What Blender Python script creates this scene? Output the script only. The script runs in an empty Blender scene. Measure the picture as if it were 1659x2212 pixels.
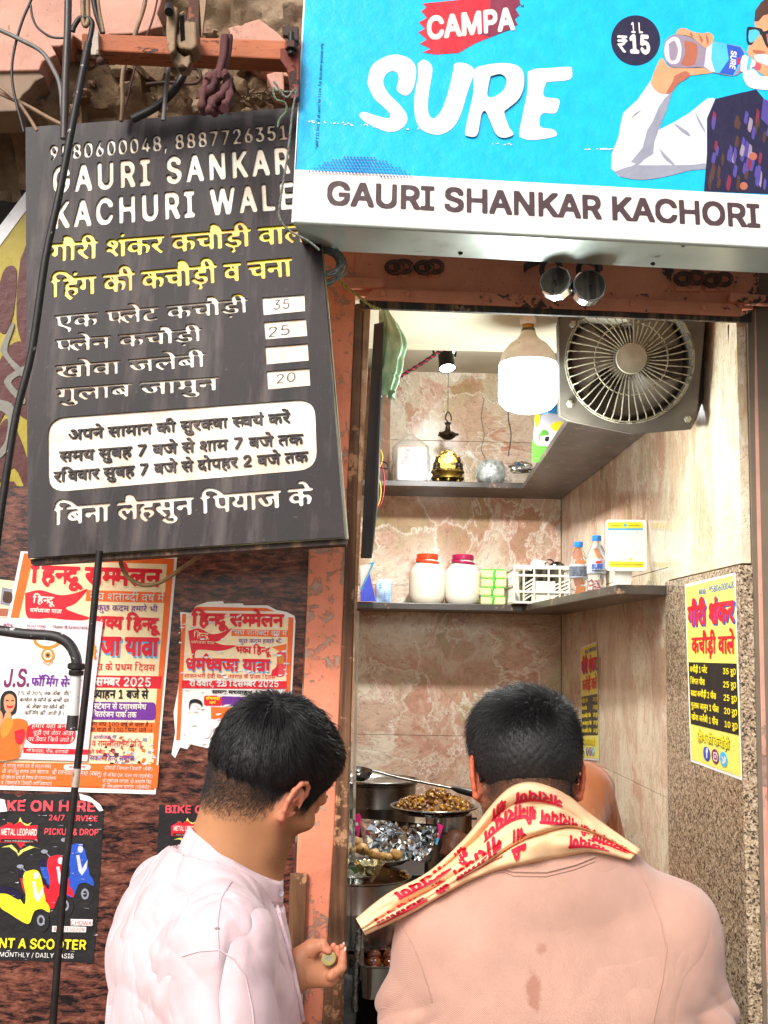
import bpy, math, random
import numpy as np
from mathutils import Vector, Matrix, noise as mnoise
random.seed(7); RNG = np.random.default_rng(7)
sc = bpy.context.scene
COL = sc.collection
R = math.radians

# ------------------------------------------------------------------ camera, world, sun, exposure
FPX, CX, CY = 2404.0, 829.5, 1106.0            # focal length and centre, for a picture 1659 wide and 2212 high
CAMP = Vector((0.0, -2.3, 1.70))
def _basis():
    pitch, yaw, roll = R(7.14), R(-0.85), R(1.07)
    f = Vector((-math.sin(yaw)*math.cos(pitch), math.cos(yaw)*math.cos(pitch), math.sin(pitch)))
    r0 = Vector((math.cos(yaw), math.sin(yaw), 0)); u0 = r0.cross(f)
    r = r0*math.cos(roll) + u0*math.sin(roll); u = u0*math.cos(roll) - r0*math.sin(roll)
    return r, u, f
CR, CU, CF = _basis()
cam = bpy.data.cameras.new('camera'); cam.sensor_fit = 'VERTICAL'; cam.sensor_height = 36.0
cam.lens = 36.0*FPX/2212.0; cam.clip_start = 0.05; cam.clip_end = 3000
camo = bpy.data.objects.new('camera', cam); COL.objects.link(camo)
camo.matrix_world = Matrix((( CR.x, CU.x, -CF.x, CAMP.x), (CR.y, CU.y, -CF.y, CAMP.y), (CR.z, CU.z, -CF.z, CAMP.z), (0,0,0,1)))
sc.camera = camo
SUN_EL, SUN_AZ = R(38), R(207)                  # azimuth measured clockwise from +y: behind the camera, to the left
w = bpy.data.worlds.new('World'); sc.world = w; w.use_nodes = True
nt = w.node_tree; bg = nt.nodes['Background']
sky = nt.nodes.new('ShaderNodeTexSky'); sky.sky_type = 'NISHITA'; sky.sun_disc = False
sky.sun_elevation = SUN_EL; sky.sun_rotation = SUN_AZ; sky.air_density = 1.0; sky.dust_density = 4.0; sky.ozone_density = 1.0
hsv = nt.nodes.new('ShaderNodeHueSaturation'); hsv.inputs['Saturation'].default_value = 0.45
nt.links.new(sky.outputs[0], hsv.inputs['Color']); nt.links.new(hsv.outputs[0], bg.inputs[0]); bg.inputs[1].default_value = 0.12
sun = bpy.data.lights.new('sun', 'SUN'); sun.energy = 1.5; sun.angle = R(22); sun.color = (1.0, 0.95, 0.88)
suno = bpy.data.objects.new('sun', sun); COL.objects.link(suno)
_sd = Vector((math.sin(SUN_AZ)*math.cos(SUN_EL), math.cos(SUN_AZ)*math.cos(SUN_EL), math.sin(SUN_EL)))
suno.rotation_euler = _sd.to_track_quat('Z', 'Y').to_euler(); suno.location = (-2, -6, 8)
sc.view_settings.view_transform = 'Standard'; sc.view_settings.look = 'None'
sc.view_settings.gamma = 1; sc.view_settings.exposure = 0.86; sc.view_settings.use_curve_mapping = False
sc.render.engine = 'CYCLES'
sc.cycles.max_bounces = 7; sc.cycles.transparent_max_bounces = 12; sc.cycles.caustics_reflective = False
sc.cycles.use_denoising = True

# ------------------------------------------------------------------ picture point -> world point
def ray(px, py):
    return (CR*((px-CX)/FPX) + CU*((CY-py)/FPX) + CF)
class Plane:
    def __init__(s, p, n):
        s.p = Vector(p); s.n = Vector(n).normalized(); s.k = 1.0
        if s.n.dot(CAMP - s.p) < 0: s.n = -s.n
    def hit(s, px, py, lift=0.0):
        r = ray(px, py); t = (s.p + s.n*lift - CAMP).dot(s.n)/r.dot(s.n)
        return CAMP + r*t
def PY(y): return Plane((0,y,0), (0,-1,0))
def PZ(z): return Plane((0,0,z), (0,0,1))
def PX(x): return Plane((x,0,0), (1,0,0))
def at(px, py, d):                               # point seen at (px,py), d metres in front of the camera along +y
    r = ray(px, py); return CAMP + r*(d/r.y)
def three(a, b, c):
    n = (b-a).cross(c-a); return Plane(a, n)

# ------------------------------------------------------------------ materials
MATS = {}
def rgb(h):
    if isinstance(h, str):
        c = [int(h[i:i+2], 16)/255 for i in (0, 2, 4)]
        return tuple(((x+0.055)/1.055)**2.4 if x > 0.04045 else x/12.92 for x in c)
    return h if not isinstance(h, (int, float)) else (h, h, h)
class NT:
    def __init__(s, name):
        s.m = bpy.data.materials.new(name); s.m.use_nodes = True; s.t = s.m.node_tree
        s.b = s.t.nodes['Principled BSDF']; s.tc = s.t.nodes.new('ShaderNodeTexCoord')
        MATS[name] = s.m
    def n(s, ty, **kw):
        nd = s.t.nodes.new('ShaderNode'+ty)
        for k, v in kw.items(): setattr(nd, k, v)
        return nd
    def l(s, a, b): s.t.links.new(a, b)
    def co(s, scale=(1,1,1), which='Object', rot=(0,0,0)):
        mp = s.n('Mapping'); mp.inputs['Scale'].default_value = scale; mp.inputs['Rotation'].default_value = rot
        s.l(s.tc.outputs[which], mp.inputs[0]); return mp.outputs[0]
    def noise(s, v, scale=5, detail=6, rough=0.55, dist=0.0):
        nd = s.n('TexNoise'); nd.inputs['Scale'].default_value = scale; nd.inputs['Detail'].default_value = detail
        nd.inputs['Roughness'].default_value = rough; nd.inputs['Distortion'].default_value = dist
        s.l(v, nd.inputs['Vector']); return nd
    def voro(s, v, scale=5, feature='F1', rnd=1.0):
        nd = s.n('TexVoronoi'); nd.feature = feature; nd.inputs['Scale'].default_value = scale
        nd.inputs['Randomness'].default_value = rnd; s.l(v, nd.inputs['Vector']); return nd
    def ramp(s, fac, stops, interp='LINEAR'):
        r = s.n('ValToRGB'); r.color_ramp.interpolation = interp
        e = r.color_ramp.elements
        while len(e) < len(stops): e.new(0.5)
        for i, (p, c) in enumerate(stops):
            c = rgb(c); e[i].position = p; e[i].color = (c[0], c[1], c[2], 1)
        s.l(fac, r.inputs[0]); return r.outputs[0]
    def mix(s, fac, a, b, mode='MIX'):
        m = s.n('MixRGB'); m.blend_type = mode
        for i, x in ((0, fac), (1, a), (2, b)):
            if isinstance(x, (int, float)) and i == 0: m.inputs[0].default_value = x
            elif isinstance(x, (tuple, str, int, float)):
                c = rgb(x); m.inputs[i].default_value = (c[0], c[1], c[2], 1)
            else: s.l(x, m.inputs[i])
        return m.outputs[0]
    def math(s, op, a, b=0.0, clamp=False):
        m = s.n('Math'); m.operation = op; m.use_clamp = clamp
        for i, x in ((0, a), (1, b)):
            if isinstance(x, (int, float)): m.inputs[i].default_value = x
            else: s.l(x, m.inputs[i])
        return m.outputs[0]
    def bump(s, h, strength=0.3, dist=0.002, prev=None):
        b = s.n('Bump'); b.inputs['Strength'].default_value = strength; b.inputs['Distance'].default_value = dist
        s.l(h, b.inputs['Height'])
        if prev is not None: s.l(prev, b.inputs['Normal'])
        return b.outputs[0]
    def out(s, col=None, rough=0.6, metal=0.0, normal=None, spec=0.5, **kw):
        i = s.b.inputs
        for key, v in (('Base Color', col), ('Roughness', rough), ('Metallic', metal), ('Normal', normal), ('Specular IOR Level', spec)):
            if v is None: continue
            if isinstance(v, (int, float)): i[key].default_value = v
            elif isinstance(v, (tuple, str)):
                c = rgb(v); i[key].default_value = (c[0], c[1], c[2], 1)
            else: s.l(v, i[key])
        for k, v in kw.items():
            k = k.replace('_', ' ')
            if k in i: i[k].default_value = v
        return s.m
def M(name, col, rough=0.6, metal=0.0, var=0.12, scale=14, bump=0.15, bscale=60, dist=0.001, spots=None, streak=None, spec=0.5, sc3=(1,1,1), **kw):
    """worn plain surface: colour broken up by two noises, optional chips (spots) and vertical run marks (streak)"""
    if name in MATS: return MATS[name]
    t = NT(name); v = t.co(sc3); c = rgb(col)
    n1 = t.noise(v, scale, 8, 0.6); n2 = t.noise(v, bscale, 4, 0.6)
    lo = tuple(x*(1-var*1.6) for x in c); hi = tuple(min(1, x*(1+var)) for x in c)
    cc = t.ramp(n1.outputs[0], [(0.3, lo), (0.7, hi)])
    if streak:
        sn = t.noise(t.co((streak[1], streak[1], streak[1]*0.06)), 1.0, 5, 0.6)
        cc = t.mix(t.ramp(sn.outputs[0], [(streak[2], (0,0,0)), (streak[2]+0.12, (1,1,1))]), cc, streak[0])
    if spots:
        sn = t.noise(v, spots[1], 6, 0.65)
        cc = t.mix(t.ramp(sn.outputs[0], [(spots[2], (0,0,0)), (spots[2]+0.03, (1,1,1))]), cc, spots[0])
    rr = t.ramp(n1.outputs[0], [(0.3, (rough*0.8,)*3), (0.7, (min(1, rough*1.15),)*3)])
    return t.out(cc, rr, metal, t.bump(n2.outputs[0], bump, dist) if bump else None, spec, **kw)
def flat(name, col, rough=0.45, spec=0.35):       # printed ink
    if name in MATS: return MATS[name]
    t = NT(name); c = rgb(col); v = t.co(); n = t.noise(v, 25, 5, 0.6); n2 = t.noise(v, 300, 2, 0.5)
    cc = t.ramp(n.outputs[0], [(0.3, tuple(x*0.9 for x in c)), (0.7, tuple(min(1, x*1.06+0.004) for x in c))])
    return t.out(cc, rough, 0, t.bump(n.outputs[0], 0.25, 0.010), spec)

# ------------------------------------------------------------------ geometry collector
class G:
    def __init__(s): s.v = []; s.f = []
    def add(s, vs, fs):
        o = len(s.v); s.v += [tuple(v) for v in vs]; s.f += [tuple(i+o for i in f) for f in fs]; return s
    def box(s, c, size, rot=None):
        c = Vector(c); x, y, z = (a/2 for a in size)
        m = rot if rot is not None else Matrix.Identity(3)
        vs = [c + m @ Vector((sx*x, sy*y, sz*z)) for sx in (-1,1) for sy in (-1,1) for sz in (-1,1)]
        return s.add(vs, [(0,1,3,2),(4,6,7,5),(0,4,5,1),(2,3,7,6),(0,2,6,4),(1,5,7,3)])
    def prism(s, poly, off):                      # polygon of world points extruded by a vector
        n = len(poly); off = Vector(off)
        a = [Vector(p) for p in poly]; b = [p+off for p in a]
        nr = Vector((0,0,0))
        for i in range(n): nr += (a[i]-a[0]).cross(a[(i+1)%n]-a[0])
        fs = [tuple(range(n)), tuple(range(2*n-1, n-1, -1))] + [(i, n+i, n+(i+1)%n, (i+1)%n) for i in range(n)]
        if nr.dot(off) > 0: fs = [tuple(reversed(f)) for f in fs]
        return s.add(a+b, fs)
    def tube(s, pts, r, n=8, cap=True):
        pts = [Vector(p) for p in pts]; m = len(pts)
        if isinstance(r, (int, float)): r = [r]*m
        up = None; vs = []; fs = []
        for i, p in enumerate(pts):
            t = (pts[min(i+1, m-1)] - pts[max(i-1, 0)])
            t = t.normalized() if t.length > 1e-9 else Vector((0,0,1))
            if up is None: up = t.orthogonal().normalized()
            up = (up - t*up.dot(t)); up = up.normalized() if up.length > 1e-6 else t.orthogonal().normalized()
            q = t.cross(up)
            vs += [p + (up*math.cos(2*math.pi*k/n) + q*math.sin(2*math.pi*k/n))*r[i] for k in range(n)]
        for i in range(m-1):
            for k in range(n):
                a = i*n+k; b = i*n+(k+1)%n; fs.append((a, b, b+n, a+n))
        if cap: fs += [tuple(range(n-1, -1, -1)), tuple((m-1)*n+k for k in range(n))]
        return s.add(vs, fs)
    def lathe(s, prof, o, axis=(0,0,1), n=32, sx=1.0):   # prof = [(r, h)]
        o = Vector(o); ax = Vector(axis).normalized()
        u = Vector((1,0,0)) if abs(ax.x) < 0.9 else Vector((0,1,0))
        u = (u - ax*u.dot(ax)).normalized(); q = ax.cross(u)
        vs = []; fs = []; m = len(prof)
        for r, h in prof:
            vs += [o + ax*h + (u*math.cos(2*math.pi*k/n)*sx + q*math.sin(2*math.pi*k/n))*max(r, 1e-5) for k in range(n)]
        for i in range(m-1):
            for k in range(n):
                a = i*n+k; b = i*n+(k+1)%n; fs.append((a, b, b+n, a+n))
        if prof[0][0] > 1e-4: fs.append(tuple(range(n-1, -1, -1)))
        if prof[-1][0] > 1e-4: fs.append(tuple((m-1)*n+k for k in range(n)))
        return s.add(vs, fs)
    def ell(s, c, r, rot=None, n=14, m=9, jit=0.0, seed=0):
        c = Vector(c); rot = rot or Matrix.Identity(3); vs = []; fs = []
        for i in range(m+1):
            th = math.pi*i/m
            for k in range(n):
                ph = 2*math.pi*k/n
                p = Vector((math.sin(th)*math.cos(ph), math.sin(th)*math.sin(ph), math.cos(th)))
                j = 1 + (jit*mnoise.noise(p*1.7 + Vector((seed*3.1, seed*1.7, seed))) if jit else 0)
                vs.append(c + rot @ Vector((p.x*r[0]*j, p.y*r[1]*j, p.z*r[2]*j)))
        for i in range(m):
            for k in range(n):
                a = i*n+k; b = i*n+(k+1)%n; fs.append((a, a+n, b+n, b))
        return s.add(vs, fs)
    def grid(s, fn, nu, nv):                       # fn(u,v) -> point
        vs = [fn(i/nu, j/nv) for i in range(nu+1) for j in range(nv+1)]
        fs = [(i*(nv+1)+j, (i+1)*(nv+1)+j, (i+1)*(nv+1)+j+1, i*(nv+1)+j+1) for i in range(nu) for j in range(nv)]
        return s.add(vs, fs)
    def bar(s, a, b, wd, th, up=(0,-1,0)):         # square bar from a to b; wd across, th along up
        a, b, up = Vector(a), Vector(b), Vector(up); t = (b-a).normalized(); up = (up - t*up.dot(t)).normalized(); q = t.cross(up)
        vs = [p + q*(sx*wd/2) + up*(sy*th/2) for p in (a, b) for sx, sy in ((-1,-1),(1,-1),(1,1),(-1,1))]
        return s.add(vs, [(0,1,2,3),(7,6,5,4)]+[(i, i+4, (i+1)%4+4, (i+1)%4) for i in range(4)])
def tag(o, label=None, cat=None, group=None, kind=None):
    if label: o['label'] = label
    if cat: o['category'] = cat
    if group: o['group'] = group
    if kind: o['kind'] = kind
    return o
def wloc(o):
    l = Vector((0,0,0))
    while o is not None: l += o.location; o = o.parent
    return l
def thing(name, loc, label, cat, group=None):
    o = bpy.data.objects.new(name, None); o.empty_display_size = 0.05; COL.objects.link(o); o.location = loc
    return tag(o, label, cat, group)
def obj(name, g, mat, parent=None, smooth=0, bevel=0.0, origin=None, subsurf=0, solid=0.0):
    base = wloc(parent) if parent is not None else Vector((0,0,0))
    vs = np.array(g.v if isinstance(g, G) else g[0], dtype=np.float64)
    org = Vector(origin) if origin is not None else (base if parent is not None else Vector(((vs[:,0].min()+vs[:,0].max())/2, (vs[:,1].min()+vs[:,1].max())/2, vs[:,2].min())))
    vs = vs - np.array(org)
    me = bpy.data.meshes.new(name); me.from_pydata(vs.tolist(), [], g.f if isinstance(g, G) else g[1])
    for m in (mat if isinstance(mat, (list, tuple)) else [mat]): me.materials.append(m)
    if smooth:
        me.polygons.foreach_set('use_smooth', [True]*len(me.polygons))
        if smooth < 180: me.set_sharp_from_angle(angle=R(smooth))
    me.update()
    o = bpy.data.objects.new(name, me); COL.objects.link(o); o.location = org - base if parent is not None else org
    if parent is not None: o.parent = parent
    if subsurf:
        m = o.modifiers.new('s', 'SUBSURF'); m.levels = m.render_levels = subsurf
    if solid:
        m = o.modifiers.new('t', 'SOLIDIFY'); m.thickness = solid; m.offset = 0
    if bevel:
        m = o.modifiers.new('b', 'BEVEL'); m.width = bevel; m.segments = 2; m.limit_method = 'ANGLE'; m.angle_limit = R(40)
    return o
def struct(name, g, mat, **kw): return tag(obj(name, g, mat, **kw), kind='structure')
def spline(pts, n=8):
    pts = [Vector(p) for p in pts]; out = []
    P = [pts[0]*2-pts[1]] + pts + [pts[-1]*2-pts[-2]]
    for i in range(1, len(P)-2):
        for k in range(n):
            t = k/n; a, b, c, d = P[i-1], P[i], P[i+1], P[i+2]
            out.append(0.5*((2*b) + (c-a)*t + (2*a-5*b+4*c-d)*t*t + (3*b-a-3*c+d)*t*t*t))
    return out + [pts[-1]]

# ------------------------------------------------------------------ lettering: glyph outlines -> raster union -> contours
_fd = bpy.utils.system_resource('DATAFILES', path='fonts')
def _font(n):
    try: return bpy.data.fonts.load(_fd + '/' + n)
    except Exception: return None
FONTS = {'L': _font('Inter.woff2'), 'D': _font('NotoSansDevanagari-Regular.woff2'), 'B': None}
_gc = {}; FSC = {}
def _splines(font, s):
    c = bpy.data.curves.new('x', 'FONT'); c.body = s
    if FONTS[font]: c.font = FONTS[font]
    o = bpy.data.objects.new('x', c); COL.objects.link(o)
    cu = o.to_curve(bpy.context.evaluated_depsgraph_get()); out = []
    for sp in cu.splines:
        pts = []
        if sp.type == 'BEZIER':
            bp = sp.bezier_points; n = len(bp)
            for i in range(n):
                a, b = bp[i], bp[(i+1) % n]
                p0, p1, p2, p3 = a.co, a.handle_right, b.handle_left, b.co
                for k in range(6):
                    t = k/6; q = p0*(1-t)**3 + p1*3*t*(1-t)**2 + p2*3*t*t*(1-t) + p3*t**3; pts.append((q.x, q.y))
        else: pts = [(p.co[0], p.co[1]) for p in sp.points]
        out.append(np.array(pts))
    o.to_curve_clear(); bpy.data.objects.remove(o); bpy.data.curves.remove(c)
    return [p*FSC.get(font, 1.0) for p in out]
for _f, _c, _h in (('L', 'H', 0.70), ('D', 'ग', 0.635)): FSC[_f] = _h/max(p[:,1].max() for p in _splines(_f, _c))
def _bar(font):
    k = (font, '#'); 
    if k not in _gc: _gc[k] = max(p[:,0].max() for p in _splines(font, '|'))
    return _gc[k]
def glyph(font, ch):
    k = (font, ch)
    if k not in _gc:
        sp = _splines(font, ch) if ch.strip() else []
        adv = max(p[:,0].max() for p in _splines(font, ch + '|')) - _bar(font)
        _gc[k] = (sp, adv)
    return _gc[k]
CONS = 'कखगघचछजझटठडढणतथदधनपफबभमयरलवशषसह'
STEM = 'खगघचजणतथधनपबभमयलवशषस'
def tokens(s):
    """Devanagari string -> [(char, flag)]; flag h = half form, r = with slanted r below, H = hook above"""
    out = []; i = 0; V = '्'
    while i < len(s):
        c = s[i]
        if c in CONS:
            cl = []; j = i
            while True:
                x = s[j]; j += 1
                if j < len(s) and s[j] == '़': j += 1; x = x + '़'
                cl.append(x)
                if j < len(s)-1 and s[j] == V and s[j+1] in CONS: j += 1
                else: break
            hook = False
            if len(cl) > 1 and cl[0] == 'र': hook = True; cl = cl[1:]
            ra = False
            if len(cl) > 1 and cl[-1] == 'र': ra = True; cl = cl[:-1]
            pre = j < len(s) and s[j] == 'ि'
            if pre: out.append(('ि', ''))
            for x in cl[:-1]: out.append((x, 'h'))
            out.append((cl[-1], 'r' if ra else ''))
            if pre: j += 1
            if hook:
                tail = []
                while j < len(s) and s[j] in 'ािीुूेैोौंँॉ': tail.append(s[j]); j += 1
                out += [(t, '') for t in tail]; out.append(('HOOK', ''))
            i = j
        else: out.append((c, '')); i += 1
    return out
def _stroke(mask, x0, y0, x1, y1, r, X, Y):
    dx, dy = x1-x0, y1-y0; L = dx*dx+dy*dy+1e-12
    t = np.clip(((X-x0)*dx+(Y-y0)*dy)/L, 0, 1)
    mask |= ((X-x0-t*dx)**2 + (Y-y0-t*dy)**2) < r*r
PADX, YLO, YHI = 0.5, -0.55, 1.45
def raster(s, font, res):
    lay = []; x = 0.0
    for c, fl in tokens(s):
        if c == 'HOOK': lay.append(('HOOK', None, x, 0)); continue
        base = c[0]; fnt = font
        if font == 'L' and ord(base) > 0x8ff and ord(base) < 0x980: fnt = 'D'
        if font == 'D' and ord(base) < 0x100: fnt = 'L'
        sp, adv = glyph(fnt, base)
        clip = None
        if fl == 'h':
            if base in STEM: clip = adv - 0.155; adv = clip - 0.0
            elif base in 'कफ': clip = adv*0.80; adv = clip
            else: sp = sp + [p for p in glyph(fnt, '्')[0]] if False else sp
        lay.append((base, sp, x, clip)); 
        if len(c) > 1: lay.append(('़', glyph(fnt, '़')[0], x+adv, None))
        if fl == 'r': lay.append(('RA', None, x+adv, 0))
        x += adv
    W = x + 2*PADX; nx, ny = int(W*res), int((YHI-YLO)*res)
    mask = np.zeros((ny, nx), bool)
    X = (np.arange(nx)[None,:]+0.5)/res - PADX; Y = (np.arange(ny)[:,None]+0.5)/res + YLO
    for base, sp, ox, clip in lay:
        if base == 'HOOK':
            a = ox - 0.09
            pts = [(a, 0.66), (a+0.01, 0.78), (a+0.06, 0.86), (a+0.13, 0.88), (a+0.18, 0.84)]
            for p, q in zip(pts[:-1], pts[1:]): _stroke(mask, *p, *q, 0.032, X, Y)
            continue
        if base == 'RA':
            _stroke(mask, ox-0.12, 0.24, ox-0.36, 0.03, 0.036, X, Y); continue
        if not sp: continue
        wn = np.zeros((ny, nx+1), np.int32)
        for p in sp:
            q = np.roll(p, -1, 0)
            x0 = (p[:,0]+ox+PADX)*res - 0.5; y0 = (p[:,1]-YLO)*res - 0.5
            x1 = (q[:,0]+ox+PADX)*res - 0.5; y1 = (q[:,1]-YLO)*res - 0.5
            for a, b, c2, d in zip(x0, y0, x1, y1):
                if b == d: continue
                sg = 1 if d > b else -1
                lo, hi = (b, d) if d > b else (d, b)
                r0, r1 = max(0, math.ceil(lo)), min(ny-1, math.ceil(hi)-1)
                if r1 < r0: continue
                rr = np.arange(r0, r1+1); xx = np.ceil(a + (rr-b)*(c2-a)/(d-b)).astype(int)
                np.add.at(wn, (rr, np.clip(xx, 0, nx)), sg)
        m = np.cumsum(wn, 1)[:, :nx] != 0
        if clip is not None: m &= (X - ox) < clip
        mask |= m
    return mask
def dilate(mask, r):
    if r <= 0: return mask
    out = mask.copy(); k = int(math.ceil(r)); ny, nx = mask.shape
    for dy in range(-k, k+1):
        for dx in range(-k, k+1):
            if dx*dx+dy*dy > (r+0.3)**2 or (dx == 0 and dy == 0): continue
            sy0, sy1 = max(0, -dy), min(ny, ny-dy); sx0, sx1 = max(0, -dx), min(nx, nx-dx)
            out[sy0+dy:sy1+dy, sx0+dx:sx1+dx] |= mask[sy0:sy1, sx0:sx1]
    return out
def _blur(a):
    for ax in (0, 1):
        a = (np.roll(a, 1, ax) + 2*a + np.roll(a, -1, ax))/4
    return a
def contours(mask, tol=0.3):
    a = _blur(_blur(mask.astype(np.float32))); a = np.pad(a, 1); lv = 0.5
    b = a > lv; ny, nx = a.shape
    code = b[:-1,:-1]*1 + b[:-1,1:]*2 + b[1:,1:]*4 + b[1:,:-1]*8
    ys, xs = np.nonzero((code > 0) & (code < 15))
    # edges: 0 bottom,1 right,2 top,3 left ; segments with the inside on the left
    T = {1:[(3,0)],2:[(0,1)],3:[(3,1)],4:[(1,2)],5:[(3,2),(1,0)],6:[(0,2)],7:[(3,2)],8:[(2,3)],9:[(2,0)],10:[(0,3),(2,1)],11:[(2,1)],12:[(1,3)],13:[(1,0)],14:[(0,3)]}
    def eid(e, x, y):
        if e == 0: return (x, y, 0)
        if e == 2: return (x, y+1, 0)
        if e == 3: return (x, y, 1)
        return (x+1, y, 1)
    nxt = {}
    for y, x in zip(ys.tolist(), xs.tolist()):
        for p, q in T[int(code[y, x])]: nxt[eid(p, x, y)] = eid(q, x, y)
    def pt(e):
        x, y, h = e
        if h == 0: v0, v1 = a[y, x], a[y, x+1]; t = (lv-v0)/(v1-v0); return (x+t-1, y-1)
        v0, v1 = a[y, x], a[y+1, x]; t = (lv-v0)/(v1-v0); return (x-1, y+t-1)
    loops = []
    while nxt:
        st = next(iter(nxt)); e = st; lp = []
        while e in nxt: lp.append(pt(e)); e = nxt.pop(e)
        if len(lp) > 5: loops.append(np.array(lp))
    out = []
    for lp in loops:
        n = len(lp); h = int(np.argmax(((lp-lp[0])**2).sum(1)))
        def dp(seg):
            keep = [0, len(seg)-1]; st = [(0, len(seg)-1)]
            while st:
                i, j = st.pop()
                if j-i < 2: continue
                d = seg[j]-seg[i]; L = math.hypot(*d)+1e-9
                dist = np.abs(d[0]*(seg[i+1:j,1]-seg[i,1]) - d[1]*(seg[i+1:j,0]-seg[i,0]))/L
                k = int(np.argmax(dist))
                if dist[k] > tol: k += i+1; keep.append(k); st += [(i, k), (k, j)]
            return [seg[k] for k in sorted(keep)]
        p = dp(lp[:h+1])[:-1] + dp(np.vstack([lp[h:], lp[:1]]))[:-1]
        if len(p) >= 3: out.append(np.array(p))
    return out
_tc = {}
def loops_of(s, font='L', bold=0.0, res=64, slant=0.0, chop=None):
    k = (s, font, bold, res, slant)
    if k in _tc: return _tc[k]
    m = raster(s, font, res); m = dilate(m, bold*res)
    lp = [np.stack([(l[:,0]+0.5)/res - PADX, (l[:,1]+0.5)/res + YLO], 1) for l in contours(m)]
    lp = [np.stack([l[:,0] + slant*l[:,1], l[:,1]], 1) for l in lp]
    x0 = min(l[:,0].min() for l in lp); x1 = max(l[:,0].max() for l in lp)
    lp = [np.stack([(l[:,0]-x0)/(x1-x0), l[:,1]], 1) for l in lp]
    _tc[k] = lp; return lp
def fillmesh(loops, extr):
    """closed 2D loops -> filled, extruded (verts, faces) with the extrusion going from 0 down to -extr"""
    cu = bpy.data.curves.new('x', 'CURVE'); cu.dimensions = '2D'; cu.fill_mode = 'BOTH' if extr else 'FRONT'; cu.extrude = extr/2
    for l in loops:
        sp = cu.splines.new('POLY'); sp.points.add(len(l)-1); sp.use_cyclic_u = True
        co = np.zeros((len(l), 4)); co[:,:2] = l; co[:,3] = 1; sp.points.foreach_set('co', co.ravel())
    o = bpy.data.objects.new('x', cu); me = bpy.data.meshes.new_from_object(o)
    vs = np.zeros(len(me.vertices)*3); me.vertices.foreach_get('co', vs); vs = vs.reshape(-1, 3); vs[:,2] -= extr/2
    fs = [tuple(p.vertices) for p in me.polygons]
    bpy.data.objects.remove(o); bpy.data.curves.remove(cu); bpy.data.meshes.remove(me)
    return vs, fs
CAPH = {'L': 0.70, 'D': 0.635, 'B': 0.70}
def text_loops(pl, s, p0, p1, h, font='L', bold=0.02, res=56, slant=0.0, lift=0.0):
    """baseline from picture point p0 to p1 on plane pl, letter height h (picture px) -> 3D affine + loops"""
    a = pl.hit(*p0, lift); b = pl.hit(*p1, lift); e = (b-a); L = e.length; e.normalize()
    up = pl.n.cross(e); mid = ((p0[0]+p1[0])/2, (p0[1]+p1[1])/2)
    qx, qy = p1[0]-p0[0], p1[1]-p0[1]; ql = math.hypot(qx, qy); hw = abs((pl.hit(mid[0]+qy/ql*h, mid[1]-qx/ql*h, lift) - pl.hit(*mid, lift)).dot(up))
    ks = hw/CAPH[font]
    return a, e, up, L, ks, loops_of(s, font, bold, res, slant)
def write(parent, pl, s, p0, p1, h, mat, font='L', bold=0.02, res=48, slant=0.0, lift=0.0012, thick=0.0006, name='lettering'):
    lift *= pl.k; thick *= pl.k
    a, e, up, L, ks, lp = text_loops(pl, s, p0, p1, h, font, bold, res, slant, lift)
    vs, fs = fillmesh([np.stack([l[:,0]*L, l[:,1]*ks], 1) for l in lp], thick)
    A, E3, U, N = (np.array(x) for x in (a, e, up, pl.n))
    w3 = A + vs[:,:1]*E3 + vs[:,1:2]*U + vs[:,2:3]*N
    return obj(name, (w3.tolist(), fs), mat, parent)
def shape(parent, pl, pts, mat, lift=0.0008, thick=0.0005, name='print', smooth=False, noj=False):
    """flat printed or cut shape given by picture points on a plane"""
    lift *= pl.k; thick *= pl.k
    if smooth:
        q = pts + pts[:3]; r = spline([Vector((x, y, 0)) for x, y in pts + pts[:1]], 5)[:-1]; pts = [(v.x, v.y) for v in r]
    w3 = [pl.hit(x, y, lift) for x, y in pts]
    e = (w3[1]-w3[0]).normalized(); up = pl.n.cross(e); o = w3[0]
    vs, fs = fillmesh([np.array([((p-o).dot(e), (p-o).dot(up)) for p in w3])], thick)
    A, E3, U, N = (np.array(x) for x in (o, e, up, pl.n))
    return obj(name, ((A + vs[:,:1]*E3 + vs[:,1:2]*U + vs[:,2:3]*N).tolist(), fs), mat, parent)
def rrect(x0, y0, x1, y1, r, n=5, sk=0.0):
    out = []
    for cx, cy, a0 in ((x1-r, y0+r, -90), (x1-r, y1-r, 0), (x0+r, y1-r, 90), (x0+r, y0+r, 180)):
        for k in range(n+1):
            a = R(a0+90*k/n); out.append((cx+r*math.cos(a), cy+r*math.sin(a)))
    return [(x, y+sk*(x-x0)) for x, y in out]
def circle(cx, cy, rx, ry=None, n=28): return [(cx+rx*math.cos(2*math.pi*k/n), cy+(ry or rx)*math.sin(2*math.pi*k/n)) for k in range(n)]
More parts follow.
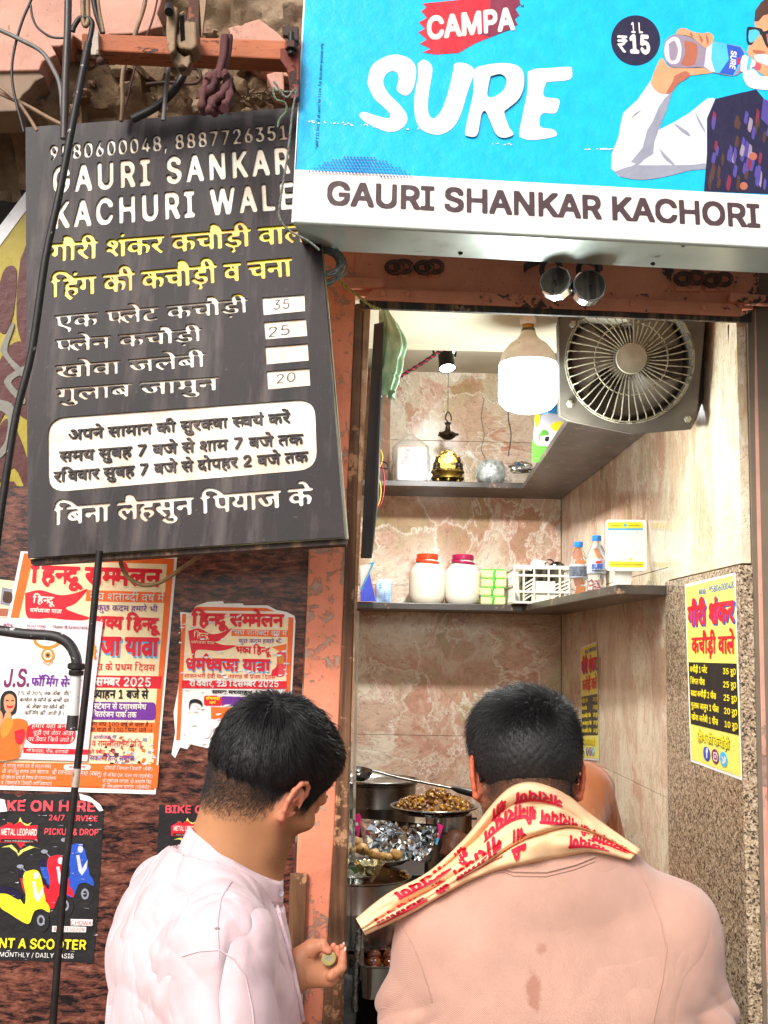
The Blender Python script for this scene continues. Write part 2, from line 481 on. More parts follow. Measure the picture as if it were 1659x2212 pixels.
# ------------------------------------------------------------------ materials of the setting
F = Plane((0,0,0), (0.06,-1,0))                       # the street front
def FO(d): return Plane(Vector((0,0,0)) + F.n*d, F.n) # parallel to it, d metres nearer the street
def marble(name, base=('c9b79c','b98a74','8c8458','d9cfb8','8d5a4a'), sc=2.2, rot=0.5, stretch=(1,1,1), gloss=0.16):
    t = NT(name); v = t.co(stretch, rot=(0, rot, 0)); 
    wn = t.noise(v, sc*0.9, 6, 0.6, 1.2)
    wv = t.n('MixRGB'); wv.blend_type = 'ADD'; wv.inputs[0].default_value = 0.55; t.l(v, wv.inputs[1]); t.l(wn.outputs['Color'], wv.inputs[2])
    wv2 = t.n('MixRGB'); wv2.blend_type = 'ADD'; wv2.inputs[0].default_value = 0.14; t.l(wv.outputs[0], wv2.inputs[1]); t.l(t.noise(v, sc*5, 6, 0.65).outputs['Color'], wv2.inputs[2])
    big = t.noise(wv2.outputs[0], sc*1.05, 4, 0.5, 0.6); vo = t.voro(wv2.outputs[0], sc*1.9); ve = t.voro(wv2.outputs[0], sc*1.9, 'DISTANCE_TO_EDGE'); ve2 = t.voro(wv2.outputs[0], sc*5.2, 'DISTANCE_TO_EDGE')
    sep = t.n('SeparateColor'); t.l(vo.outputs['Color'], sep.inputs[0])
    patch = t.ramp(sep.outputs[0], [(0.0, base[0]), (0.3, base[3]), (0.52, base[1]), (0.7, base[0]), (0.86, base[1]), (1.0, base[2])], 'LINEAR')
    zone = t.ramp(big.outputs[0], [(0.36, base[3]), (0.47, base[0]), (0.55, base[1]), (0.66, base[2])])
    c = t.mix(0.6, patch, zone)
    fine = t.noise(wv.outputs[0], sc*14, 8, 0.7)
    c = t.mix(t.ramp(fine.outputs[0], [(0.42, (0,0,0)), (0.72, (1,1,1))]), c, base[4], 'MIX') if False else t.mix(0.45, c, t.ramp(fine.outputs[0], [(0.3, (0.45,0.38,0.32)), (0.55, (1,1,1)), (0.75, (1,0.95,0.85))]), 'MULTIPLY')
    c = t.mix(t.ramp(ve.outputs[0], [(0.0, (0.8,)*3), (0.022, (0.25,)*3), (0.05, (0,0,0))]), c, base[3])
    c = t.mix(t.ramp(ve2.outputs[0], [(0.0, (0.6,)*3), (0.012, (0,0,0))]), c, base[4])
    thin = t.noise(wv.outputs[0], sc*3.1, 3, 0.5, 2.5)
    c = t.mix(t.ramp(thin.outputs[0], [(0.485, (0,0,0)), (0.5, (0.7,)*3), (0.515, (0,0,0))]), c, base[4])
    soot = t.noise(t.co((3, 3, 1.2)), 1.0, 5, 0.6)
    c = t.mix(t.ramp(soot.outputs[0], [(0.45, (0,0,0)), (0.8, (0.35,)*3)]), c, '6b5f50')
    return t.out(c, gloss, 0, t.bump(fine.outputs[0], 0.04, 0.001), 0.45)
MB = marble('marble_breccia', ('e8dac0','cf9880','aca06c','f5eddb','8f523e'))
MR = marble('marble_side', ('d9caae','bf907a','9c9062','eae0c8','8a5c4a'), 2.6, 0.25, (1, 1.35, 0.85))
MT = marble('marble_cream', ('dccfb2','cfa98c','bf9a62','e8dfca','8f7050'), 2.4, 0.35, (1, 1.6, 0.6), 0.25)
def granite_red():
    t = NT('granite_red_black'); v = t.co((1.5, 1.5, 5.0))
    n = t.noise(v, 21, 10, 0.66, 0.5); n2 = t.noise(v, 95, 6, 0.7); vo = t.voro(v, 44)
    w_ = t.noise(v, 4, 4, 0.5, 1.0)
    s = t.math('ADD', t.math('MULTIPLY', n.outputs[0], 0.72), t.math('MULTIPLY', n2.outputs[0], 0.2)); s = t.math('ADD', s, t.math('MULTIPLY', w_.outputs[0], 0.14))
    c = t.ramp(s, [(0.38, '0b090b'), (0.46, '1f1618'), (0.50, '4a2a24'), (0.57, '6e4033'), (0.64, '865648'), (0.72, 'a67a68')])
    c = t.mix(t.ramp(vo.outputs[0], [(0.0, (0.35,)*3), (0.2, (0,0,0))]), c, 'a98070')
    return t.out(c, 0.22, 0, t.bump(n2.outputs[0], 0.05, 0.001), 0.4)
MG = granite_red()
def granite_speck():
    t = NT('granite_speckled'); v = t.co()
    vo = t.voro(v, 290); vo2 = t.voro(v, 140); sep = t.n('SeparateColor'); t.l(vo.outputs['Color'], sep.inputs[0]); sep2 = t.n('SeparateColor'); t.l(vo2.outputs['Color'], sep2.inputs[0])
    s = t.math('ADD', t.math('MULTIPLY', sep.outputs[0], 0.62), t.math('MULTIPLY', sep2.outputs[1], 0.38))
    c = t.ramp(s, [(0.0, '2a231c'), (0.27, '4d4237'), (0.36, '7f6c59'), (0.5, '99836a'), (0.66, 'ab967c'), (0.82, 'c0b098')])
    return t.out(c, 0.25, 0, None, 0.4)
MS = granite_speck()
def old_paint(name, col, chip='6f6257', dark='3c2a22', amt=0.63, bumpk=0.6, sc3=(1,1,1)):
    t = NT(name); v = t.co(sc3); n = t.noise(v, 9, 8, 0.62); n2 = t.noise(v, 34, 8, 0.7, 0.6); n3 = t.noise(v, 3.3, 5, 0.6); pit = t.voro(v, 85)
    c = rgb(col); c0 = t.ramp(n.outputs[0], [(0.25, tuple(x*0.72 for x in c)), (0.5, c), (0.75, tuple(min(1, x*1.14+0.01) for x in c))])
    ch = t.math('ADD', t.math('MULTIPLY', n2.outputs[0], 0.5), t.math('MULTIPLY', n3.outputs[0], 0.5))
    m1 = t.ramp(ch, [(amt-0.02, (0,0,0)), (amt, (1,1,1))]); c1 = t.mix(m1, c0, t.ramp(n2.outputs[0], [(0.4, dark), (0.75, chip)]))
    m2 = t.ramp(n3.outputs[0], [(0.58, (0,0,0)), (0.78, (0.3,)*3)]); c1 = t.mix(m2, c1, dark)
    pm = t.ramp(t.math('ADD', pit.outputs[0], t.math('MULTIPLY', n.outputs[0], 0.5)), [(0.30, (0.75,)*3), (0.36, (0,0,0))]); c1 = t.mix(pm, c1, dark)
    h = t.math('SUBTRACT', n2.outputs[0], t.math('MULTIPLY', m1, 0.5))
    return t.out(c1, 0.62, 0, t.bump(h, bumpk, 0.004), 0.3)
MP = old_paint('pink_plaster', 'c4917f', 'b9a294', '7c5646', 0.565)
MPR = old_paint('pink_paint_new', 'e58d6e', 'c9a794', '8d6a58', 0.545, 0.7)
ML = old_paint('lintel_paint', 'd98e70', '5c4a42', '2b1d19', 0.585, 0.7)
MO = old_paint('orange_steel', 'a8603f', '4a3a30', '2a1c16', 0.585, 0.4, (1,3,3))
def old_wood(name, a='6d4a33', b='3a2618', c='b98a66', amt=0.56):
    t = NT(name); v = t.co((14, 14, 0.9)); v2 = t.co((3,3,3)); n = t.noise(v, 3.0, 8, 0.65, 0.4); n2 = t.noise(v2, 6, 8, 0.65)
    cc = t.ramp(n.outputs[0], [(0.28, b), (0.5, a), (0.72, '8c6a4c')]); m = t.ramp(n2.outputs[0], [(amt, (0,0,0)), (amt+0.04, (1,1,1))]); cc = t.mix(m, cc, c)
    cc = t.mix(t.ramp(t.noise(v2, 2.2, 6, 0.6).outputs[0], [(0.5, (0,0,0)), (0.7, (0.75,)*3)]), cc, '241812')
    return t.out(cc, 0.6, 0, t.bump(t.math('SUBTRACT', n.outputs[0], t.math('MULTIPLY', m, 0.3)), 0.7, 0.004), 0.3)
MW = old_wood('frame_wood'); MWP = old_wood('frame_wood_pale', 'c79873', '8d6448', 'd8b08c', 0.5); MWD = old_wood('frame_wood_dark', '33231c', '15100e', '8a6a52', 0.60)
def rubble_mat():
    t = NT('rubble'); v = t.co(); n = t.noise(v, 7, 10, 0.66); n2 = t.noise(v, 40, 8, 0.7); vo = t.voro(v, 9)
    c = t.ramp(n.outputs[0], [(0.25, '4c3d30'), (0.45, '75604a'), (0.6, '94806a'), (0.78, 'a89a84')])
    c = t.mix(t.ramp(vo.outputs[0], [(0.12, (0.3,)*3), (0.5, (0,0,0))]), c, '96705f')
    return t.out(c, 0.9, 0, t.bump(n2.outputs[0], 0.9, 0.008), 0.15)
MRU = rubble_mat()
M_BLACK = M('black_shade', '14100e', 0.9, spec=0.1)  # plain black, also stands in for shade in deep gaps
M_SHELF = M('shelf_stone', '3d342e', 0.35, var=0.35, scale=9, bscale=50, bump=0.2, spots=('8a6a54', 22, 0.60))
M_CEIL = M('ceiling_paint', 'b3aa94', 0.75, var=0.14, scale=4, spots=('8d806a', 5, 0.66))
M_CEIL2 = M('loft_paint', 'd2c9b2', 0.7, var=0.08, scale=4)
M_SS = M('stainless', 'b8b6b0', 0.24, 1.0, var=0.18, scale=6, bump=0.1, bscale=30, streak=('7a7468', 6, 0.55))
M_SSD = M('stainless_dark', '7d7a74', 0.30, 1.0, var=0.3, scale=7, bump=0.1, bscale=30)
M_IRON = M('black_iron', '221d1b', 0.5, 0.3, var=0.4, scale=30, bump=0.4, bscale=120, spots=('8f8a82', 70, 0.66))
M_WHITEM = M('white_enamel', 'e6e3dc', 0.4, var=0.06, scale=8)

# ------------------------------------------------------------------ the setting
g = G().add([(-60,-60,0),(60,-60,0),(60,60,0),(-60,60,0)], [(0,1,2,3)])
struct('ground', g, M('paving', '5d564d', 0.85, var=0.2, scale=3, bump=0.4, bscale=40))
XR, YB = 0.795, 2.23
# tiled inner walls: the wall body behind, each tile a piece of its own
bw = struct('back_wall', G().box(((-0.75+XR)/2+0.1, YB+0.09, 1.6), (XR+0.75+0.4, 0.14, 3.2)), M('mortar', '6f6252', 0.9))
for (x0, x1) in ((-0.405, XR), (-0.80, -0.4065)):
    for z0, z1 in ((0.17,0.7685),(0.77,1.3685),(1.37,1.9685),(1.97,2.5685),(2.57,2.86)):
        obj('tile', G().box(((x0+x1)/2, YB+0.009, (z0+z1)/2), (x1-x0-0.0015, 0.018, z1-z0)), MB, bw, bevel=0.0008)
rw = struct('right_wall', G().box((XR+0.10, 1.18, 1.6), (0.16, 2.3, 3.2)), MATS['mortar'])
ys = (0.62, 1.01, 1.62, YB)
for y0, y1 in zip(ys[:-1], ys[1:]):
    for z0, z1 in ((0.135,0.7335),(0.735,1.3335),(1.335,1.9335),(1.935,2.5335),(2.535,2.86)):
        obj('tile', G().box((XR+0.010, (y0+y1)/2, (z0+z1)/2), (0.018, y1-y0-0.0015, z1-z0)), MR, rw, bevel=0.0008)
obj('tile', G().box((XR+0.0105, 0.33, 2.50), (0.021, 0.575, 1.20)), MT, rw, bevel=0.0008)
gw = obj('granite_panel', G().box((XR+0.006, 0.325, 0.9475), (0.030, 0.585, 1.895)), MS, rw, bevel=0.002)
struct('left_inner_wall', G().box((-0.36, 1.16, 1.6), (0.1, 2.1, 3.2)), M('inner_paint', 'b08c74', 0.7))
struct('ceiling', G().box((0.25, 1.36, 2.90), (1.3, 1.9, 0.08)), M_CEIL)
struct('loft_floor', G().box((0.24, 0.29, 2.53), (1.10, 0.44, 0.08)).box((0.24, 0.515, 2.66), (1.10, 0.01, 0.36)), M_CEIL2)
struct('floor', G().box((0, 1.15, 0.06), (1.75, 2.3, 0.12)), M('stone_floor', '4d443b', 0.6))
# front: pieces laid out on the street front plane
def slab(name, pts, pl, depth, mat, parent=None, **kw):
    w3 = [pl.hit(*p) for p in pts]; g = G().prism(w3, pl.n*-depth)
    return obj(name, g, mat, parent, **kw)
lw = tag(slab('granite_wall', [(-420,1050),(700,1050),(668,1180),(640,1750),(622,2240),(600,3000),(560,4400),(-700,4400)], FO(0.0), 0.12, MG), kind='structure')
tag(slab('pink_pillar', [(655,420),(768,420),(767.5,658),(753,1000),(742,1313),(722,1800),(697,2212),(670,2700),(600,4400),(560,4400),(600,3000),(628,2212),(640,1880),(668,1170),(680,700)], FO(0.03), 0.2, MPR, bevel=0.003), kind='structure')
tag(slab('right_pillar', [(1626,560),(2300,560),(2400,4400),(1690,4400),(1656,2212),(1636,1300),(1628,900)], FO(0.02), 0.2, MP, bevel=0.004), kind='structure')
# narrow strip of broken wood beside the pink pillar foot
slw = thing('wooden_batten', F.hit(628, 2100), 'rough brown wooden batten standing at the left edge of the pink pillar', 'batten')
obj('plank', G().prism([FO(0.031).hit(*p) for p in ((626,1885),(664,1885),(650,2212),(640,2500),(612,2500),(618,2212))], F.n*0.012), MW, slw, bevel=0.002)
# lintel
lin = thing('lintel', F.hit(1200, 620), 'dented pink painted steel lintel with rivets above the shop opening', 'lintel')
def L_(name, pts, d0, th, mat, bev=0.002, par=lin): return obj(name, G().prism([FO(d0).hit(*p) for p in pts], F.n*-th), mat, par, bevel=bev)
L_('plate', [(735,470),(1640,500),(1640,668),(780,640),(735,640)], 0.028, 0.016, ML)
L_('flange', [(806,621),(1607,655),(1600,683),(783,647)], 0.042, 0.013, ML, 0.003)
L_('bottom_strip', [(776,646),(1602,682.5),(1626,672),(1624,696),(780,665)], 0.036, 0.012, old_wood('charred_strip', '2d2926', '12100f', '8a6f5c', 0.60))
L_('arm', [(740,598),(829,601),(832,619),(740,622)], 0.050, 0.03, ML, 0.004)
L_('arm', [(1578,631),(1680,638),(1680,656),(1578,650)], 0.055, 0.03, ML, 0.004)
for x, y in ((828,632),(881,634),(1050,643),(1368,656),(1521,664)):
    c = FO(0.045).hit(x, y); obj('rivet', G().ell(c, (0.007,0.0045,0.007), None, 10, 6), ML, lin, smooth=180)
# door frame, left jamb and right jamb
fr = thing('door_frame', F.hit(760, 1300), 'weathered brown wooden door frame with peeling paint round the shop opening', 'door frame')
L_('jamb', [(767.5,655),(785,655),(770,1100),(757,1600),(741,2212),(715,3000),(690,4400),(650,4400),(672,3000),(697,2212),(722,1800),(742,1313),(753,1000)], 0.033, 0.09, MW, 0.003, fr)
L_('jamb_face', [(785.5,664),(801,664),(776,1160),(767,1330),(761.5,1600),(757,1604),(770,1105)], 0.029, 0.07, MWP, 0.002, fr)
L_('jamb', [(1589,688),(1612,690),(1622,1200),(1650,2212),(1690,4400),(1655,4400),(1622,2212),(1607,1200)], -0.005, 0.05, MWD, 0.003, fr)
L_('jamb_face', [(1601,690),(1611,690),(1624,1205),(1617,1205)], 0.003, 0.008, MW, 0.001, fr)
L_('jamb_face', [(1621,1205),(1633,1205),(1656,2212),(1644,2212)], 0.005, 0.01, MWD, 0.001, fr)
struct('gap_shade_sheet', G().prism([FO(-0.09).hit(*p) for p in ((1600,640),(1700,640),(1760,4400),(1600,4400))], F.n*-0.02), M_BLACK)  # black sheet paints in the shade between right jamb and pillar
struct('upper_wall', G().prism([FO(-0.10).hit(*p) for p in ((690,-900),(2400,-900),(2400,600),(690,600))], F.n*-0.05), MP)
# ruined masonry above: displaced sheet with a pink plaster skin, black sheet as painted shade below
def rub(u, v):
    px, py = -260+u*960, -300+v*660
    p = FO(-0.03).hit(px, py); q = p*7
    h = mnoise.fractal(q, 0.9, 2.1, 5)*0.05 + mnoise.cell(q*0.9)*0.035 + mnoise.noise(q*4)*0.012
    under = max(0, (py-235)/60.0); 
    if px > 100: under = max(0, (py-205)/90)*0.4
    return p + F.n*(h - 0.10*min(under, 1.6))
um = struct('ruined_wall', G().grid(rub, 130, 90), MRU, smooth=40)
def plaster(pts, d, th, name='plaster_patch', mat=MP, sub=0):
    w = [FO(d).hit(*p) for p in pts]; return obj(name, G().prism(w, F.n*-th), mat, um, bevel=0.003)
plaster([(-260,-300),(352,-300),(350,0),(340,30),(352,58),(330,62),(300,72),(240,74),(205,82),(188,98),(158,76),(150,92),(128,100),(112,100),(122,118),(92,133),(84,152),(-260,158)], 0.055, 0.09)
plaster([(-260,160),(82,154),(96,166),(76,176),(64,192),(50,204),(38,222),(36,240),(-260,248)], 0.047, 0.10, 'plaster_edge', M('plaster_grey', '8b7462', 0.85, var=0.2, scale=12, bump=0.5, bscale=50))
plaster([(492,60),(560,40),(600,70),(640,110),(640,170),(560,150),(520,120)], 0.02, 0.05)
plaster([(575,160),(612,150),(615,205),(590,195)], 0.05, 0.05)
struct('hollow_shade', G().prism([FO(-0.45).hit(*p) for p in ((-600,-200),(740,-200),(740,1300),(-600,1300))], F.n*-0.02), M_BLACK)  # black sheet paints in the darkness behind the menu board
# lumps of stone in the ruined wall
for i in range(46):
    px, py = random.uniform(150, 620), random.uniform(60, 250)
    if px < 330 and py < 100: continue
    c = FO(random.uniform(-0.02, 0.03)).hit(px, py); s = random.uniform(0.008, 0.026)
    rot = Matrix.Rotation(random.uniform(0,3), 3, Vector((random.random(), random.random(), random.random())).normalized())
    obj('stone', G().ell(c, (s*random.uniform(1,1.8), s, s*random.uniform(0.7,1.2)), rot, 10, 7, 0.7, i), MRU, um, smooth=35)

# ------------------------------------------------------------------ shelves
def shelf(name, label, pts, z0, z1, mat):
    w3 = [PZ(z0).hit(*p) if not isinstance(p, Vector) else p for p in pts]
    w3 = [Vector((p.x, p.y, z0)) for p in w3]
    c = sum(w3, Vector())/len(w3); t = thing(name, c, label, 'shelf')
    obj('board', G().prism(w3, (0,0,z1-z0)), mat, t, bevel=0.002); return t
V3 = lambda x, y, z=0: Vector((x, y, z))
shelf('upper_shelf', 'upper L-shaped dark stone shelf under the exhaust fan', [V3(-0.305,2.228), V3(0.793,2.228), V3(0.793,0.66), V3(0.545,0.66), V3(0.60,1.95), V3(-0.305,1.95)], 2.335, 2.357, M_SHELF)
shelf('lower_shelf', 'lower L-shaped dark stone shelf holding the jars, crate and bottles', [V3(-0.305,2.228), V3(0.793,2.228), V3(0.793,0.60), V3(0.655,0.60), V3(0.597,1.93), V3(-0.305,1.93)], 1.86, 1.885, M_SHELF)
# ------------------------------------------------------------------ inks
INK = dict(blue=flat('ink_cyan','00b2ea',0.3), white=flat('ink_white','ddd4cc',0.35), dark=flat('ink_dark','453235',0.35), red=flat('ink_red','d8182c'), maroon=flat('ink_maroon','7a1f3c'),
  navy=flat('ink_navy','1f1838',0.3), black=flat('ink_black','1c1a1c'), orange=flat('ink_orange','ee6a22'), cream=flat('paper_cream','f3ddb0'), yellow=flat('ink_yellow','f4de2c'), paleyellow=flat('paper_yellow','e6e06a'),
  violet=flat('ink_violet','6d2a90'), sky=flat('ink_sky','49b4e0'), pink=flat('ink_pink','f2d6de'), magenta=flat('ink_magenta','7c1f5c'), gold=flat('ink_gold','c98a2c'), skin=flat('ink_skin','d8956c'), skind=flat('ink_skin_dark','a86048'),
  grey=flat('ink_grey','8b8d9c'), lgrey=flat('ink_light_grey','c6c7d4'), mauve=flat('ink_mauve','8f7f92'), bluev=flat('ink_blue','2450b8'), rose=flat('ink_rose','e04a54'), purple=flat('ink_purple','4a3f8c'), green=flat('ink_green','5a9a3a'), brown=flat('ink_brown','4a2c20'), paper=flat('paper_white','eceae4'))
def xf(ox, oy, s): return lambda x, y: (ox+x*s, oy+y*s)
def quad(c, depth):
    r = [ray(*p) for p in c]
    A = np.array([[r[0][i], -r[1][i], r[2][i], -r[3][i]] for i in range(3)])
    u, s, vt = np.linalg.svd(A); d = vt[-1]; d = d*np.sign(d[0])
    P = [CAMP + r[i]*d[i] for i in range(4)]; k = depth/(np.mean([ (p-CAMP).y for p in P]))
    return [CAMP + (p-CAMP)*k for p in P]

# ------------------------------------------------------------------ blue light-box sign
pb = at(634, 480, 1.95); S = Plane(pb, F.n + Vector((0,0,0.10))); S.k = 0.25
t2 = xf(630.9, 0, 0.6197)
sg = thing('shop_sign', S.hit(1150, 480), 'large blue and white light-box shop sign with a man drinking from a bottle', 'sign')
tl, bl, br, tr = (S.hit(*p) for p in ((668,-100),(634,480),(2150,560),(2150,-100)))
bk = [p + Vector((0.0, 0.13, 0.0)) for p in (tl, bl, br, tr)]
bk[1] = at(659, 539, 2.10); bk[2] = bk[1] + (br-bl)
M_ALU = M('sign_metal', 'b4bdb6', 0.35, 0.55, var=0.12, scale=3, streak=('8f8f84', 5, 0.6), bump=0.05, bscale=10)
obj('box', G().add([tl,bl,br,tr]+bk, [(0,1,2,3),(4,7,6,5),(0,4,5,1),(1,5,6,2),(2,6,7,3),(3,7,4,0)]), M_ALU, sg)
shape(sg, S, [(663,-100),(634,480),(2150,560),(2150,-100)], INK['blue'], 0.0012, 0.001, 'face')
shape(sg, S, [(637.3,366),(634,480),(2150,560),(2150,448)], INK['white'], 0.0022, 0.0008, 'name_strip')
shape(sg, S, [(661,-100),(665,-100),(637.5,366),(634,480),(629.5,480)], INK['paper'], 0.003, 0.003, 'edge_strip')
obj('rim', G().tube([S.hit(634,481,0.004), S.hit(1659,536,0.004), S.hit(2150,562,0.004)], 0.0035, 6), M_ALU, sg, smooth=60)
for p in ((1009,505),(1475,527),(995,545),(1410,568)):
    c = bl.lerp(bk[1], 0.4 if p[1] < 530 else 0.93); c = Vector((at(p[0], p[1], c.y-CAMP.y).x, c.y, at(p[0], p[1], c.y-CAMP.y).z-0.002)); obj('screw', G().ell(c, (0.005,0.005,0.004), None, 8, 5), M_IRON, sg, smooth=180)
write(sg, S, 'GAURI SHANKAR KACHORI', (706,441), (1643,490.5), 48, INK['dark'], 'L', 0.040, 64, 0, 0.004)
def poly2(pts, mat, lift, sm=True, nm='print', tr=t2): return shape(sg, S, [tr(*p) for p in pts], mat, lift, 0.0005, nm, sm)
poly2([(262,290),(275,235),(310,205),(360,190),(410,205),(432,240),(425,300),(405,330),(385,330),(365,312),(372,275),(365,252),(345,248),(325,262),(318,290),(335,325),(372,362),(400,400),(398,430),(375,452),(340,460),(300,448),(255,425),(235,405),(240,393),(255,391),(300,405),(335,412),(342,398),(322,375),(285,340)], INK['white'], 0.004, nm='letter')
poly2([(438,222),(458,208),(482,222),(489,250),(476,330),(474,385),(484,410),(502,408),(528,370),(550,300),(562,245),(567,222),(600,220),(630,236),(632,260),(612,320),(587,400),(560,445),(520,468),(480,465),(445,445),(428,400),(428,330),(440,262)], INK['white'], 0.004, nm='letter')
rl = [[(632,248),(650,232),(720,220),(775,225),(805,250),(808,300),(790,345),(752,378),(740,392),(755,440),(771,468),(740,480),(712,468),(690,420),(674,388),(660,400),(645,470),(612,474),(603,460),(615,400),(632,320)], [(692,265),(728,258),(748,278),(738,312),(705,337),(682,335),(684,300)]]
lo = []
for q in rl:
    r = spline([Vector((*t2(*p), 0)) for p in q + q[:1]], 5)[:-1]; lo.append([S.hit(v.x, v.y, 0.004) for v in r])
e = (S.hit(1000,200)-S.hit(900,200)).normalized(); up = S.n.cross(e); o0 = lo[0][0]
vs, fs = fillmesh([np.array([((p-o0).dot(e), (p-o0).dot(up)) for p in l]) for l in lo], 0.0005)
obj('letter', ([tuple(o0 + e*float(a) + up*float(b) + S.n*float(c)) for a, b, c in vs], fs), INK['white'], sg)
poly2([(822,250),(850,240),(900,237),(966,233),(976,245),(968,277),(900,285),(884,292),(878,335),(925,344),(932,360),(918,394),(872,396),(862,430),(872,445),(912,452),(918,475),(840,488),(800,480),(792,462),(808,380),(820,320)], INK['white'], 0.004, nm='letter')
poly2([(455,12),(560,2),(700,-14),(790,-14),(796,12),(778,30),(792,52),(776,66),(786,84),(762,102),(720,118),(640,150),(580,184),(500,190),(455,182),(484,170),(445,152),(470,138),(440,112),(464,100),(442,78),(470,62),(450,38),(468,26)], INK['red'], 0.004, False, 'brush_mark')
poly2([(690,-13),(790,-14),(796,12),(778,30),(792,52),(776,66),(786,84),(762,102),(690,128),(655,120),(690,60)], INK['maroon'], 0.0052, False, 'brush_mark')
write(sg, S, 'CAMPA', t2(476,135), t2(778,100), 45, INK['white'], 'L', 0.05, 64, 0.22, 0.0066)
write(sg, S, 'TM', t2(788,24), t2(808,25), 6, INK['dark'], 'L', 0.03, 32, 0, 0.004)
shape(sg, S, circle(1373,87,53,54,40), INK['navy'], 0.004, 0.0005, 'disc')
write(sg, S, '1 L', (1364,70), (1389,71), 22, INK['white'], 'L', 0.02, 48, 0, 0.0052)
write(sg, S, '₹', (1335,112), (1357,113), 35, INK['white'], 'L', 0.012, 64, 0, 0.0052); write(sg, S, '15', (1361,113), (1405,115), 37, INK['white'], 'L', 0.05, 56, 0, 0.0052)
write(sg, S, '*MRP ₹ 15 (incl. of all taxes) for 1 Litre. For illustration purpose only.', (688,322), (699,92), 7, INK['navy'], 'L', 0.02, 32, 0, 0.004)
dl = []
for r_ in range(9):
    for k in range(34):
        x = 665+k*7.2+(r_%2)*3.6; y = 336+r_*6.6+ (x-640)*0.03; hh = 1-((x-770)/125)**2
        if hh <= 0 or (y-336) < 46*(1-hh): continue
        if y < 372+(x-640)*0.05: dl.append((x,y))
lo = []
for x, y in dl:
    lo += [[S.hit(px, py, 0.004) for px, py in circle(x, y, 2.3*(1-0.03*abs(x-770)/10), None, 7)]]
vs, fs = fillmesh([np.array([((p-o0).dot(e), (p-o0).dot(up)) for p in l]) for l in lo], 0.0004)
obj('halftone_dots', ([tuple(o0 + e*float(a) + up*float(b) + S.n*float(c)) for a, b, c in vs], fs), INK['purple'], sg)
# scuffs on the print
for x, y in [(667+random.random()*240, 0) for _ in range(46)] + [(1265+random.random()*70, 0) for _ in range(12)] + [(1060+random.random()*60, 0) for _ in range(6)]:
    yy = 262+(x-667)*0.07+random.uniform(-3,3) if x < 1040 else (312+random.uniform(-3,3) if x < 1200 else 322+random.uniform(-1,1)); shape(sg, S, circle(x, yy, random.uniform(0.8,3.2), random.uniform(0.8,2.0), 6), INK['paper'], 0.0062, 0.0003, 'scuff')
t6 = xf(1234.2, 0, 0.2559); P6 = lambda pts, m, l, sm=True, nm='print': poly2(pts, INK[m], l, sm, nm, t6)
# printed man drinking, front layer on top
P6([(1145,832),(1200,826),(1290,900),(1300,1000),(1200,1300),(1150,1400),(1000,1440),(800,1490),(600,1518),(400,1488),(335,1420),(340,1300),(400,1150),(415,1050),(440,950),(560,840),(670,680),(700,735),(770,790),(855,765),(805,930),(770,1010),(740,1095),(860,1035),(1000,950)], 'lgrey', 0.004, False, 'sleeve')
P6([(855,765),(805,930),(770,1010),(738,1092),(700,1200),(690,1300),(640,1330),(560,1380),(500,1370),(600,1250),(640,1100),(690,1020),(740,900),(790,830)], 'grey', 0.0048, False, 'fold')
P6([(360,1448),(520,1400),(700,1395),(1000,1392),(1130,1380),(1130,1425),(1000,1440),(800,1490),(600,1518),(430,1495)], 'grey', 0.0048, True, 'fold')
for q in ([(740,1250),(800,1310),(870,1385),(850,1390),(780,1330)], [(600,925),(540,955),(500,1010),(510,1000),(560,960)], [(860,1035),(980,1110),(1000,1150),(930,1110)], [(1040,940),(1110,1060),(1130,1120),(1080,1040)], [(430,1440),(560,1370),(650,1260),(600,1360),(480,1450)]): P6(q, 'grey', 0.0052, True, 'fold')
P6([(455,945),(560,860),(660,720),(690,770),(780,830),(700,950),(620,1100),(560,1280),(440,1400),(380,1380),(390,1200)], 'white', 0.0046, True, 'sleeve')
P6([(668,700),(700,600),(760,490),(820,560),(920,575),(1080,575),(1190,568),(1195,612),(1050,632),(960,650),(890,720),(845,780),(765,790),(705,755)], 'skin', 0.0054, True, 'hand')
P6([(870,640),(960,600),(1000,640),(900,710),(845,778),(800,785),(850,700)], 'skind', 0.0058, True, 'hand')
P6([(790,340),(870,290),(1000,312),(1100,362),(1180,350),(1300,368),(1440,400),(1480,470),(1550,520),(1545,560),(1490,585),(1440,602),(1370,640),(1200,612),(1100,570),(900,572),(815,540),(778,450)], 'mauve', 0.0062, True, 'bottle')
P6([(800,350),(860,310),(910,330),(930,420),(910,520),(850,540),(800,500),(785,430)], 'lgrey', 0.0066, True, 'bottle')
P6([(822,370),(870,345),(900,420),(880,500),(835,500)], 'mauve', 0.0069, True, 'bottle')
P6([(950,340),(1060,380),(1040,540),(930,545),(960,450)], 'skind', 0.0066, True, 'bottle')
P6([(1150,352),(1300,368),(1250,612),(1180,605),(1120,560)], 'lgrey', 0.0066, False, 'label')
P6([(1190,352),(1310,370),(1440,400),(1475,470),(1370,640),(1215,612),(1180,500)], 'sky', 0.0068, False, 'label')
P6([(1310,372),(1430,398),(1460,450),(1365,636),(1250,618),(1330,500)], 'bluev', 0.0071, False, 'label')
P6([(1440,470),(1480,470),(1550,515),(1545,558),(1490,582),(1430,600)], 'white', 0.0071, True, 'bottle_neck')
P6([(1495,480),(1520,490),(1505,578),(1480,585)], 'sky', 0.0074, True, 'cap_ring')
write(sg, S, 'SURE', t6(1350,425), t6(1335,580), 12, INK['white'], 'L', 0.05, 32, 0.1, 0.0075)
P6([(1400,490),(1425,485),(1425,545),(1400,545)], 'red', 0.0076, False, 'label')
